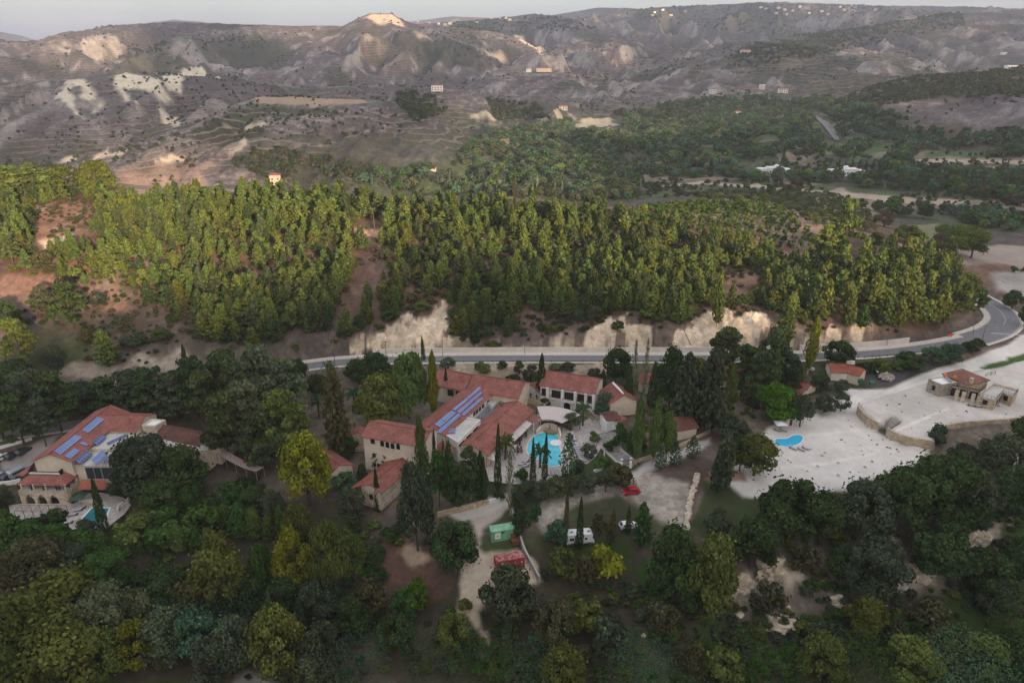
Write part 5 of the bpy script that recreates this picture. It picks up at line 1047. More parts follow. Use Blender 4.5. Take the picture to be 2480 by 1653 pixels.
# stones: one mesh maker
def rock_mesh(name, seed, mat='chalk_rock', n=2):
    bm = bmesh.new(); bmesh.ops.create_icosphere(bm, subdivisions=n, radius=1.0); rs = random.Random(seed); o = Vector([rs.uniform(0, 50) for _ in range(3)])
    from mathutils import noise as mn
    for v in bm.verts:
        k = 1 + .35 * mn.noise(v.co * 1.3 + o) + .18 * mn.noise(v.co * 3.1 + o); v.co *= k; v.co.z *= .62
    me = bpy.data.meshes.new(name); bm.to_mesh(me); bm.free(); me.materials.append(MATS[mat]); return me
rocks = [rock_mesh('rock', s) for s in range(5)]
def rocks_line(label, pts, z, r):
    m = None; bm = bmesh.new(); rs = random.Random(3)
    pl = smooth_pl([V(W(x, y, z), 0) for x, y in pts], 10)
    for i, p in enumerate(pl):
        for k in range(2):
            tmp = rocks[rs.randrange(5)].copy(); tmp.transform(Matrix.Translation((p[0] + rs.uniform(-.35, .35), p[1] + rs.uniform(-.3, .3), gz(p[0], p[1]) + .15)) @ Matrix.Rotation(rs.uniform(0, 6), 4, 'Z') @ Matrix.Scale(r * rs.uniform(.6, 1.2), 4)); bm.from_mesh(tmp); bpy.data.meshes.remove(tmp)
    me = bpy.data.meshes.new('rubble_wall'); bm.to_mesh(me); bm.free(); me.materials.append(MATS['chalk_rock']); o = bpy.data.objects.new('rubble_wall', me); col.objects.link(o); tag(o, label, 'wall')
rocks_line('low tumbled pale rubble wall at the right edge of the car park field', [(1688,1156),(1684,1175),(1677,1195),(1671,1220),(1666,1245),(1665,1265)], -.5, .55)
# ------------------------------------------------------------------ containers
def container(label, A, B, mat, roof, depth, parts):
    c = (A + B) / 2; d = (B - A); d.z = 0; d.normalize(); rz = math.atan2(d.y, d.x); z = min(gz(A.x, A.y), gz(B.x, B.y)) + .1
    n = Vector((-d.y, d.x, 0)); t = local('shipping_container', label, 'container', V(c + n * depth / 2, z), rz); Lh, Dh, Hh = 3.03, depth / 2, 2.6
    m = MB(); N = 44                                       # corrugated long sides
    for sgn in (-1, 1):
        P_ = []
        for k in range(N + 1): P_.append((-Lh + .1 + (2 * Lh - .2) * k / N, sgn * (Dh - (.06 if (k // 1) % 4 in (1, 2) else 0))))
        for k in range(N): q = [Vector((*P_[k], .12)), Vector((*P_[k + 1], .12)), Vector((*P_[k + 1], Hh - .08)), Vector((*P_[k], Hh - .08))]; m.poly(q if sgn < 0 else q[::-1])
    for sgn in (-1, 1): m.box((sgn * (Lh - .04), 0, Hh / 2), (.06, depth - .1, Hh - .2))
    m.build('side_wall', mat, t)
    m = MB()
    for sx in (-1, 1):
        for sy in (-1, 1): m.box((sx * (Lh - .07), sy * (Dh - .05), Hh / 2), (.15, .15, Hh))
    for sy in (-1, 1):
        for zz in (.08, Hh - .06): m.box((0, sy * (Dh - .05), zz), (2 * Lh - .3, .13, .14))
    m.build('frame', mat, t); MB().box((0, 0, Hh + .02), (2 * Lh - .06, depth - .06, .07)).build('roof', roof, t); parts(t, Lh, Dh, Hh); return t
simple('container_green', (.17, .40, .23), .75, .22, 1.2); simple('container_green_roof', (.25, .46, .31), .8, .22, 1.0); simple('container_red', (.34, .055, .05), .8, .25, 1.2)
m_, n, l, b = newmat('container_red_roof', .9); geo = n.new('ShaderNodeNewGeometry'); a = noise(n, l, geo.outputs['Position'], 1.3, 8, .7); l.new(mixc(n, l, 'MIX', maprange(n, l, a.outputs['Fac'], .48, .56, 0, 1), (.32, .062, .055), (.40, .24, .22)), b.inputs['Base Color'])
simple('paint_red', (.42, .012, .022), .3, .03, 1, spec=.5); simple('paint_white', (.74, .74, .74), .35, .03, 1, spec=.5); simple('paint_dark', (.03, .035, .045), .3, .05, 1, spec=.5); simple('paint_silver', (.42, .45, .50), .3, .05, 1, .4, spec=.5); simple('lamp_glass', (.7, .7, .68), .15, .05, 2); simple('tail_glass', (.35, .01, .01), .2, .05, 2); simple('paper_white', (.72, .70, .68), .9, .08, 2); simple('ink_red', (.45, .05, .05), .9, .05, 2); simple('sticker_green', (.12, .30, .03), .9, .1, 2)
def gparts(t, Lh, Dh, Hh):
    s = MB().box((-1.62, -Dh - .02, 1.45), (1.25, .03, 1.55)).build('sign_board', 'paper_white', t); m = MB()
    for x0, z0, w_, h_ in ((-1.72, 1.35, .08, .5), (-1.60, 1.60, .28, .08), (-1.60, 1.35, .28, .08), (-1.48, 1.45, .08, .28), (-1.72, 1.18, .28, .07)): m.box((x0, -Dh - .045, z0), (w_, .02, h_))
    m.build('red_mark', 'ink_red', s); MB().box((-.45, -Dh - .02, 2.1), (.7, .03, .5)).build('vent_panel', 'green_plastic', t); MB().box((.55, -Dh - .02, .85), (.3, .03, .4)).build('sticker', 'sticker_green', t)
def rparts(t, Lh, Dh, Hh):
    MB().box((-1.85, -Dh - .02, 1.25), (.42, .03, 1.9)).build('pale_panel', 'paper_white', t); m = MB()
    for x0, z0, w_, h_, in ((2.3, 1.75, .22, .1), (2.37, 1.6, .1, .3), (2.52, 1.5, .1, .22)): m.box((x0, -Dh - .02, z0), (w_, .03, h_))
    m.build('faded_mark', 'paper_white', t)
container('faded green shipping container with a white notice board', W(1194, 1305, -2), W(1252, 1295, -2), 'container_green', 'container_green_roof', 2.4, gparts)
container('red shipping container with a rust-patched roof', W(1206, 1356, -2), W(1268, 1344, -2), 'container_red', 'container_red_roof', 2.4, rparts)
g = W(1246, 1301, -2); t = local('rusty_skip', 'rusty brown metal crate stack at the end of the green container', 'crate', V(g, gz(g.x, g.y)), .25)
m = MB(); m.box((0, -.6, .55), (1.7, 1.3, 1.1)); m.build('lower_crate', 'rust', t); MB().box((.15, .3, .9), (1.5, .8, 1.8)).build('upper_crate', 'rust', t); MB().box((0, -.6, 1.14), (1.8, 1.4, .06)).build('lid', 'rust', t)
# ------------------------------------------------------------------ vehicles
def car(label, p, heading, paint, kind='car', group=None, name='parked_car'):
    z = gz(p[0], p[1]); t = local(name, label, 'van' if kind == 'van' else 'car', (p[0], p[1], z), heading, group)
    if kind == 'van': prof = [(-2.45, .4), (-2.5, 1.0), (-2.45, 1.95), (-2.2, 2.1), (.9, 2.1), (1.75, 1.25), (2.4, 1.05), (2.5, .4)]; win = [(-2.0, 1.25), (-2.0, 1.85), (.85, 1.88), (1.45, 1.28)]; half = .95
    else: prof = [(-2.0, .35), (-2.08, .8), (-1.95, 1.0), (-1.45, 1.44), (-.1, 1.5), (.45, 1.42), (1.1, .98), (1.9, .82), (2.05, .6), (2.0, .35)]; win = [(-1.45, .98), (-1.2, 1.36), (-.1, 1.41), (.42, 1.34), (.95, .97)]; half = .87
    m = MB(); S = []
    for sy, k in ((-1, 0), (1, 0)): S.append([Vector((x, sy * (half - (.16 * max(0, zz - .95) / .5 if kind == 'car' else .08 * max(0, zz - 1.1))), zz)) for x, zz in prof])
    m.prism(S[1], S[0]); m.build('body', paint, t)
    for sy in (-1, 1):
        m = MB(); q = [Vector((x, sy * (half - (.16 * max(0, zz - .95) / .5 if kind == 'car' else .08 * max(0, zz - 1.1)) + .012), zz)) for x, zz in win]; m.prism(q if sy < 0 else q[::-1], [p_ - Vector((0, sy * .03, 0)) for p_ in (q if sy < 0 else q[::-1])]); m.build('side_window', 'glass', t)
    fa, fb = ((1.05, 1.02), (.48, 1.40)) if kind == 'car' else ((1.7, 1.32), (.98, 2.02)); dn = Vector((.03, 0, .03))
    MB().slab([Vector((fa[0], -.68, fa[1])) + dn, Vector((fa[0], .68, fa[1])) + dn, Vector((fb[0], .6, fb[1])) + dn, Vector((fb[0], -.6, fb[1])) + dn], .03).build('windscreen', 'glass', t)
    if kind == 'car': MB().slab([Vector((-1.93, -.64, 1.06)), Vector((-1.50, -.58, 1.43)), Vector((-1.50, .58, 1.43)), Vector((-1.93, .64, 1.06))], .03).build('rear_window', 'glass', t)
    for sx in (-1.3, 1.3):
        for sy in (-1, 1):
            ty = MB().tube((sx, sy * (half - .18), .33), (sx, sy * (half + .03), .33), .33, n=14).build('wheel', 'rubber', t); MB().tube((sx, sy * (half + .0), .33), (sx, sy * (half + .045), .33), .2, n=10).build('rim', 'grey_metal', ty)
    for sy in (-1, 1):
        MB().box((prof[-2][0] - .05, sy * (half - .25), .68 if kind == 'car' else .9), (.14, .34, .15)).build('headlight', 'lamp_glass', t); MB().box((prof[1][0] + .05, sy * (half - .2), .85 if kind == 'car' else 1.1), (.1, .24, .2)).build('tail_light', 'tail_glass', t)
    return t
def head(p, q): return math.atan2(q[1] - p[1], q[0] - p[0])
f_, r_ = W(1509, 1195, -.3), W(1547, 1190, -.3); car('red hatchback parked on the pale dirt beside two people', (f_ + r_) / 2, head(r_, f_), 'paint_red')
car('white car half hidden behind a small dark cypress in the field', W(1523, 1263, -1), .15, 'paint_white')
PG = 'cars parked at the left hotel'
for x, y, z, a, pt, kd, lb in ((2, 1101, -2.2, 1.25, 'paint_white', 'car', 'white car at the left edge in the upper parked row'), (31, 1096, -2.2, 1.25, 'paint_dark', 'car', 'dark car in the middle of the upper parked row'), (57, 1090, -2.2, 1.25, 'paint_dark', 'car', 'dark car at the right end of the upper parked row'), (2, 1146, -2.9, 1.1, 'paint_silver', 'car', 'silver car at the left edge beside the dark car and van'), (22, 1147, -2.9, 1.1, 'paint_dark', 'car', 'dark car parked against the silver-white van'), (46, 1141, -2.9, 1.1, 'paint_silver', 'van', 'silver-white van parked by the left hotel roof')): car(lb, W(x, y, z), a, pt, kd, PG)
f_, r_ = W(1430, 1287, -1.6), W(1378, 1291, -1.6); c = (f_ + r_) / 2; t = local('motorhome', 'white motorhome parked behind two slim cypresses', 'motorhome', V(c, gz(c.x, c.y)), head(r_, f_)); m = MB()
prof = [(-3.0, .45), (-3.05, 2.7), (-2.8, 2.85), (2.3, 2.85), (2.75, 2.45), (2.55, 1.9), (3.05, 1.15), (3.1, .45)]
m.prism([Vector((x, 1.1, z)) for x, z in prof], [Vector((x, -1.1, z)) for x, z in prof]); m.build('body', 'paint_white', t)
for x, w_, h_ in ((-1.9, 1.0, .6), (-.2, .9, .6), (1.2, .6, .5)):
    for sy in (-1, 1): MB().box((x, sy * 1.11, 1.75), (w_, .04, h_)).build('side_window', 'glass', t)
MB().slab([Vector((2.62, -.95, 1.95)), Vector((3.0, -.95, 1.32)), Vector((3.0, .95, 1.32)), Vector((2.62, .95, 1.95))], .05).build('windscreen', 'glass', t); MB().box((.45, -1.12, 1.35), (.65, .03, 1.75)).build('door', 'plaster_white', t); MB().box((0, -1.115, .62), (5.8, .03, .16)).build('stripe', 'grey_metal', t)
for x, y in ((-1.8, 0), (.6, .2), (1.9, -.1)): MB().box((x, y, 2.9), (.6, .5, .12)).build('roof_hatch', 'grey_metal', t)
for sx in (-1.7, 2.0):
    for sy in (-1, 1): ty = MB().tube((sx, sy * .9, .38), (sx, sy * 1.13, .38), .38, n=14).build('wheel', 'rubber', t); MB().tube((sx, sy * 1.1, .38), (sx, sy * 1.15, .38), .22, n=10).build('rim', 'grey_metal', ty)
for sy in (-1, 1): MB().box((3.08, sy * .8, .85), (.1, .36, .2)).build('headlight', 'lamp_glass', t)
# ------------------------------------------------------------------ people: skinned figures
simple('skin', (.42, .25, .17), .7, .05, 3); simple('hair', (.03, .02, .015), .8, .1, 5); simple('cloth_navy', (.025, .03, .06), .9, .1, 4); simple('cloth_blue', (.08, .11, .26), .9, .1, 4); simple('cloth_pale', (.50, .52, .60), .9, .1, 4)
def skin_obj(name, verts, edges, mat, parent=None, sub=1):
    me = bpy.data.meshes.new(name); me.from_pydata([v[:3] for v in verts], edges, []); o = bpy.data.objects.new(name, me); col.objects.link(o); sm = o.modifiers.new('skin', 'SKIN'); ss = o.modifiers.new('sub', 'SUBSURF'); ss.levels = ss.render_levels = sub
    for i, v in enumerate(verts): me.skin_vertices[0].data[i].radius = (v[3], v[3] if len(v) < 5 else v[4]); me.skin_vertices[0].data[i].use_root = (i == 0)
    me.materials.append(MATS[mat]); o.parent = parent; return o
def person(label, p, rz, top, bottom):
    t = local('person', label, 'person', (p[0], p[1], gz(p[0], p[1])), rz, 'people standing by the red car'); Vt = [(0, 0, .96, .15, .11), (0, 0, 1.18, .14, .10), (0, 0, 1.40, .17, .11), (0, 0, 1.52, .06), (0, .01, 1.62, .085, .10), (0, .01, 1.74, .075, .09)]; E_ = [(0, 1), (1, 2), (2, 3), (3, 4), (4, 5)]
    for s in (-1, 1):
        i = len(Vt); Vt += [(s * .10, 0, .90, .095), (s * .11, .02 * s, .50, .062), (s * .11, .0, .10, .042), (s * .12, .15, .04, .035)]; E_ += [(0, i), (i, i + 1), (i + 1, i + 2), (i + 2, i + 3)]
        i = len(Vt); Vt += [(s * .20, 0, 1.40, .06), (s * .25, .02, 1.12, .045), (s * .22, .14, .92, .034), (s * .21, .19, .85, .03)]; E_ += [(2, i), (i, i + 1), (i + 1, i + 2), (i + 2, i + 3)]
        for f in range(4): k = len(Vt); Vt += [(s * (.19 + .012 * f), .21 + .004 * f, .80 - .01 * (f % 2), .010), (s * (.19 + .012 * f), .215, .765, .008)]; E_ += [(i + 3, k), (k, k + 1)]
        k = len(Vt); Vt += [(s * .175, .215, .83, .011)]; E_ += [(i + 3, k)]
    skin_obj('body', Vt, E_, 'skin', t); skin_obj('shirt', [(0, 0, .98, .175, .135), (0, 0, 1.2, .165, .125), (0, 0, 1.42, .19, .13)] + [v for s in (-1, 1) for v in ((s * .205, 0, 1.40, .078), (s * .25, .02, 1.12, .062))], [(0, 1), (1, 2), (2, 3), (3, 4), (2, 5), (5, 6)], top, t)
    skin_obj('trousers', [(0, 0, .97, .17, .13)] + [v for s in (-1, 1) for v in ((s * .10, 0, .86, .112), (s * .11, .01, .50, .08), (s * .11, 0, .10, .07))], [(0, 1), (1, 2), (2, 3), (0, 4), (4, 5), (5, 6)], bottom, t); MB().lathe((0, -.01, 1.64), [(.10, 0), (.108, .08), (.09, .15), (.04, .19)], 10).build('hair', 'hair', t, True)
    MB().box((0, .10, 1.655), (.03, .05, .05)).build('nose', 'skin', t)
    for s in (-1, 1): MB().box((s * .035, .098, 1.685), (.022, .012, .012)).build('eye', 'hair', t); MB().box((s * .09, .01, 1.66), (.02, .045, .06)).build('ear', 'skin', t)
person('person in dark navy clothes, standing at the left of the pair', W(1534, 1174, -.2), 2.6, 'cloth_navy', 'cloth_navy'); person('person in pale blue top and dark trousers, nearer the red car', W(1539, 1178, -.2), -2.2, 'cloth_pale', 'cloth_blue')
# ------------------------------------------------------------------ pool furniture
def lounger_proto():
    t = local('sun_lounger', '', 'sun lounger', (0, 0, 0)); m = MB(); m.box((0, 0, .30), (1.95, .62, .06))
    for x in (-.85, .8):
        for y in (-.27, .27): m.box((x, y, .14), (.06, .06, .28))
    m.build('frame', 'deck_wood', t); simple('cushion_cloth', (.44, .41, .45), .9, .06, 2); MB().slab([Vector((-.95, -.3, .42)), Vector((.35, -.3, .42)), Vector((.35, .3, .42)), Vector((-.95, .3, .42))], .1).build('seat_cushion', 'cushion_cloth', t); MB().slab([Vector((.36, -.3, .42)), Vector((1.0, -.3, .80)), Vector((1.0, .3, .80)), Vector((.36, .3, .42))], .1).build('back_cushion', 'cushion_cloth', t); return t
LP = lounger_proto(); used = []
def lounger(p, rz, label, group):
    t = LP if not used else copy_thing(LP); used.append(1); t.location = p; t.rotation_euler.z = rz; t['label'] = label; t['group'] = group
ORD = ['first', 'second', 'third', 'fourth', 'fifth', 'sixth', 'seventh', 'eighth', 'ninth', 'tenth']
for i, (x, y) in enumerate([(1525,650),(1545,690),(1565,730),(1585,768),(1605,805),(1625,843),(1645,880),(1665,915)]): lounger(W(*Z6([(x, y)])[0], .09), 2.9, ORD[i] + ' lounger from the top of the row right of the large pool', 'loungers right of the large pool')
for i, (x, y) in enumerate([(1410, 435), (1480, 435), (1440, 495), (1500, 500)]): lounger(W(*Z6([(x, y)])[0], .09), 1.9, ['pale lounger by the stone wall, left in the top pair', 'pale lounger by the stone wall, right in the top pair', 'pale lounger just below the top pair beside the feathery tree', 'pale lounger under the shrub right of the large pool'][i], 'loungers by the pool stone wall')
for i, (x, y) in enumerate([(1010, 1150), (1085, 1150), (1160, 1150)]): lounger(W(*Z6([(x, y)])[0], .09), 1.5, ['left', 'middle', 'right'][i] + ' lounger of the three below the large pool', 'loungers below the large pool')
for i, (x, y) in enumerate([(575, 930), (500, 985), (560, 1020), (640, 975)]): lounger(W(*Z6([(x, y)])[0], .09), .2, ['upper dark lounger beside the bare white poplar and pool', 'leftmost lounger near the bare white poplar and pool', 'lowest lounger near the bare white poplar and pool', 'lounger half behind the left pool cypress'][i], 'loungers left of the large pool')
for i, (x, y, a) in enumerate([(1850, 1035, 2.5), (1910, 1038, 2.5), (2010, 1225, 2.2), (2095, 1238, 2.3), (2140, 1224, 2.3)]): lounger(W(*ZQ([(x, y)])[0], .06), a, ['lounger under the white parasol, left one', 'lounger beside the white parasol, right one', 'left lounger of the three below the kidney pool', 'middle lounger of the three below the kidney pool', 'right lounger of the three below the kidney pool'][i], 'loungers by the kidney pool')
for i, (x, y) in enumerate([(1390, 945), (1335, 990), (1240, 1075), (1150, 1225)]): lounger(W(*ZB([(x, y)])[0], -4.1), .35, ['top', 'second', 'third', 'lowest'][i] + ' lounger along the dark teal pool of the left hotel', 'loungers by the teal pool')
for i in (0, 1): lounger(W(2352 + 16 * i, 982 + 3 * i, 2.6), 3.0, ['grey lounger in front of the stone house porch', 'grey lounger by the stone house window'][i], 'loungers at the stone house')
def parasol(label, p, closed, mat, name='parasol', w=1.6, tilt=0):
    t = thing(name, label, 'parasol', p); p = Vector(p); MB().tube(p, p + Vector((tilt * .5, 0, 2.6)), .04).build('pole', 'wood', t); MB().lathe(p, [(.28, 0), (.28, .1)], 8).build('base', 'concrete', t); m = MB(); a = p + Vector((tilt * .5, 0, 2.7))
    if closed: m.lathe(p + Vector((0, 0, 1.0)), [(.10, 0), (.20, .25), (.13, 1.1), (.03, 1.7)], 8)
    else:
        c4 = [p + Vector((sx * w, sy * w, 2.15 + tilt * sx * .5)) for sx, sy in ((-1, -1), (1, -1), (1, 1), (-1, 1))]
        for k in range(4): m.prism([a, c4[k], c4[(k + 1) % 4]], [q - Vector((0, 0, .05)) for q in (a, c4[k], c4[(k + 1) % 4])])
    m.build('canopy', mat, t); return t
parasol('open white square parasol beside the kidney pool', W(1888, 1041, .0), False, 'white_cloth', w=1.5); parasol('open dark green parasol beside the left hotel arch', W(196, 1219, -4.15), False, 'green_cloth', w=1.9, tilt=.6)
for i, (x, y) in enumerate([(1440, 500), (1497, 590), (1602, 655), (1690, 800), (2060, 870)]): parasol(['closed white parasol between the pale loungers and feathery tree', 'closed white parasol at the top of the lounger row', 'closed white parasol beside the upper end of the lounger row', 'closed white parasol right of the lounger row middle', 'closed white parasol on the lawn near the garden path'][i], W(*Z6([(x, y)])[0], .09), True, 'white_cloth')['group'] = 'closed parasols round the pool'
def table_set(p, label, idx):
    t = local('dining_table', label, 'table', p, .4, 'dining tables by the pool'); MB().box((0, 0, .74), (1.3, .9, .05)).build('tabletop', 'deck_wood', t)
    for sx in (-.55, .55):
        for sy in (-.36, .36): MB().box((sx, sy, .36), (.06, .06, .72)).build('leg', 'deck_wood', t)
    for k, (cx_, cy_, a) in enumerate(((-.45, -.8, 0), (.45, -.8, 0), (-.45, .8, 3.14), (.45, .8, 3.14))):
        c = local('dining_chair', ['near left', 'near right', 'far left', 'far right'][k] + ' dark chair at the ' + label.replace('dark ', ''), 'chair', Vector(p) + Vector((cx_, cy_, 0)), a + .4, 'dining chairs by the pool')
        MB().box((0, 0, .45), (.46, .46, .06)).build('seat', 'deck_wood', c); MB().box((0, -.22, .72), (.46, .05, .5)).build('backrest', 'deck_wood', c)
        for sx in (-.2, .2):
            for sy in (-.2, .2): MB().box((sx, sy, .21), (.05, .05, .42)).build('leg', 'deck_wood', c)
for i, (x, y) in enumerate([(460, 725), (535, 425), (455, 505), (430, 575)]): table_set(W(*Z6([(x, y)])[0], .08), ['dark dining table on open paving left of the pool', 'dark dining table under the canvas awnings, farthest up', 'dark dining table under the awnings, middle one', 'dark dining table beside the palm and awnings'][i], i)
t = thing('pool_hut', 'small white hut with a brown door beside the kidney pool', 'hut', W(1912, 1033, .1)); c = W(1912, 1030, .1); MB().box(c + Vector((0, .8, 1.1)), (2.0, 1.6, 2.3)).build('wall', 'plaster_white', t); MB().slab([c + Vector(q) for q in ((-1.2, -.2, 2.3), (1.2, -.2, 2.3), (1.2, 1.9, 2.7), (-1.2, 1.9, 2.7))], .12).build('roof', 'roof_tile_dark', t); MB().box(c + Vector((.25, -.02, 1.0)), (.8, .08, 1.9)).build('door', 'deck_wood', t)
# ------------------------------------------------------------------ poles, lamps, rail, bins and other small things
def pole(label, base, top, kind, group=None):
    t = thing({'lamp': 'street_lamp', 'wood': 'utility_pole'}[kind], label, {'lamp': 'street lamp', 'wood': 'utility pole'}[kind], base, group); b0 = Vector(base); t0 = Vector(top); MB().tube(b0 - Vector((0, 0, .3)), t0, .13 if kind == 'wood' else .09, .09 if kind == 'wood' else .06).build('post', 'pole_wood' if kind == 'wood' else 'grey_metal', t)
    if kind == 'lamp': MB().tube(t0 - Vector((0, 0, .05)), t0 + Vector((1.4, -.3, .25)), .045).build('arm', 'grey_metal', t); MB().box(t0 + Vector((1.6, -.3, .22)), (.6, .26, .14)).build('lamp_head', 'grey_metal', t)
    else:
        MB().box(t0 - Vector((0, 0, .35)), (2.0, .12, .14)).build('crossarm', 'pole_wood', t); m = MB()
        for x in (-.85, 0, .85): m.lathe(t0 + Vector((x, 0, -.28)), [(.05, 0), (.07, .1), (.03, .22)], 6)
        m.build('insulator', 'white_paint', t)
def pole_px(label, top, bot, kind, z=None):
    g = ground_hit(*bot) if z is None else W(*bot, z); g = Vector(tuple(g)); n_ = g.y; pole(label, g, WY(top[0], top[1], n_), kind)
pole_px('dark utility pole at the left end of the white roadside strip', (806, 818), (811, 884), 'wood', 2.5); pole_px('wooden utility pole among the pines on the wooded crest', (902, 503), (908, 560), 'wood'); pole_px('leaning wooden pole at the road junction', (2389, 786), (2374, 840), 'wood', 2.8); pole_px('short dark pole at the foot of the left chalk cutting', (933, 825), (935, 856), 'wood', 2.6)
pole_px('wooden pole in front of the second chalk cutting', (1654, 795), (1676, 838), 'wood', 4.0); pole_px('thin utility pole in the pale field beyond the pine grove', (2252, 606), (2247, 634), 'wood')
pole_px('street lamp on the road wall below the left chalk cutting', (1072, 824), (1072, 861), 'lamp', 2.7); pole_px('street lamp by the road wall between the two central cuttings', (1267, 807), (1271, 858), 'lamp', 2.7); pole_px('street lamp beside the yellow poplar at the road', (1928, 797), (1921, 851), 'lamp', 2.7); pole_px('street lamp on the cream wall right of the yellow poplar', (2157, 787), (2147, 838), 'lamp', 2.7)
pole_px('thin street lamp in front of the large second chalk cutting', (1478, 815), (1480, 860), 'lamp', 2.7); pole_px('thin lamp by the junction bend beneath the dark pines', (2360, 770), (2357, 812), 'lamp', 2.8)
def rail(label, i0, i1, off):
    pl = ROAD[i0:i1]; t = thing('guard_rail', label, 'guard rail', pl[0]); P_ = []
    for i, p in enumerate(pl): a = Vector(pl[max(i - 1, 0)]); b2 = Vector(pl[min(i + 1, len(pl) - 1)]); d = (b2 - a).normalized(); P_.append(Vector(p) + Vector((-d.y, d.x, 0)) * off)
    m = MB()
    for i in range(len(P_) - 1): m.slab([P_[i] + Vector((0, 0, .75)), P_[i + 1] + Vector((0, 0, .75)), P_[i + 1] + Vector((0, .06, .75)), P_[i] + Vector((0, .06, .75))], .26)
    m.build('rail', 'grey_metal', t)
    L = 0
    for i in range(len(P_) - 1):
        n = max(1, int((P_[i + 1] - P_[i]).length / 3.2))
        for k in range(n): q = P_[i].lerp(P_[i + 1], k / n); MB().box(q + Vector((0, .0, .3)), (.12, .1, 1.0)).build('post', 'dark_metal', t)
rail('long low metal guard rail along the near edge of the road', 70, 96, -3.1); rail('guard rail along the road below the small red roofed house', 108, 119, -3.1)
g = ground_hit(2300, 818); t = thing('road_sign', 'small bright red board sign below the dark pines by the bend', 'sign', g); MB().box(Vector(g) + Vector((0, 0, 1.1)), (1.5, .06, .8)).build('board', 'red_sign', t); [MB().box(Vector(g) + Vector((q, .06, .4)), (.07, .07, 1.4)).build('post', 'grey_metal', t) for q in (-.5, .5)]
for i, (x, y, l_) in enumerate([(2083, 928, 'green wheeled bin left beside the small white house'), (2110, 933, 'green wheeled bin on the dark gravel edge'), (2127, 908, 'green wheeled bin against the heap of rubbish')]):
    c = W(x, y, 1.5); t = thing('wheeled_bin', l_, 'bin', c, 'green bins on the dark yard'); MB().prism([c + Vector(q) for q in ((-.75, -.5, 1.25), (.75, -.5, 1.25), (.75, .5, 1.25), (-.75, .5, 1.25))], [c + Vector(q) for q in ((-.6, -.4, .12), (.6, -.4, .12), (.6, .4, .12), (-.6, .4, .12))]).build('body', 'green_plastic', t); MB().slab([c + Vector(q) for q in ((-.8, -.55, 1.28), (.8, -.55, 1.28), (.8, .55, 1.42), (-.8, .55, 1.42))], .07).build('lid', 'green_plastic' if i < 2 else 'white_paint', t)
    for sx in (-.5, .5): MB().tube(c + Vector((sx - .04, -.3, .1)), c + Vector((sx + .04, -.3, .1)), .1, n=8).build('wheel', 'rubber', t)
bm = bmesh.new(); rs = random.Random(8); c = W(2146, 914, 1.6)
for k in range(70):
    r_ = 2.1 * math.sqrt(rs.random()); a = rs.uniform(0, 6.3); h_ = max(0, 2.6 * (1 - r_ / 2.3)) * rs.uniform(.6, 1); bmesh.ops.create_cube(bm, size=1, matrix=Matrix.Translation((c.x + r_ * math.cos(a), c.y + r_ * math.sin(a), c.z + h_ * .7)) @ Matrix.Rotation(rs.uniform(0, 6), 4, Vector((rs.random(), rs.random(), rs.random())).normalized()) @ Matrix.Diagonal((rs.uniform(.4, 1.3), rs.uniform(.3, .9), rs.uniform(.15, .7), 1)))
me = bpy.data.meshes.new('rubbish_heap'); bm.to_mesh(me); bm.free(); me.materials.append(MATS['rubbish']); o = bpy.data.objects.new('rubbish_heap', me); col.objects.link(o); tag(o, 'heap of pale rubbish and boxes on the dark gravel yard', 'rubbish heap')
c = W(1961, 908, 1.2); t = thing('satellite_dish', 'white satellite dish beside the yellow poplar foot', 'satellite dish', c); MB().tube(c, c + Vector((0, 0, 1.5)), .07).build('mast', 'grey_metal', t); m = MB(); m.lathe((0, 0, 0), [(.05, 0), (.7, .12), (1.15, .38), (1.2, .42), (1.12, .42), (.65, .18), (.05, .06)], 18); R_ = Matrix.Rotation(-.9, 4, 'X') @ Matrix.Rotation(.5, 4, 'Y')
m.v = [R_ @ v + c + Vector((0, 0, 1.9)) for v in m.v]; m.build('dish', 'white_paint', t, True)
c = WY(125, 440, 318); c.z = gz(c.x, c.y); t = thing('mast_cabinet', 'white box on a thin mast above the pines at upper left', 'mast', c); tp_ = WY(125, 418, 318).z; MB().tube(c, V(c, tp_), .1).build('mast', 'grey_metal', t); MB().box(V(c, tp_), (2.0, 1.2, 1.7)).build('cabinet', 'white_paint', t); MB().box(V(c, tp_) + Vector((-.3, -.62, 0)), (.5, .04, 1.2)).build('door', 'grey_metal', t)
t = thing('bike_rack', 'dark metal frame standing on the yard behind the stone house', 'frame', W(2385, 912, 2.5)); m = MB(); a, b2 = W(2386, 912, 2.5), W(2410, 905, 2.5)
for s in (0, .55, 1): m.tube(a.lerp(b2, s), a.lerp(b2, s) + Vector((0, 0, 1.1)), .06)
for h_ in (.5, 1.1): m.tube(a + Vector((0, 0, h_)), b2 + Vector((0, 0, h_)), .05)
m.build('frame', 'dark_metal', t)
c = W(2420, 983, 2.6); t = thing('beach_ball', 'small blue and white ball by the stone house corner', 'ball', c); MB().lathe(c, [(.4 * math.sin(a) + .01, .4 - .4 * math.cos(a)) for a in np.linspace(0, 3.14, 9)], 12).build('ball', 'cloth_pale', t, True)
c = W(1452, 1129, .1); t = thing('green_cover', 'bright green covered box in the shrubs right of the pool', 'cover', c); MB().box(c + Vector((0, 0, .35)), (1.6, 1.0, .7), .2).build('box', 'green_plastic', t); MB().box(c + Vector((0, 0, .74)), (1.75, 1.15, .08), .2).build('lid', 'green_plastic', t)
RKS = [(1965,1087),(1940,1085),(1991,1102),(2062,1032),(1998,1095),(2090,1101),(2176,1093),(2095,1130),(1955,1140),(2110,1165),(1975,1170),(1895,1095),(2030,1150),(2030,1120),(1980,1128)]
RN = 'kidney pool|three loungers|rock row|terrace wall|kidney pool rim'.split('|')
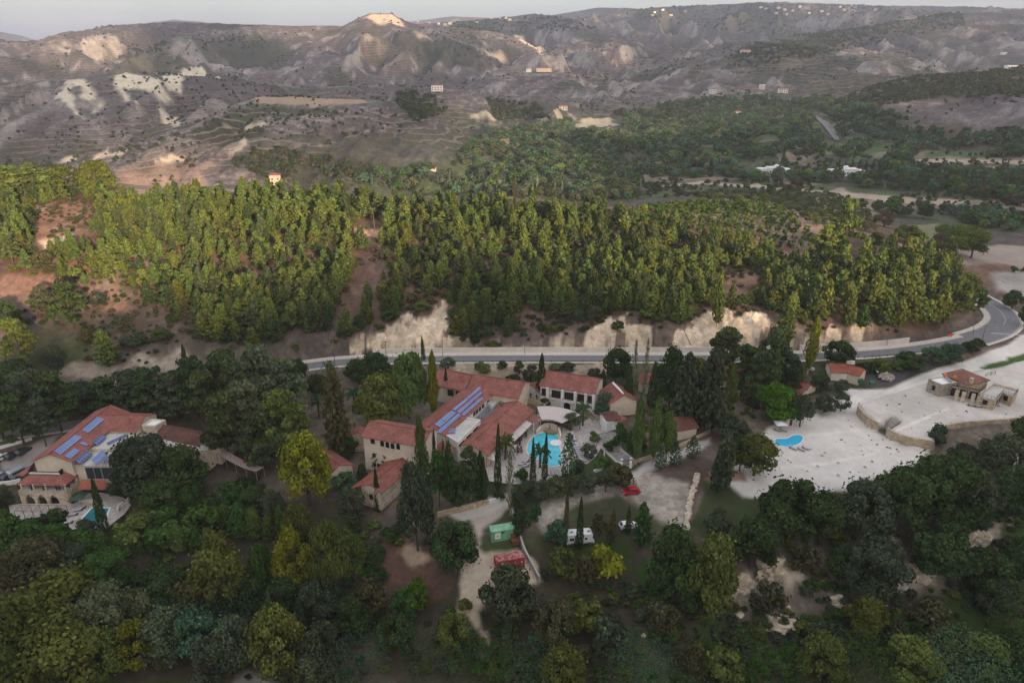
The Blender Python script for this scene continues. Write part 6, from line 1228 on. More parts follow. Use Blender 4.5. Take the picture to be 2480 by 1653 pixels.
for i, (x, y) in enumerate(RKS):
    c = W(x, y, .05); o = bpy.data.objects.new('yard_rock', rocks[i % 5]); col.objects.link(o); o.location = c; s = .28 + .16 * ((i * 7) % 5) / 4; o.scale = (s, s, s); o.rotation_euler.z = i
    tag(o, 'loose grey rock lying on the pale gravel yard right of the kidney pool', 'rock', 'loose rocks on the gravel yard')
for i, (x, y, r_) in enumerate([(1790, 1487, 1.0), (1795, 1350, .8), (1700, 1490, .5), (1908, 1470, .6), (2192, 1425, .8), (1790, 1618, .7), (1655, 1592, .5), (1558, 1537, .5), (1712, 1613, .6), (1690, 1618, .4), (2235, 1475, .6), (1915, 1480, .5)]):
    g = ground_hit(x, y); o = bpy.data.objects.new('chalk_boulder', rocks[i % 5]); col.objects.link(o); o.location = g; o.scale = (r_, r_, r_); o.rotation_euler.z = i * 1.7; tag(o, 'white chalk boulder lying among the dark scrub of the near bluff', 'boulder', 'chalk boulders on the near bluff')

# ------------------------------------------------------------------ rock ledges of the near bluff
def outcrop(label, x, y, w_px, h_m, seed):
    g = ground_hit(x, y); d = g.y * CP - (g.z - CAMH) * SP; w = w_px * d / FPX; bm = bmesh.new(); from mathutils import noise as mn
    bmesh.ops.create_icosphere(bm, subdivisions=5, radius=1.0); o3 = Vector((seed * 7.1, seed * 3.3, 0))
    for v in bm.verts:
        q = v.co.copy(); k = 1 + .50 * mn.noise(q * 1.5 + o3) + .32 * mn.noise(q * 3.6 + o3) + .10 * mn.noise(q * 8 + o3); v.co = q * k; v.co.z += .10 * math.floor(v.co.z * 4 + mn.noise(q * 2 + o3)) / 4
        v.co.x *= w / 2; v.co.y *= w * .24; v.co.z *= h_m * 1.2
    me = bpy.data.meshes.new('rock_outcrop'); bm.to_mesh(me); bm.free(); me.materials.append(MATS['chalk_rock']); o = bpy.data.objects.new('rock_outcrop', me); col.objects.link(o); o.location = (g.x, g.y + w * .1, g.z - h_m * .15); o.rotation_euler.z = (seed % 3 - 1) * .3; tag(o, label, 'rock outcrop')
for a in (('large white rock face below the big olive-green tree at lower right', 1790, 1440, 80, 3.2, 1), ('white rock ledge right of the large rock face', 1870, 1392, 78, 2.6, 2), ('narrow pale rock rib beside the dark round tree at lower right', 2152, 1428, 46, 3.6, 3), ('low pale rock ledge under the dark scrub, right of the rib', 2228, 1396, 84, 1.8, 4), ('overhanging rock ledge near the right edge among dark scrub', 2365, 1318, 84, 2.4, 5), ('low flat pale ledge lowest on the near bluff', 1885, 1514, 110, 1.2, 6), ('pale rock face at the right edge below the stone house', 2462, 1190, 60, 4.0, 7), ('small pale ledge high on the bluff between dark trees', 2140, 1318, 66, 1.8, 8), ('tan earth ledge in the middle of the near bluff', 2030, 1462, 52, 1.2, 9)): outcrop(*a)
# ------------------------------------------------------------------ vegetation
def leafmat(name):
    m = bpy.data.materials.new(name); m.use_nodes = True; n = m.node_tree.nodes; l = m.node_tree.links; n.clear()
    out = n.new('ShaderNodeOutputMaterial'); at = n.new('ShaderNodeAttribute'); at.attribute_name = 'leaf'; oi = n.new('ShaderNodeObjectInfo')
    c = mixc(n, l, 'MULTIPLY', 1.0, at.outputs['Color'], oi.outputs['Color'])
    d = n.new('ShaderNodeBsdfDiffuse'); t = n.new('ShaderNodeBsdfTranslucent'); mx = n.new('ShaderNodeMixShader'); mx.inputs[0].default_value = .22
    l.new(c, d.inputs['Color']); l.new(mixc(n, l, 'MULTIPLY', 1.0, c, (1.25, 1.3, .7)), t.inputs['Color']); l.new(d.outputs[0], mx.inputs[1]); l.new(t.outputs[0], mx.inputs[2]); l.new(mx.outputs[0], out.inputs[0]); MATS[name] = m
leafmat('foliage'); simple('bark', (.095, .070, .052), .95, .3, 4); simple('bark_pale', (.36, .32, .27), .95, .2, 4)
RNG = np.random.default_rng(11)
def leaves(pos, nrm, size, tint, aspect=1.0, spread=.75):
    """quads: positions, preferred outward normals, sizes, grey tint per leaf"""
    n = len(pos); r = RNG.normal(size=(n, 3)); nn = nrm + spread * r; nn /= np.linalg.norm(nn, axis=1)[:, None] + 1e-9
    a = np.cross(nn, RNG.normal(size=(n, 3))); a /= np.linalg.norm(a, axis=1)[:, None] + 1e-9; b = np.cross(nn, a)
    s = (size * RNG.uniform(.65, 1.35, n))[:, None] / 2; a = a * s * aspect; b = b * s
    v = np.stack([pos - a - b * .55, pos + a * .3 - b, pos + a + b * .5, pos - a * .35 + b], 1).reshape(-1, 3); return v, tint
def lobe(c, r, n, hollow=.55, under=.35):
    d = RNG.normal(size=(n, 3)); d /= np.linalg.norm(d, axis=1)[:, None]; d[:, 2] = np.where(d[:, 2] < 0, d[:, 2] * (1 - under * RNG.random(n)), d[:, 2])
    k = RNG.uniform(hollow, 1.0, n) ** .6; return np.array(c) + d * np.array(r) * k[:, None], d
def crown_arrays(kind, seed):
    """unit tree: height 1, crown width 1; returns leaf verts, tint"""
    global RNG
    RNG = np.random.default_rng(seed * 7 + sum(map(ord, kind))); P_, N_, S_, T_ = [], [], [], []; asp, spr = 1.0, .5
    def add(p, d, s, t=None):
        P_.append(p); N_.append(d); S_.append(np.full(len(p), s)); T_.append(np.clip(RNG.normal(1, .24, len(p)) * (t if t is not None else 1), .4, 1.9))
    if kind in ('pine', 'cedar', 'feather'):
        lv, br, nq = {'pine': (18, 7, 24), 'cedar': (22, 9, 26), 'feather': (14, 6, 14)}[kind]
        for i in range(lv):
            f = i / (lv - 1); h = .10 + .88 * f; L = .5 * (1 - f) ** (.62 if kind != 'cedar' else .55) * min(1, .55 + f * 2.2) * RNG.uniform(.8, 1.12) + .025
            for k in range(br):
                a = 6.283 * (k / br + .37 * i) + RNG.normal() * .25; Lb = L * RNG.uniform(.62, 1.15); t = RNG.uniform(.22, 1, nq) ** .8
                x = np.cos(a) * Lb * t; y = np.sin(a) * Lb * t; z = h + .05 * t * t - .02 * t + RNG.normal(0, .012, nq)
                p = np.stack([x + RNG.normal(0, .022, nq), y + RNG.normal(0, .022, nq), z], 1); add(p, np.tile([np.cos(a) * .5, np.sin(a) * .5, .8], (nq, 1)), .060 if kind == 'pine' else .056, RNG.uniform(.75, 1.25))
    elif kind == 'broadpine':
        for i in range(48):
            f = RNG.uniform(.24, .93); w = .40 * math.sin(min(1, (1.04 - f) / .72) * 1.57) ** .8; a = RNG.uniform(0, 6.283); rr = w * RNG.uniform(.35, 1.0)
            p, d = lobe((math.cos(a) * rr, math.sin(a) * rr, f), (RNG.uniform(.07, .17), RNG.uniform(.07, .17), RNG.uniform(.03, .065)), 120, .2, .6); add(p, d + [0, 0, .5], .044, RNG.uniform(.75, 1.25))
    elif kind in ('oak', 'broad', 'olive', 'bush', 'citrus', 'dry'):
        nl, nn, sz, lo = {'oak': (34, 270, .038, .34), 'broad': (34, 230, .038, .30), 'olive': (26, 190, .042, .36), 'bush': (16, 130, .075, .25), 'citrus': (10, 150, .09, .45), 'dry': (16, 70, .065, .3)}[kind]
        for i in range(nl):
            a = RNG.uniform(0, 6.283); u = RNG.uniform(0, 1); el = math.asin(u ** .8) if kind != 'broad' else math.asin(u); base = .40 if kind in ('bush', 'dry') else .46
            cx = math.cos(a) * math.cos(el) * .34; cy_ = math.sin(a) * math.cos(el) * .34; cz = base - .1 + math.sin(el) * (.46 if kind != 'broad' else .5)
            if kind == 'broad': cz = RNG.uniform(.30, .93); w = .36 * math.sin(min(1, (1.03 - cz) / .6) * 1.57); cx, cy_ = math.cos(a) * w, math.sin(a) * w
            if i < nl * .25 and kind != 'broad': cz = base - .13
            r = RNG.uniform(.09, .17) * (1.15 if kind in ('bush', 'citrus') else 1); p, d = lobe((cx, cy_, cz), (r, r, r * .8), int(nn * (r / .14) ** 1.5), .74, .2); p = p + d * (r * .45) * (RNG.random(len(p)) < .09)[:, None]; k = p[:, 2] > .02; add(p[k], d[k] + [0, 0, .25], sz, RNG.uniform(.78, 1.22))
        if kind in ('dry',): spr = 1.2
    elif kind in ('cypress', 'thuja'):
        n = 1500; z = RNG.uniform(.03, 1, n); th = RNG.uniform(0, 6.283, n); w = (.5 * np.minimum(1, (z + .03) * (7 if kind == 'cypress' else 4.5)) * np.clip(1.0 - z, 0, 1) ** (.55 if kind == 'cypress' else .42)) * (1 + .13 * np.sin(th * 3 + z * 22) + .1 * np.sin(th * 5 - z * 40)) * RNG.uniform(.82, 1.05, n)
        add(np.stack([np.cos(th) * w, np.sin(th) * w, z], 1), np.stack([np.cos(th), np.sin(th), np.full(n, .5)], 1), .075 if kind == 'cypress' else .085); asp = .8
    elif kind in ('poplar', 'bare'):
        n = 2600 if kind == 'poplar' else 420; z = RNG.uniform(.12, 1, n); th = RNG.uniform(0, 6.283, n); w = .5 * np.minimum(1, (z - .06) * 3.2) * np.clip(1.0 - z, 0, 1) ** .5 * RNG.uniform(.3, 1.08, n) ** .6 * (1 + .22 * np.sin(th * 2 + z * 17) + .15 * np.sin(th * 4 - z * 31)); add(np.stack([np.cos(th) * w, np.sin(th) * w, z], 1), np.stack([np.cos(th), np.sin(th), np.full(n, .35)], 1), .055, 1); asp = .9
    elif kind == 'reeds':
        n = 2600; p = np.stack([RNG.uniform(-.5, .5, n), RNG.uniform(-.5, .5, n), RNG.uniform(.25, 1, n)], 1); p[:, 2] *= 1 - .5 * (p[:, 0] ** 2 + p[:, 1] ** 2); add(p, np.tile([0, -.6, .4], (n, 1)), .036); asp = .3
    pos = np.concatenate(P_); nr = np.concatenate(N_).astype(float); sz = np.concatenate(S_); ti = np.concatenate(T_); nr /= np.linalg.norm(nr, axis=1)[:, None] + 1e-9
    return leaves(pos, nr, sz, ti, asp, spr)
def leaf_mesh(name, v, tint3):
    n = len(v) // 4; me = bpy.data.meshes.new(name); me.vertices.add(4 * n); me.vertices.foreach_set('co', v.astype(np.float32).ravel()); me.loops.add(4 * n); me.loops.foreach_set('vertex_index', np.arange(4 * n, dtype=np.int32)); me.polygons.add(n); me.polygons.foreach_set('loop_start', np.arange(0, 4 * n, 4, dtype=np.int32)); me.update()
    a = me.color_attributes.new('leaf', 'FLOAT_COLOR', 'POINT'); c = np.ones((4 * n, 4), np.float32); c[:, :3] = np.repeat(tint3, 4, 0); a.data.foreach_set('color', c.ravel()); me.materials.append(MATS['foliage']); return me
def tint3(t):
    w = RNG.normal(0, .07, len(t)); return np.stack([t * (1 + w), t, t * (1 - w * .8)], 1)
VAR, ARR, TRK = {}, {}, {}
def trunk_mesh(kind, s):
    rs = random.Random(s * 3 + len(kind)); m = MB(); r = {'pine': .022, 'cedar': .028, 'feather': .014, 'broadpine': .026, 'cypress': .03, 'thuja': .03, 'poplar': .05, 'bare': .06}.get(kind, .035); top = {'pine': .95, 'cedar': .95, 'feather': .95, 'poplar': .9, 'bare': .97, 'cypress': .6, 'thuja': .5, 'broadpine': .75}.get(kind, .5); k = 1.0
    q = Vector((0, 0, -.04)); pts = [q]
    for i in range(5): q = Vector((rs.uniform(-.015, .015), rs.uniform(-.015, .015), top * (i + 1) / 5)); pts.append(q)
    for i in range(5): m.tube(pts[i], pts[i + 1], r * (1 - i / 5.6), r * (1 - (i + 1) / 5.6), 6, False)
    nb = {'bare': 46, 'poplar': 10, 'cypress': 0, 'thuja': 0}.get(kind, 9)
    for i in range(nb):
        a = rs.uniform(0, 6.283); h = rs.uniform(.2, .8) if kind in ('bare', 'poplar') else rs.uniform(.15, top * .9)
        if kind in ('bare', 'poplar'): e = Vector((math.cos(a) * rs.uniform(.15, .42) * (1.1 - h), math.sin(a) * rs.uniform(.15, .42) * (1.1 - h), min(.98, h + rs.uniform(.12, .28))))
        elif kind in ('pine', 'cedar', 'feather'): L = .4 * (1 - h); e = Vector((math.cos(a) * L, math.sin(a) * L, h + .02))
        else: e = Vector((math.cos(a) * rs.uniform(.15, .33), math.sin(a) * rs.uniform(.15, .33), h + rs.uniform(.1, .3)))
        rb = r * (.22 if kind in ('pine', 'cedar', 'feather', 'bare') else .4); m.tube(Vector((0, 0, h)), e, rb, rb * .35, 5, False)
    return m.mesh('trunk', 'bark_pale' if kind in ('poplar', 'bare') else 'bark')
for kind, nv in (('pine', 6), ('cedar', 2), ('feather', 1), ('broadpine', 4), ('oak', 5), ('broad', 4), ('olive', 3), ('bush', 4), ('citrus', 3), ('dry', 3), ('cypress', 3), ('thuja', 2), ('poplar', 2), ('bare', 2), ('reeds', 2)):
    VAR[kind], ARR[kind], TRK[kind] = [], [], []
    for s in range(nv):
        v, t = crown_arrays(kind, s); c3 = tint3(t); ARR[kind].append((v, c3)); VAR[kind].append(leaf_mesh('crown', v, c3))
        if kind not in ('reeds',): TRK[kind].append(trunk_mesh(kind, s))
# date palms: trunk and arching fronds
def palm_meshes(s):
    rs = random.Random(s); V_, C_ = [], []; pos, nr, sz = [], [], []
    for i in range(34):
        a = rs.uniform(0, 6.283); el = rs.uniform(-.25, 1.25); L = .5 * rs.uniform(.8, 1.05)
        for k in range(16):
            t = (k + 1) / 16; r_ = L * math.cos(el) * t + .02; z = .62 + L * math.sin(el) * t - .30 * t * t * (1 - .3 * math.sin(el))
            for sg in (-1, 1): off = sg * .035 * (1 - .5 * t); pos.append((math.cos(a) * r_ - math.sin(a) * off, math.sin(a) * r_ + math.cos(a) * off, z - .015)); nr.append((-math.sin(a) * sg * .5, math.cos(a) * sg * .5, .9)); sz.append(.062)
    v, t = leaves(np.array(pos), np.array(nr), np.array(sz), np.clip(RNG.normal(1, .15, len(pos)), .6, 1.5), .8, .25)
    m = MB(); m.tube((0, 0, -.03), (0, 0, .60), .045, .04, 9); m.tube((0, 0, .5), (0, 0, .64), .05, .062, 9); return leaf_mesh('crown', v, tint3(t)), m.mesh('trunk', 'bark')
VAR['palm'], TRK['palm'] = map(list, zip(*[palm_meshes(s) for s in range(2)]))
SPEC = {'pine': ('pine_tree', 'pine'), 'cedar': ('cedar_tree', 'cedar'), 'feather': ('young_pine', 'feathery young pine'), 'broadpine': ('spreading_pine', 'spreading pine'), 'oak': ('carob_tree', 'round dense tree'), 'broad': ('leafy_tree', 'leafy tree'), 'olive': ('olive_tree', 'olive tree'), 'bush': ('shrub', 'shrub'), 'citrus': ('orchard_tree', 'orchard tree'), 'dry': ('dry_shrub', 'dry shrub'), 'cypress': ('cypress', 'cypress'), 'thuja': ('clipped_conifer', 'bullet shaped conifer'), 'poplar': ('poplar', 'poplar'), 'bare': ('bare_poplar', 'bare pale poplar'), 'palm': ('date_palm', 'date palm'), 'reeds': ('reed_clump', 'reed clump')}
COLS_ = {'deep': ((0.074, 0.100, 0.042), 'deep green'), 'bright': ((0.100, 0.146, 0.040), 'bright green'), 'mid': ((0.098, 0.13, 0.034), 'mid green'), 'dark': ((0.0439, 0.068, 0.0242), 'dark green'), 'brown': ((0.0952, 0.0925, 0.0437), 'brownish green'), 'grey': ((0.083, 0.1034, 0.0575), 'grey green'), 'greydark': ((0.0573, 0.0707, 0.0414), 'dusky grey-green'), 'yellow': ((0.1887, 0.1998, 0.02), 'yellow green'), 'gold': ((0.165, 0.1782, 0.022), 'golden yellow'), 'lime': ((0.0867, 0.1674, 0.02), 'lime green'), 'lush': ((0.046, 0.088, 0.022), 'lush green'), 'olive': ((0.1122, 0.1333, 0.0345), 'olive green'), 'blue': ((0.0586, 0.1088, 0.0575), 'blue green'), 'tan': ((0.1581, 0.135, 0.075), 'tan brown'), 'rust': ((0.1224, 0.081, 0.045), 'rusty brown'), 'pale': ((0.1525, 0.17, 0.0862), 'pale grey-green')}
COLS = {k: (tuple(min(.3, v * (1.22 if k in ('dark', 'greydark', 'mid', 'blue', 'lush', 'grey') else 1.0)) for v in c), w) for k, (c, w) in COLS_.items()}
TREES = []     # [obj, kind, colour word, px, py, height, group]
cnt = {}
rt = random.Random(21)
def tree(kind, g, h, w, colour, group=None, label=None):
    base, word = COLS[colour]; k = cnt.get(kind, 0); cnt[kind] = k + 1; vs = VAR[kind]; i = rt.randrange(len(vs)); f = 1 + rt.uniform(-.14, .14); hu = rt.uniform(-.08, .08); c = (base[0] * f * (1 + hu), base[1] * f, base[2] * f * (1 - hu), 1)
    nm, sp = SPEC[kind]; t = bpy.data.objects.new(nm, None); t.empty_display_size = .5; col.objects.link(t); t.location = (g[0], g[1], g[2] - .1); t.rotation_euler = (rt.uniform(-.03, .03), rt.uniform(-.03, .03), rt.uniform(0, 6.28)); t.scale = (w, w, h)
    if TRK[kind]: o = bpy.data.objects.new('trunk', TRK[kind][i]); col.objects.link(o); o.parent = t
    o = bpy.data.objects.new('crown', vs[i]); col.objects.link(o); o.parent = t; o.color = c
    t['category'] = 'shrub' if kind in ('bush', 'dry') else ('reeds' if kind == 'reeds' else 'tree')
    if group: t['group'] = group
    px, py = P(g[0], g[1], g[2] + h * .6); TREES.append([t, sp, word, float(px), float(py), h, label]); return t
def T(x, yt, yb, w, kind, colour, group=None, label=None):
    g = ground_hit(x, yb)
    if g is None: return
    g = Vector(tuple(g)); top = WY(x, yt, g.y + .0); h = max(.8, top.z - g.z); d = g.y * CP - (g.z + h / 2 - CAMH) * SP; tree(kind, g, h * 1.03, w * d / FPX * {'olive': 1.1, 'oak': 1.06, 'broad': 1.1, 'palm': 1.15, 'broadpine': 1.22}.get(kind, 1.08), colour, group, label)
GH, GF, GL, GR = 'trees of the central hotel garden', 'trees on the near slope', 'trees round the left hotel', 'trees round the pale gravel yard'
for a in [(560,845,1005,120,'broadpine','deep'),(640,838,1010,130,'broadpine','grey'),(700,870,1020,110,'broadpine','grey'),(600,930,1085,140,'broadpine','grey'),(690,945,1105,125,'broadpine','mid'),(555,955,1115,120,'broadpine','deep'),(640,1000,1135,120,'broadpine','deep'),(515,895,1045,105,'broadpine','deep'),(585,880,1030,100,'broadpine','deep'),
 (720,860,930,62,'oak','dark'),(770,905,960,60,'oak','dark'),(773,952,1012,46,'palm','blue'),(797,868,918,40,'palm','blue'),(858,930,985,46,'palm','blue'),(823,900,1105,78,'cedar','brown'),(925,910,1030,130,'broad','olive'),(992,858,1012,96,'broad','bright'),(1051,853,1015,34,'poplar','yellow'),(1080,893,968,13,'cypress','dark'),(1027,1012,1178,38,'poplar','bright'),(748,1060,1225,120,'broad','yellow'),(845,1055,1105,58,'oak','dark'),(928,1078,1135,58,'palm','blue'),(838,1140,1188,60,'bush','blue'),(878,1122,1162,26,'thuja','dark'),(917,1136,1238,18,'cypress','dark'),(1012,1122,1332,86,'broad','greydark'),(858,1185,1262,78,'olive','greydark'),
 (1065,1092,1225,52,'broadpine','lush'),(1096,1076,1222,46,'pine','lush'),(1135,1082,1230,62,'broadpine','deep'),(1162,1100,1215,40,'pine','dark'),(1044,1120,1220,52,'broadpine','deep'),(1110,1130,1235,60,'broadpine','dark'),(1052,1040,1132,11,'cypress','brown'),(1075,1064,1122,9,'cypress','brown'),(1205,1028,1186,18,'cypress','dark'),(1290,1064,1176,16,'cypress','dark'),(1318,1052,1163,15,'cypress','dark'),(1224,1042,1112,56,'palm','olive'),(1308,1068,1132,50,'palm','blue'),(1173,1106,1217,15,'cypress','dark'),(1236,1098,1247,34,'bare','pale'),(1374,1052,1152,56,'feather','blue'),(1384,994,1042,44,'olive','grey'),(1411,965,1030,44,'palm','blue'),(1464,942,1002,50,'palm','blue'),(1460,978,1012,46,'palm','blue'),(1309,858,968,26,'cypress','dark'),(1459,896,950,24,'cypress','dark'),(1356,953,980,26,'bush','lime'),
 (1258,872,906,34,'olive','greydark'),(1285,880,926,42,'olive','greydark'),(1300,902,946,36,'bush','dark'),(1345,880,900,40,'olive','grey'),(1375,876,898,40,'olive','greydark'),(1440,890,912,38,'olive','greydark'),(1085,864,896,42,'olive','grey'),(1162,872,896,28,'bush','mid'),(1176,878,902,30,'bush','mid'),(1216,871,893,26,'bush','grey'),(1240,900,935,40,'bush','dark'),(1285,940,960,22,'bush','lush'),(1320,960,985,26,'olive','dark'),
 (1490,838,928,78,'oak','dark'),(1532,826,962,19,'bare','pale'),(1557,822,972,21,'bare','pale'),(1521,882,980,26,'cypress','dark'),(1580,878,985,30,'cypress','dark'),(1620,848,1000,76,'broad','dark'),(1655,862,1035,86,'cedar','greydark'),(1712,852,1045,88,'cedar','greydark'),(1690,870,960,60,'broad','olive'),(1755,790,915,95,'broadpine','deep'),(1795,835,960,80,'broadpine','dark'),(1865,790,930,95,'broadpine','deep'),(1830,850,980,80,'broadpine','deep'),(1955,768,905,38,'poplar','gold'),(1868,843,950,36,'poplar','bright'),(1765,885,1000,40,'poplar','mid'),(1878,928,1014,104,'oak','lime'),(1937,945,1032,60,'olive','greydark'),(1995,953,998,52,'olive','greydark'),(2035,950,995,44,'olive','greydark'),(1985,905,948,54,'olive','greydark'),(2037,917,948,36,'olive','grey'),(1930,905,945,50,'broadpine','dark'),(1905,860,930,60,'broad','dark'),
 (2024,822,884,82,'oak','dark'),(2095,870,900,44,'bush','dark'),(2130,866,900,46,'bush','mid'),(2205,853,890,78,'bush','dark'),(2255,838,882,62,'olive','blue'),(2300,828,878,66,'olive','blue'),(2355,812,852,48,'bush','dark'),(2175,870,892,40,'bush','mid'),(1541,962,1126,36,'poplar','bright'),(1580,965,1120,38,'poplar','mid'),(1612,1000,1118,44,'broad','mid'),(1500,1020,1080,40,'bush','lush'),(1597,1078,1136,38,'feather','blue'),(1633,1070,1128,42,'feather','blue'),(1676,1055,1108,46,'feather','grey'),(1478,1060,1090,34,'bush','lush'),(1540,1040,1110,50,'broad','dark'),(1425,1070,1108,40,'bush','grey'),(1440,1040,1070,30,'bush','olive'),(1465,1108,1135,50,'bush','lush'),(1400,1108,1140,36,'bush','greydark'),(1262,1130,1165,34,'bush','lush')]: T(*a, GH)
for a in [(1275,1162,1216,48,'olive','greydark'),(1310,1158,1212,54,'olive','grey'),(1347,1150,1206,56,'olive','grey'),(1386,1148,1202,56,'olive','greydark'),(1425,1140,1196,56,'olive','grey'),(1466,1134,1190,52,'olive','greydark'),(1502,1126,1174,58,'bush','brown'),(1250,1180,1240,50,'olive','greydark'),(1262,1220,1300,46,'bush','dark'),(1297,1215,1262,28,'bush','blue'),(1210,1190,1205,30,'bush','dark')]: T(*a, 'olive hedge below the large pool')
for a in [(1369,1175,1308,14,'cypress','brown'),(1402,1203,1328,20,'cypress','dark'),(1520,1226,1292,15,'cypress','dark'),(1556,1222,1322,58,'pine','lush'),(1478,1238,1318,26,'pine','brown'),(1450,1230,1300,40,'dry','brown'),(1345,1255,1320,60,'bush','blue'),(1103,1254,1395,118,'oak','dark'),(1228,1374,1510,155,'oak','greydark'),(1468,1310,1402,90,'bush','yellow'),(1365,1322,1395,70,'bush','olive'),(1410,1340,1420,70,'bush','brown'),(1625,1272,1440,125,'oak','dark'),(1712,1285,1492,135,'oak','olive'),(1650,1330,1480,110,'oak','dark'),
 (1905,1152,1312,170,'oak','dark'),(1985,1190,1310,110,'oak','dark'),(2085,1158,1290,140,'oak','greydark'),(2165,1130,1285,160,'oak','dark'),(2260,1098,1272,190,'oak','dark'),(2330,1135,1275,130,'oak','greydark'),(2435,1125,1262,110,'oak','dark'),(1815,1248,1372,130,'oak','dark'),(1730,1228,1300,70,'oak','greydark'),(2110,1308,1450,165,'oak','greydark'),(2040,1320,1400,90,'oak','dark'),(2265,1260,1388,155,'oak','dark'),(2090,1440,1535,105,'oak','olive'),(1858,1400,1492,90,'dry','brown'),(1945,1318,1385,85,'dry','brown'),(2370,1330,1440,130,'oak','dark'),(2410,1400,1490,120,'oak','greydark'),(2455,1300,1420,120,'oak','dark'),(2120,1235,1310,60,'bush','olive'),(2010,1262,1300,40,'bush','yellow'),(2268,1022,1078,48,'bush','greydark'),(2420,1050,1150,130,'oak','greydark'),(2330,1075,1130,80,'oak','greydark'),(2470,1000,1090,80,'oak','dark'),
 (1748,1052,1182,58,'cedar','grey'),(1733,1085,1195,46,'pine','greydark'),(1825,1052,1150,108,'oak','olive'),(1772,1008,1065,84,'olive','greydark'),(1790,1060,1140,60,'oak','dark')]: T(*a, GR)
for a in [(180,1392,1560,230,'oak','olive'),(80,1438,1660,190,'oak','olive'),(270,1418,1575,160,'oak','grey'),(20,1500,1710,160,'oak','mid'),(170,1500,1690,210,'oak','olive'),(335,1430,1545,110,'oak','grey'),(262,1520,1645,115,'oak','mid'),(340,1508,1612,100,'broad','gold'),(420,1478,1605,135,'olive','grey'),(490,1470,1605,115,'olive','blue'),(525,1540,1665,125,'olive','greydark'),(408,1540,1625,58,'oak','brown'),(575,1490,1625,115,'olive','grey'),(688,1488,1645,135,'broad','olive'),(665,1438,1535,28,'pine','grey'),(740,1452,1560,38,'pine','greydark'),(790,1500,1640,110,'olive','greydark'),(770,1580,1680,110,'olive','grey'),(880,1540,1660,120,'reeds','blue'),(270,1330,1420,120,'oak','lush'),(110,1305,1425,170,'oak','brown'),(65,1308,1372,75,'olive','grey'),(30,1340,1430,100,'oak','brown'),(180,1320,1400,110,'oak','greydark'),(538,1308,1468,128,'broad','olive'),(645,1322,1442,70,'broad','lush'),(720,1288,1440,92,'broad','gold'),(812,1268,1440,92,'broad','olive'),(855,1280,1405,85,'oak','mid'),(400,1375,1460,130,'oak','dark'),(470,1400,1500,110,'dry','brown'),(600,1390,1480,100,'oak','dark'),(690,1400,1490,100,'oak','dark'),(780,1400,1500,110,'oak','greydark'),(450,1460,1540,130,'reeds','blue'),(580,1450,1530,120,'reeds','blue'),(1010,1395,1480,64,'bush','lime'),(980,1420,1500,60,'bush','lush'),(1100,1480,1580,90,'oak','olive'),(1030,1540,1640,110,'reeds','blue'),(1160,1560,1660,120,'reeds','lush'),(1280,1570,1670,120,'reeds','blue'),(1360,1570,1665,110,'broad','olive'),(1425,1450,1530,80,'bush','olive'),(1340,1450,1560,110,'oak','brown'),(1480,1480,1590,110,'dry','greydark'),(1550,1560,1660,120,'reeds','blue'),(1670,1560,1640,80,'dry','brown'),(1750,1570,1650,90,'bush','olive'),(1870,1590,1690,130,'reeds','lush'),(1985,1545,1645,115,'broad','olive'),(2080,1560,1680,150,'reeds','lush'),(2190,1545,1650,140,'olive','mid'),(2300,1560,1690,180,'reeds','blue'),(2380,1540,1640,130,'olive','mid'),(2440,1470,1600,130,'reeds','lush'),(2470,1560,1690,140,'oak','dark'),(2000,1500,1570,100,'dry','greydark'),(2250,1450,1520,100,'dry','brown'),(2160,1500,1560,80,'dry','greydark'),(1600,1440,1530,90,'dry','brown'),(900,1400,1480,90,'dry','brown'),(960,1490,1580,100,'oak','dark'),(860,1450,1550,100,'oak','dark')]: T(*a, GF)
for i, a in enumerate([(374,1278,1330,40),(406,1276,1326,32),(437,1270,1330,44),(483,1277,1333,42),(511,1282,1338,48),(303,1286,1340,58),(254,1291,1342,54),(342,1309,1337,22),(550,1221,1272,42),(586,1219,1292,62),(621,1230,1302,44),(652,1247,1302,34),(684,1226,1292,36),(30,1243,1332,92),(90,1262,1338,92),(150,1272,1347,92),(205,1284,1348,84)]): T(*a, 'thuja', 'lush' if i > 12 else ('bright' if i % 3 else 'lush'), 'bullet shaped conifers below the left hotel')
for a in [(727,1224,1312,74,'broad','olive'),(130,1230,1272,64,'bush','dark'),(215,1254,1312,58,'olive','greydark'),(253,1163,1290,26,'cypress','dark'),(368,1050,1192,165,'oak','greydark'),(450,1078,1208,135,'oak','dark'),(312,1122,1205,84,'oak','greydark'),(410,1150,1235,130,'oak','dark'),(345,1240,1302,110,'bush','mid'),(420,1228,1302,120,'bush','lush'),(500,1226,1300,115,'bush','lush'),(470,1160,1240,70,'oak','lush'),(560,1165,1215,80,'bush','lush'),(620,1178,1262,84,'oak','dark'),(662,1190,1265,74,'olive','greydark'),(530,1190,1240,70,'bush','dark'),(30,900,1045,105,'broadpine','dark'),(90,898,1055,112,'broadpine','greydark'),(150,905,1045,105,'broadpine','dark'),(60,955,1078,90,'broadpine','dark'),(112,965,1080,66,'broadpine','greydark'),(205,925,1005,110,'oak','greydark'),(262,918,1003,100,'broadpine','dark'),(320,896,1003,112,'broadpine','greydark'),(382,888,1003,120,'broadpine','dark'),(440,900,1010,112,'broadpine','greydark'),(482,866,1010,112,'broadpine','dark'),(352,975,1018,60,'oak','greydark'),(456,836,918,18,'cypress','dark'),(870,868,930,72,'oak','dark'),(912,855,928,72,'broad','dark'),(956,878,932,56,'oak','dark'),(1026,815,872,11,'cypress','dark'),(0,1230,1290,60,'oak','dark'),(15,1180,1240,50,'olive','greydark'),(10,960,1060,90,'broadpine','dark')]: T(*a, GL)
GS = 'trees on the wooded hill'
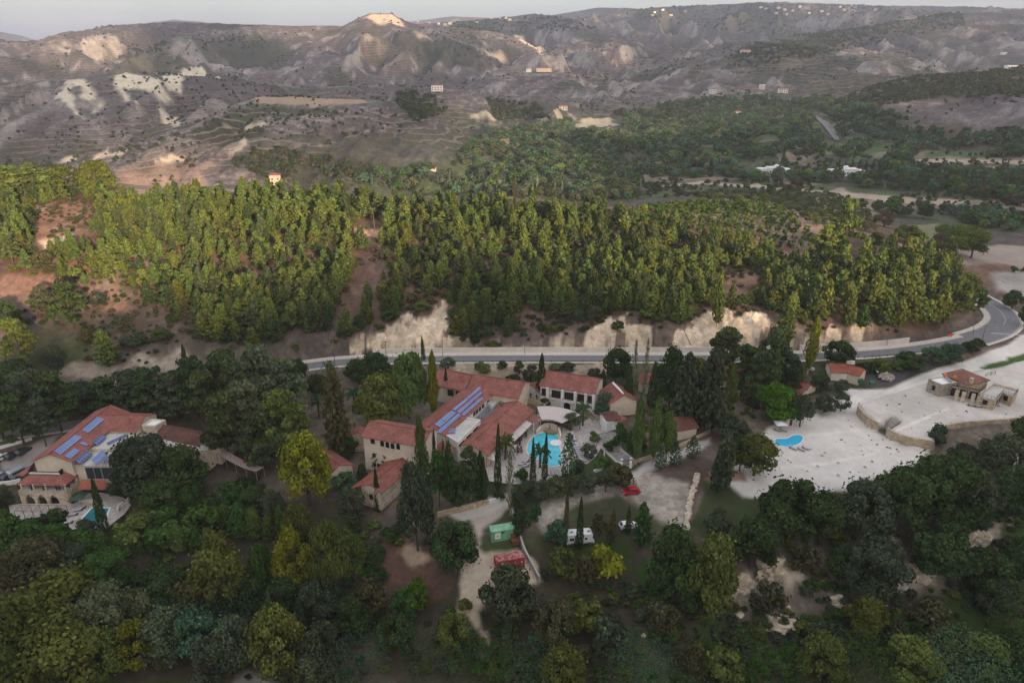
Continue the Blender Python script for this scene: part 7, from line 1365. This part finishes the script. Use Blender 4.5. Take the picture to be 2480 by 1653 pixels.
for a in [(180,680,795,90,'broadpine','dark'),(265,800,888,66,'pine','mid'),(395,790,832,50,'oak','dark'),(60,770,890,76,'broadpine','mid'),(20,720,800,70,'oak','dark'),(320,808,842,56,'oak','greydark'),(110,690,760,60,'broadpine','greydark'),(140,830,900,60,'oak','greydark'),(40,870,930,90,'oak','dark'),(215,790,830,50,'dry','brown'),(300,760,800,60,'dry','greydark'),(240,700,740,50,'dry','greydark'),(1900,715,835,50,'pine','bright'),(2050,700,790,40,'pine','mid'),(2085,740,795,44,'pine','lush'),(1735,655,790,34,'pine','bright'),(1495,774,806,34,'oak','dark'),(1245,388,560,10,'dry','brown'),(2040,478,612,80,'broadpine','bright'),(1990,540,640,70,'broadpine','mid'),(240,383,470,90,'oak','olive'),(20,400,470,100,'broadpine','mid'),(90,395,470,100,'broadpine','mid'),(160,400,472,110,'broadpine','olive'),(290,470,520,40,'bush','gold')]: T(*a, GS)
# pines scattered over the wooded hill
def scatter(poly, spacing, ybox, xbox, seed, holes=(), noise_cut=None):
    rs = np.random.default_rng(seed); X, Y = np.meshgrid(np.arange(xbox[0], xbox[1], spacing), np.arange(ybox[0], ybox[1], spacing * .87)); X = X + (np.arange(X.shape[0]) % 2)[:, None] * spacing / 2
    X = (X + rs.uniform(-.36, .36, X.shape) * spacing).ravel(); Y = (Y + rs.uniform(-.36, .36, Y.shape) * spacing).ravel(); Z = H(X, Y); px, py = P(X, Y, Z); k = inpoly(px, py, poly)
    for h_ in holes: k &= ~inpoly(px, py, h_)
    if noise_cut is not None: k &= fbm(X / 24, Y / 24, 3, seed) > noise_cut
    dR, _, _ = seg_d(X, Y, ROAD[::4]); dM, _, _ = seg_d(X, Y, MAIN[::3]); k &= (dR > 6.8) & (dM > 9)
    return X[k], Y[k], Z[k], px[k], py[k]
HOLES = CUTS + [[(85,500),(240,480),(240,560),(180,610),(90,610)],[(0,660),(130,690),(310,700),(480,830),(480,900),(0,900)],[(880,600),(940,600),(920,680),(860,770),(800,840),(805,770)],[(850,535),(935,535),(935,580),(850,580)],[(900,470),(990,470),(990,505),(900,505)],[(1720,650),(1850,655),(1830,735),(1740,750)],[(1870,600),(1985,615),(1985,655),(1880,630)]]
HILL = [(0,468),(250,468),(330,500),(450,478),(850,486),(1000,503),(1200,508),(1400,518),(1550,528),(1700,588),(1900,604),(1990,640),(1990,800),(1900,770),(1830,745),(1700,745),(1640,790),(1500,755),(1340,815),(1260,838),(1100,838),(1085,725),(940,790),(850,835),(700,870),(480,840),(300,700),(100,680),(0,650)]
sx, sy, sz_, spx, spy = scatter(HILL, 4.4, (196, 340), (-260, 140), 5, HOLES, -.6)
lo_ = scatter([(480,700),(860,700),(880,800),(850,835),(700,868),(480,838)], 3.7, (190, 245), (-140, -40), 6, HOLES, -.5); lo2 = scatter([(1085,690),(1990,690),(1990,800),(1900,772),(1830,748),(1700,748),(1640,792),(1500,758),(1340,818),(1260,840),(1100,840)], 3.7, (196, 245), (-40, 140), 7, HOLES, -.5)
sx, sy, sz_, spx, spy = [np.concatenate(q) for q in zip((sx, sy, sz_, spx, spy), lo_, lo2)]
order = np.argsort(sy); SC = []
for i in order:
    r = rt.random(); x, y, z, px, py = sx[i], sy[i], sz_[i], spx[i], spy[i]; left = px < 900
    if r < .62:
        if r < (.30 if py < 560 else .13): kind, h, w = 'broadpine', rt.uniform(6, 11), rt.uniform(5.0, 7.5)
        else: kind, h, w = 'pine', rt.triangular(2.8, 11.5, 6.2), 0; w = h * rt.uniform(.56, .82)
        c = rt.choices(['bright', 'mid', 'olive', 'deep', 'dark'], [4, 4.5, 1.8, 3.5, 1.6])[0]
    elif r < .82: kind, h, w, c = 'oak', rt.uniform(2.4, 6.0), rt.uniform(3.5, 7), rt.choice(['dark', 'deep', 'olive', 'brown', 'mid'])
    elif r < .93: kind, h, w, c = 'bush', rt.uniform(1.5, 2.8), rt.uniform(2.2, 4), rt.choice(['dark', 'olive', 'brown', 'greydark'])
    else: kind, h, w, c = 'dry', rt.uniform(1.5, 2.6), rt.uniform(2.2, 4), rt.choice(['rust', 'brown', 'tan'])
    SC.append((kind, (x, y, z), h, w, c))
GROVE = [(1985,640),(2250,632),(2350,650),(2440,700),(2410,775),(2330,800),(2130,822),(2090,770),(2000,800),(1960,760)]
gx, gy, gz_, gpx, gpy = scatter(GROVE, 6.6, (206, 300), (90, 190), 8, CUTS)
for i in np.argsort(gy): SC.append(('broadpine' if rt.random() < .72 else 'pine', (gx[i], gy[i], gz_[i]), rt.uniform(9, 14), rt.uniform(6.5, 9), rt.choices(['mid', 'olive', 'bright', 'dark'], [4, 3, 2, 2])[0]))
STUFF = {}
def bulk(name, kind, g, h, w, c):
    base = np.array(COLS[c][0]) * (np.array([1.25, 1.28, 1.45]) if name == 'valley_wood' else 1) * (1 + rt.uniform(-.15, .15)); a = rt.uniform(0, 6.28); v, c3 = ARR[kind][rt.randrange(len(ARR[kind]))]; STUFF.setdefault(name, []).append((v, c3, base, np.array(g), h, w, a))  # valley trees lightened and blued, a haze tint in the leaf colour
used_ = {'pine': 0, 'broadpine': 0, 'oak': 0, 'bush': 0, 'dry': 0}
for kind, g, h, w, c in SC:
    if used_[kind] < {'pine': 285, 'broadpine': 210, 'oak': 75, 'bush': 60, 'dry': 50}[kind]: used_[kind] += 1; tree(kind, g, h, w, c, GS)
    else: bulk('pine_wood' if kind in ('pine', 'broadpine') else 'hillside_scrub', kind, g, h, w, c)
# low scrub over the hill and the near slope: ground cover nobody could count
for poly, sp, yb, xb, sd_, kinds, nm, cut in (([(0,470),(1550,530),(1990,640),(2400,700),(2300,800),(1900,830),(850,850),(480,900),(0,960)], 3.1, (196, 340), (-260, 190), 15, [('dry', 'brown'), ('dry', 'rust'), ('bush', 'greydark'), ('dry', 'greydark'), ('bush', 'dark')], 'hillside_scrub', .02),
    ([(0,1400),(900,1380),(1400,1400),(1700,1420),(2200,1320),(2480,1200),(2480,1653),(0,1653)], 2.3, (88, 172), (-110, 140), 16, [('dry', 'brown'), ('bush', 'dark'), ('dry', 'greydark'), ('bush', 'olive'), ('bush', 'lush'), ('oak', 'greydark')], 'slope_scrub', -.08),
    ([(0,1180),(600,1150),(900,1260),(1180,1330),(900,1420),(0,1420)], 2.8, (105, 160), (-130, 5), 17, [('bush', 'dark'), ('bush', 'mid'), ('oak', 'dark'), ('bush', 'lush')], 'slope_scrub', -.12),
    ([(1300,1380),(1760,1320),(2480,1080),(2480,1350),(1700,1500),(1300,1500)], 2.8, (100, 175), (0, 140), 18, [('dry', 'brown'), ('bush', 'dark'), ('dry', 'greydark'), ('bush', 'olive')], 'slope_scrub', .0),
    ([(850,880),(1450,882),(2000,878),(2000,1000),(1560,1050),(1480,930),(1280,925),(1060,890),(860,1000),(560,1150),(480,1010)], 3.2, (150, 206), (-100, 100), 19, [('bush', 'dark'), ('bush', 'greydark'), ('bush', 'mid'), ('dry', 'tan')], 'garden_shrubbery', .02)):
    X, Y, Z, px, py = scatter(poly, sp, yb, xb, sd_, CUTS, cut)
    bad = fbm(X / 7, Y / 7, 3, 3) > .38
    for q in (PATIO, TERR_LOW, TERR_UP): bad |= inpoly(X, Y, q)
    for q in ([(1060,1260),(1240,1190),(1310,1370),(1290,1430),(1200,1430),(1190,1560),(1110,1540),(1090,1400)], [(1300,1150),(1700,1080),(1700,1280),(1560,1300),(1300,1300)], [(1040,890),(1560,900),(1560,1060),(1130,1110),(1030,1060),(880,1210),(840,1200),(880,1010)], [(20,970),(520,970),(640,1140),(320,1290),(20,1240)], [(925,1335),(1010,1318),(1062,1360),(1075,1420),(1020,1440),(940,1440)], [(1740,1440),(1800,1380),(1900,1335),(1960,1400),(1880,1440),(1790,1475)], [(2120,1440),(2160,1370),(2290,1360),(2290,1410),(2170,1450)], [(2300,1340),(2360,1290),(2440,1250),(2420,1310),(2340,1350)]): bad |= inpoly(px, py, q)
    for i in np.nonzero(~bad)[0]:
        kind, c = rt.choice(kinds); h = rt.uniform(.8, 1.9) * (1.5 if kind == 'oak' else 1); bulk(nm, kind, (X[i], Y[i], Z[i]), h, h * rt.uniform(1.2, 1.9), c)
X, Y, Z, px, py = scatter([(850,1430),(1180,1480),(1320,1420),(1560,1500),(1760,1520),(2050,1500),(2480,1480),(2480,1670),(600,1670)], 3.9, (84, 150), (-70, 110), 23, CUTS, -.35)
for x, y, z in zip(X, Y, Z): h = rt.uniform(1.3, 3.2); bulk('slope_thicket', rt.choice(['bush', 'bush', 'oak', 'olive', 'dry']), (x, y, z), h, h * rt.uniform(1.1, 1.6), rt.choice(['dark', 'greydark', 'deep', 'olive', 'lush', 'brown', 'blue']))
# weeds and dark stones dotted over the raked gravel
rs_ = np.random.default_rng(9)
for q, zz, n_ in ((TERR_LOW, 0.0, 100), (TERR_UP, 2.5, 130)):
    xs = [p[0] for p in q]; ys = [p[1] for p in q]; X = rs_.uniform(min(xs), max(xs), n_ * 2); Y = rs_.uniform(min(ys), max(ys), n_ * 2); k = inpoly(X, Y, q) & (fbm(X / 6, Y / 6, 3, 12) > -.05); pq = P(X, Y, np.full(len(X), zz)); k &= ~inpoly(pq[0], pq[1], [(2240, 890), (2475, 890), (2475, 995), (2240, 995)]) & ~inpoly(pq[0], pq[1], [(1860, 1020), (2000, 1020), (2000, 1105), (1860, 1105)])
    for x, y in zip(X[k], Y[k]): h = rt.uniform(.12, .34); bulk('yard_weeds', 'dry', (x, y, zz + .08), h, h * rt.uniform(1.2, 2.6), rt.choice(['greydark', 'brown', 'tan', 'pale']))
# orchard rows, olive grove and the valley trees
def rows(poly, dx, dy, ang, ybox, xbox, jit):
    X, Y = np.meshgrid(np.arange(-200, 200, dx), np.arange(-200, 200, dy)); X = X.ravel() + RNG.normal(0, jit, X.size); Y = Y.ravel() + RNG.normal(0, jit, Y.size); c_, s_ = math.cos(ang), math.sin(ang); cx_, cy_ = np.mean(xbox), np.mean(ybox); X, Y = cx_ + X * c_ - Y * s_, cy_ + X * s_ + Y * c_; Z = H(X, Y); px, py = P(X, Y, Z); k = inpoly(px, py, poly) & (Y > ybox[0]) & (Y < ybox[1]); return X[k], Y[k], Z[k]
for x, y, z in zip(*rows([(1560,505),(1700,488),(1890,500),(1960,560),(1990,600),(1900,605),(1780,592),(1640,560)], 5.6, 5.2, .35, (280, 470), (60, 220), .5)): tree('citrus', (x, y, z), rt.uniform(2.7, 3.9), rt.uniform(3.2, 4.4), rt.choice(['lush', 'mid', 'bright', 'lush']), 'orchard trees in rows on the plateau')
for x, y, z in zip(*rows([(1640,470),(1800,452),(1960,462),(2090,490),(2130,545),(2040,560),(1960,545),(1890,500),(1720,488)], 9.0, 8.6, .2, (290, 520), (60, 260), 1.1)): tree('olive', (x, y, z), rt.uniform(3.0, 5.0), rt.uniform(4.6, 6.8), rt.choice(['grey', 'pale', 'grey', 'olive']), 'olive grove behind the orchard')
GV = 'trees in the valley behind the hill'
for a in [(2195,540,588,66,'oak','mid'),(2120,560,600,40,'oak','dark'),(2280,560,612,60,'oak','brown'),(2310,540,600,70,'oak','mid'),(2350,545,625,70,'oak','mid'),(2455,643,659,22,'citrus','lush'),(2478,645,660,14,'citrus','lush'),(2450,700,748,50,'oak','dark'),(2480,735,790,40,'olive','dark'),(2235,490,530,40,'oak','dark'),(2350,542,566,40,'oak','olive'),(2280,540,568,38,'oak','mid'),(1930,430,455,36,'oak','brown'),(1905,445,468,34,'oak','brown'),(2095,520,560,50,'dry','tan'),(2140,505,550,44,'dry','rust'),(1720,385,428,14,'cypress','dark'),(1895,360,398,10,'cypress','dark')]: T(*a, GV)
for i, x in enumerate([1740,1748,1756,1764,2030,2046,2062,2078,2096,2112,2128,2146,2030,1898,1905,2210,2216]): T(x, 384 + (i % 3) * 3, 412, 7, 'cypress', 'dark', 'cypresses round the white domed villas')
VAL = [[(860,440),(1000,470),(1250,480),(1500,490),(1700,455),(1960,440),(2480,500),(2480,330),(2200,318),(2110,262),(2000,240),(1760,236),(1560,263),(1400,288),(1200,318),(1150,350),(1080,400),(900,420)], [(2000,500),(2200,500),(2480,520),(2480,570),(2300,545),(2150,520)]]
VH = [[(1960,450),(2350,475),(2370,520),(1980,496)], [(1590,440),(1700,430),(1980,450),(1980,484),(1700,466),(1600,470)], [(2200,380),(2480,382),(2480,420),(2200,412)], [(1385,280),(1510,280),(1510,322),(1385,325)], [(1960,270),(1990,270),(2055,355),(2000,370)], [(2060,400),(2120,345),(2190,350),(2130,395)], [(2230,365),(2390,360),(2400,385),(2230,385)], [(2150,385),(1940,385),(1780,385),(1790,425),(2100,430)]]
nearv = 0
for poly, sd_ in zip(VAL, (31, 32)):
    X, Y, Z, px, py = scatter(poly, 7.8, (360, 1500), (-330, 560), sd_, VH, -.2)
    for i in np.argsort(Y):
        h = rt.uniform(5, 10); w = h * rt.uniform(.95, 1.5); c = rt.choices(['deep', 'blue', 'greydark', 'lush', 'brown', 'mid', 'grey', 'pale', 'dark'], [5, 3, 3, 2, 1, 1, 3, .6, 2])[0]; kind = 'oak' if rt.random() < .8 else ('broadpine' if rt.random() < .8 else 'cypress')
        if kind == 'cypress': w = h * .3; h *= 1.4
        if nearv < 150 and kind == 'oak': nearv += 1; tree(kind, (X[i], Y[i], Z[i]), h, w, c, GV)
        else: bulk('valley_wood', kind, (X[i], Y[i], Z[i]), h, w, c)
# scrub and small trees of the far slopes
rs = np.random.default_rng(77); n = 15000; a = rs.uniform(-.70, .70, n); r = np.exp(rs.uniform(math.log(520), math.log(3600), n)); X = r * np.sin(a); Y = r * np.cos(a); Z = H(X, Y); k = (fbm(X / 90, Y / 90, 4, 41) + .35 * fbm(X / 400, Y / 400, 3, 43) > .02) ; X, Y, Z = X[k], Y[k], Z[k]
FAR = {}
for nm, lod in (('valley_wood', 4), ('far_scrub', 1)): pass
vb, cb = ARR['bush'][0]; sel = np.random.default_rng(1).choice(len(cb), 46, replace=False); vfar = vb.reshape(-1, 4, 3)[sel]; ctrq = vfar.mean(1, keepdims=True); vfar = ctrq + (vfar - ctrq) * 4.2
WOODS = [([(1985,262),(2100,217),(2200,193),(2480,165),(2480,235),(2250,240),(2080,265)], .9), ([(1985,262),(2120,258),(2230,300),(2160,330),(2040,310)], .9), ([(2380,330),(2480,300),(2480,380),(2400,380)], .5), ([(1500,28),(1700,13),(2100,13),(2340,32),(2200,72),(2000,96),(1850,88),(1650,62),(1560,52)], .9), ([(1770,137),(1830,104),(1960,97),(2200,62),(2330,38),(2340,62),(2100,112),(1900,152),(1780,162)], .9), ([(1090,58),(1230,43),(1350,43),(1450,70),(1300,86),(1150,76)], .7), ([(255,112),(420,102),(400,136),(280,142)], .9), ([(470,96),(640,88),(640,116),(480,126)], .9), ([(960,225),(1060,225),(1080,270),(1010,300),(960,250)], .9), ([(1180,242),(1300,252),(1330,288),(1200,292)], .9), ([(620,352),(780,382),(900,402),(900,432),(640,432),(560,402)], .55)]
n2 = 90000; a = rs.uniform(-.62, .70, n2); r = np.exp(rs.uniform(math.log(560), math.log(5000), n2)); X2 = r * np.sin(a); Y2 = r * np.cos(a); Z2 = H(X2, Y2); px, py = P(X2, Y2, Z2); k2 = np.zeros(n2, bool)
for q, pr in WOODS: k2 |= inpoly(px, py, q) & (rs.random(n2) < pr * .75)
X2, Y2, Z2 = X2[k2], Y2[k2], Z2[k2]; NW = len(X); X, Y, Z = np.concatenate([X, X2]), np.concatenate([Y, Y2]), np.concatenate([Z, Z2]); print('far woods', len(X2), 'scrub', NW)
V_, C_ = [], []
for ii_, (x, y, z) in enumerate(zip(X, Y, Z)):
    s = rt.uniform(1.4, 4.0) * (1.0 + .35 * (y > 1500)) if ii_ < NW else rt.uniform(3.5, 7.0) * (1 + .5 * (y > 2400)); b = np.array(COLS[rt.choice(['dark', 'greydark', 'dark', 'brown', 'greydark'])][0]) * rt.uniform(.8, 1.2); an = rt.uniform(0, 6.28); cs, sn = math.cos(an), math.sin(an); q = vfar.reshape(-1, 3) * [s * 1.3, s * 1.3, s]; V_.append(np.stack([q[:, 0] * cs - q[:, 1] * sn + x, q[:, 0] * sn + q[:, 1] * cs + y, q[:, 2] + z - .2], 1)); C_.append(np.tile(b, (len(sel), 1)) * cb[sel])
o = bpy.data.objects.new('far_scrub', leaf_mesh('far_scrub', np.concatenate(V_), np.concatenate(C_))); col.objects.link(o); o['kind'] = 'stuff'
for nm, items in STUFF.items():
    V_, C_ = [], []
    for v, c3, base, g, h, w, an in items:
        keep = 1.0
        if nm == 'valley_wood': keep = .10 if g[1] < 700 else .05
        elif nm in ('hillside_scrub',): keep = .12
        elif nm in ('slope_scrub', 'garden_shrubbery'): keep = .22
        elif nm == 'slope_thicket': keep = .45
        elif nm == 'yard_weeds': keep = .05
        elif nm == 'pine_wood': keep = .6
        q = v.reshape(-1, 4, 3); cc = c3
        if keep < 1:
            n_ = len(cc); ii = np.random.default_rng(int(abs(g[0] * 7 + g[1]))).choice(n_, max(30, int(n_ * keep)), replace=False); q = q[ii]; cc = cc[ii]; m_ = q.mean(1, keepdims=True); q = m_ + (q - m_) * min(3.2, (1 / keep) ** .5)
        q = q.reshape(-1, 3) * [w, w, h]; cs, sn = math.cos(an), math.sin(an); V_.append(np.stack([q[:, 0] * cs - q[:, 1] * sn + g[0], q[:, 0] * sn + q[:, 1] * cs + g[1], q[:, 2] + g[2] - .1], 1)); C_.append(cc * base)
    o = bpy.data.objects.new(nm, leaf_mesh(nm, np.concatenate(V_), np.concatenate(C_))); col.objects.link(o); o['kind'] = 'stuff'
# ------------------------------------------------------------------ a label for every tree: its look, and where it stands by the nearest landmark
LM = {'the left chalk cutting': (1020, 800), 'the second chalk cutting': (1500, 805), 'the third chalk cutting': (1790, 790), 'the right chalk cutting': (2050, 812), 'the sandy bare patch upper left': (138, 575), 'the pink house': (668, 430), 'the utility pole on the crest': (905, 530), 'the road bend': (2400, 770), 'the large turquoise pool': (1315, 1090), 'the kidney pool': (1915, 1067), 'the pointed arches': (100, 1205), 'the dark teal pool': (225, 1250), 'the red container': (1235, 1330), 'the green container': (1220, 1285), 'the motorhome': (1404, 1285), 'the red car': (1527, 1190), 'the stone house': (2350, 950), 'the small red roofed house': (2050, 895), 'the cream three storey wing': (950, 1070), 'the blue solar panel roof': (1100, 990), 'the balcony building': (1390, 940), 'the outdoor stone steps': (2155, 1027), 'the bright yellow-green tree': (748, 1140), 'the white rock face': (1785, 1425), 'the covered walkway': (570, 1120), 'the left chalk hillside': (400, 870), 'the left domed villa': (1875, 415), 'the right domed villa': (2050, 418), 'the pale strip field': (2150, 475), 'the bare red-brown gully': (890, 680), 'the reddish clearing': (1780, 700), 'the brown upper left slope': (150, 520), 'the tumbled rubble wall': (1680, 1210), 'the lower left corner': (0, 1653), 'the lower right corner': (2480, 1653), 'the middle of the bottom edge': (1240, 1653), 'the white boulders': (1790, 1487), 'the long guard rail': (1350, 880), 'the rubbish heap': (2145, 905), 'the dirt bank': (1150, 1430), 'the white mast box': (125, 416), 'the golden tree below the conifer row': (720, 1360), 'the gap in the crest': (300, 440), 'the dark teal lower hotel pool': (225, 1250)}
LM.pop('the dark teal lower hotel pool')
LM.update({'the sunlit peak': (915, 40), 'the right end of the skyline': (2480, 22), 'the sunlit orange scar': (1280, 108), 'the white house on the hilltop': (1805, 128), 'the far blue hill': (1480, 20), 'the orchard left end': (1600, 510), 'the orchard middle': (1760, 530), 'the olive grove middle': (1900, 480), 'the tall pine behind the grove': (2040, 540)})
for o in list(col.objects):
    b_ = o.name.split('.')[0]
    if o.parent is None and b_ in ('village_house', 'yard_rock', 'chalk_boulder'):
        px, py = P(*o.location); TREES.append([o, {'village_house': 'village house', 'yard_rock': 'loose grey rock', 'chalk_boulder': 'white chalk boulder'}[b_], {'village_house': 'tiny white' if 'white' in o['label'] else 'tiny cream', 'yard_rock': 'small', 'chalk_boulder': 'rounded'}[b_], float(px), float(py), 5.0, None])
BIN = {}
for rec in TREES:
    t, sp, word, px, py, h, lab = rec; px = min(max(px, 0), 2480); py = min(max(py, 0), 1653); nm, (lx, ly) = min(((k_, v_) for k_, v_ in LM.items() if not (sp == 'orchard tree' and 'domed' in k_)), key=lambda q: math.hypot(q[1][0] - px, (q[1][1] - py) * 1.2)); dx, dy = px - lx, (py - ly) * 1.2
    if nm in ('the bright yellow-green tree', 'the golden tree below the conifer row') and math.hypot(dx, dy) < 45: nm, dirw = {'the bright yellow-green tree': ('the covered walkway', 'right of'), 'the golden tree below the conifer row': ('the bright yellow-green tree', 'below')}[nm]
    else: dirw = ('right of' if dx > 0 else 'left of') if abs(dx) > abs(dy) else ('below' if dy > 0 else 'above')
    big = 'tall ' if h > 11 else ('small ' if h < 3.2 else ''); BIN.setdefault((big, word, sp, nm, dirw), []).append((math.hypot(dx, dy), rec))
ONES = 'first second third fourth fifth sixth seventh eighth ninth tenth eleventh twelfth thirteenth fourteenth fifteenth sixteenth seventeenth eighteenth nineteenth'.split()
TENS = {2: 'twent', 3: 'thirt', 4: 'fort', 5: 'fift', 6: 'sixt', 7: 'sevent'}
def nth(i):
    i += 1
    if i == 1: return 'nearest'
    if i < 20: return ONES[i - 1] + ' nearest'
    return TENS[i // 10] + ('ieth' if i % 10 == 0 else 'y-' + ONES[i % 10 - 1]) + ' nearest'
for (big, word, sp, nm, dirw), L_ in BIN.items():
    L_.sort(key=lambda q: q[0])
    for i, (_, rec) in enumerate(L_): rec[0]['label'] = f"{big}{word} {sp} {dirw} {nm}" if len(L_) == 1 else f"{big}{word} {sp}, {nth(i)} {dirw} {nm}"
# ------------------------------------------------------------------ haze
def make_haze(density=9.5e-5):
    me = bpy.data.meshes.new('haze'); bm = bmesh.new()
    zlo, zhi = float(TZ.min()) - 1.0, float(TZ.max()) + 30
    bmesh.ops.create_cube(bm, size=1.0, matrix=Matrix.Translation((0, 0, (zlo + zhi) / 2)) @ Matrix.Diagonal((17400, 17400, zhi - zlo, 1)))
    bm.to_mesh(me); bm.free()
    m = bpy.data.materials.new('haze'); m.use_nodes = True; nn = m.node_tree.nodes; nn.clear()
    out = nn.new('ShaderNodeOutputMaterial'); v = nn.new('ShaderNodeVolumePrincipled')
    v.inputs['Color'].default_value = (0.80, 0.85, 1.0, 1); v.inputs['Density'].default_value = density; v.inputs['Anisotropy'].default_value = 0.15
    m.node_tree.links.new(v.outputs[0], out.inputs['Volume'])
    try: m.volume_sampling = 'MULTIPLE_IMPORTANCE'
    except Exception: pass
    me.materials.append(m); o = bpy.data.objects.new('haze', me); col.objects.link(o); o['kind'] = 'stuff'
make_haze()
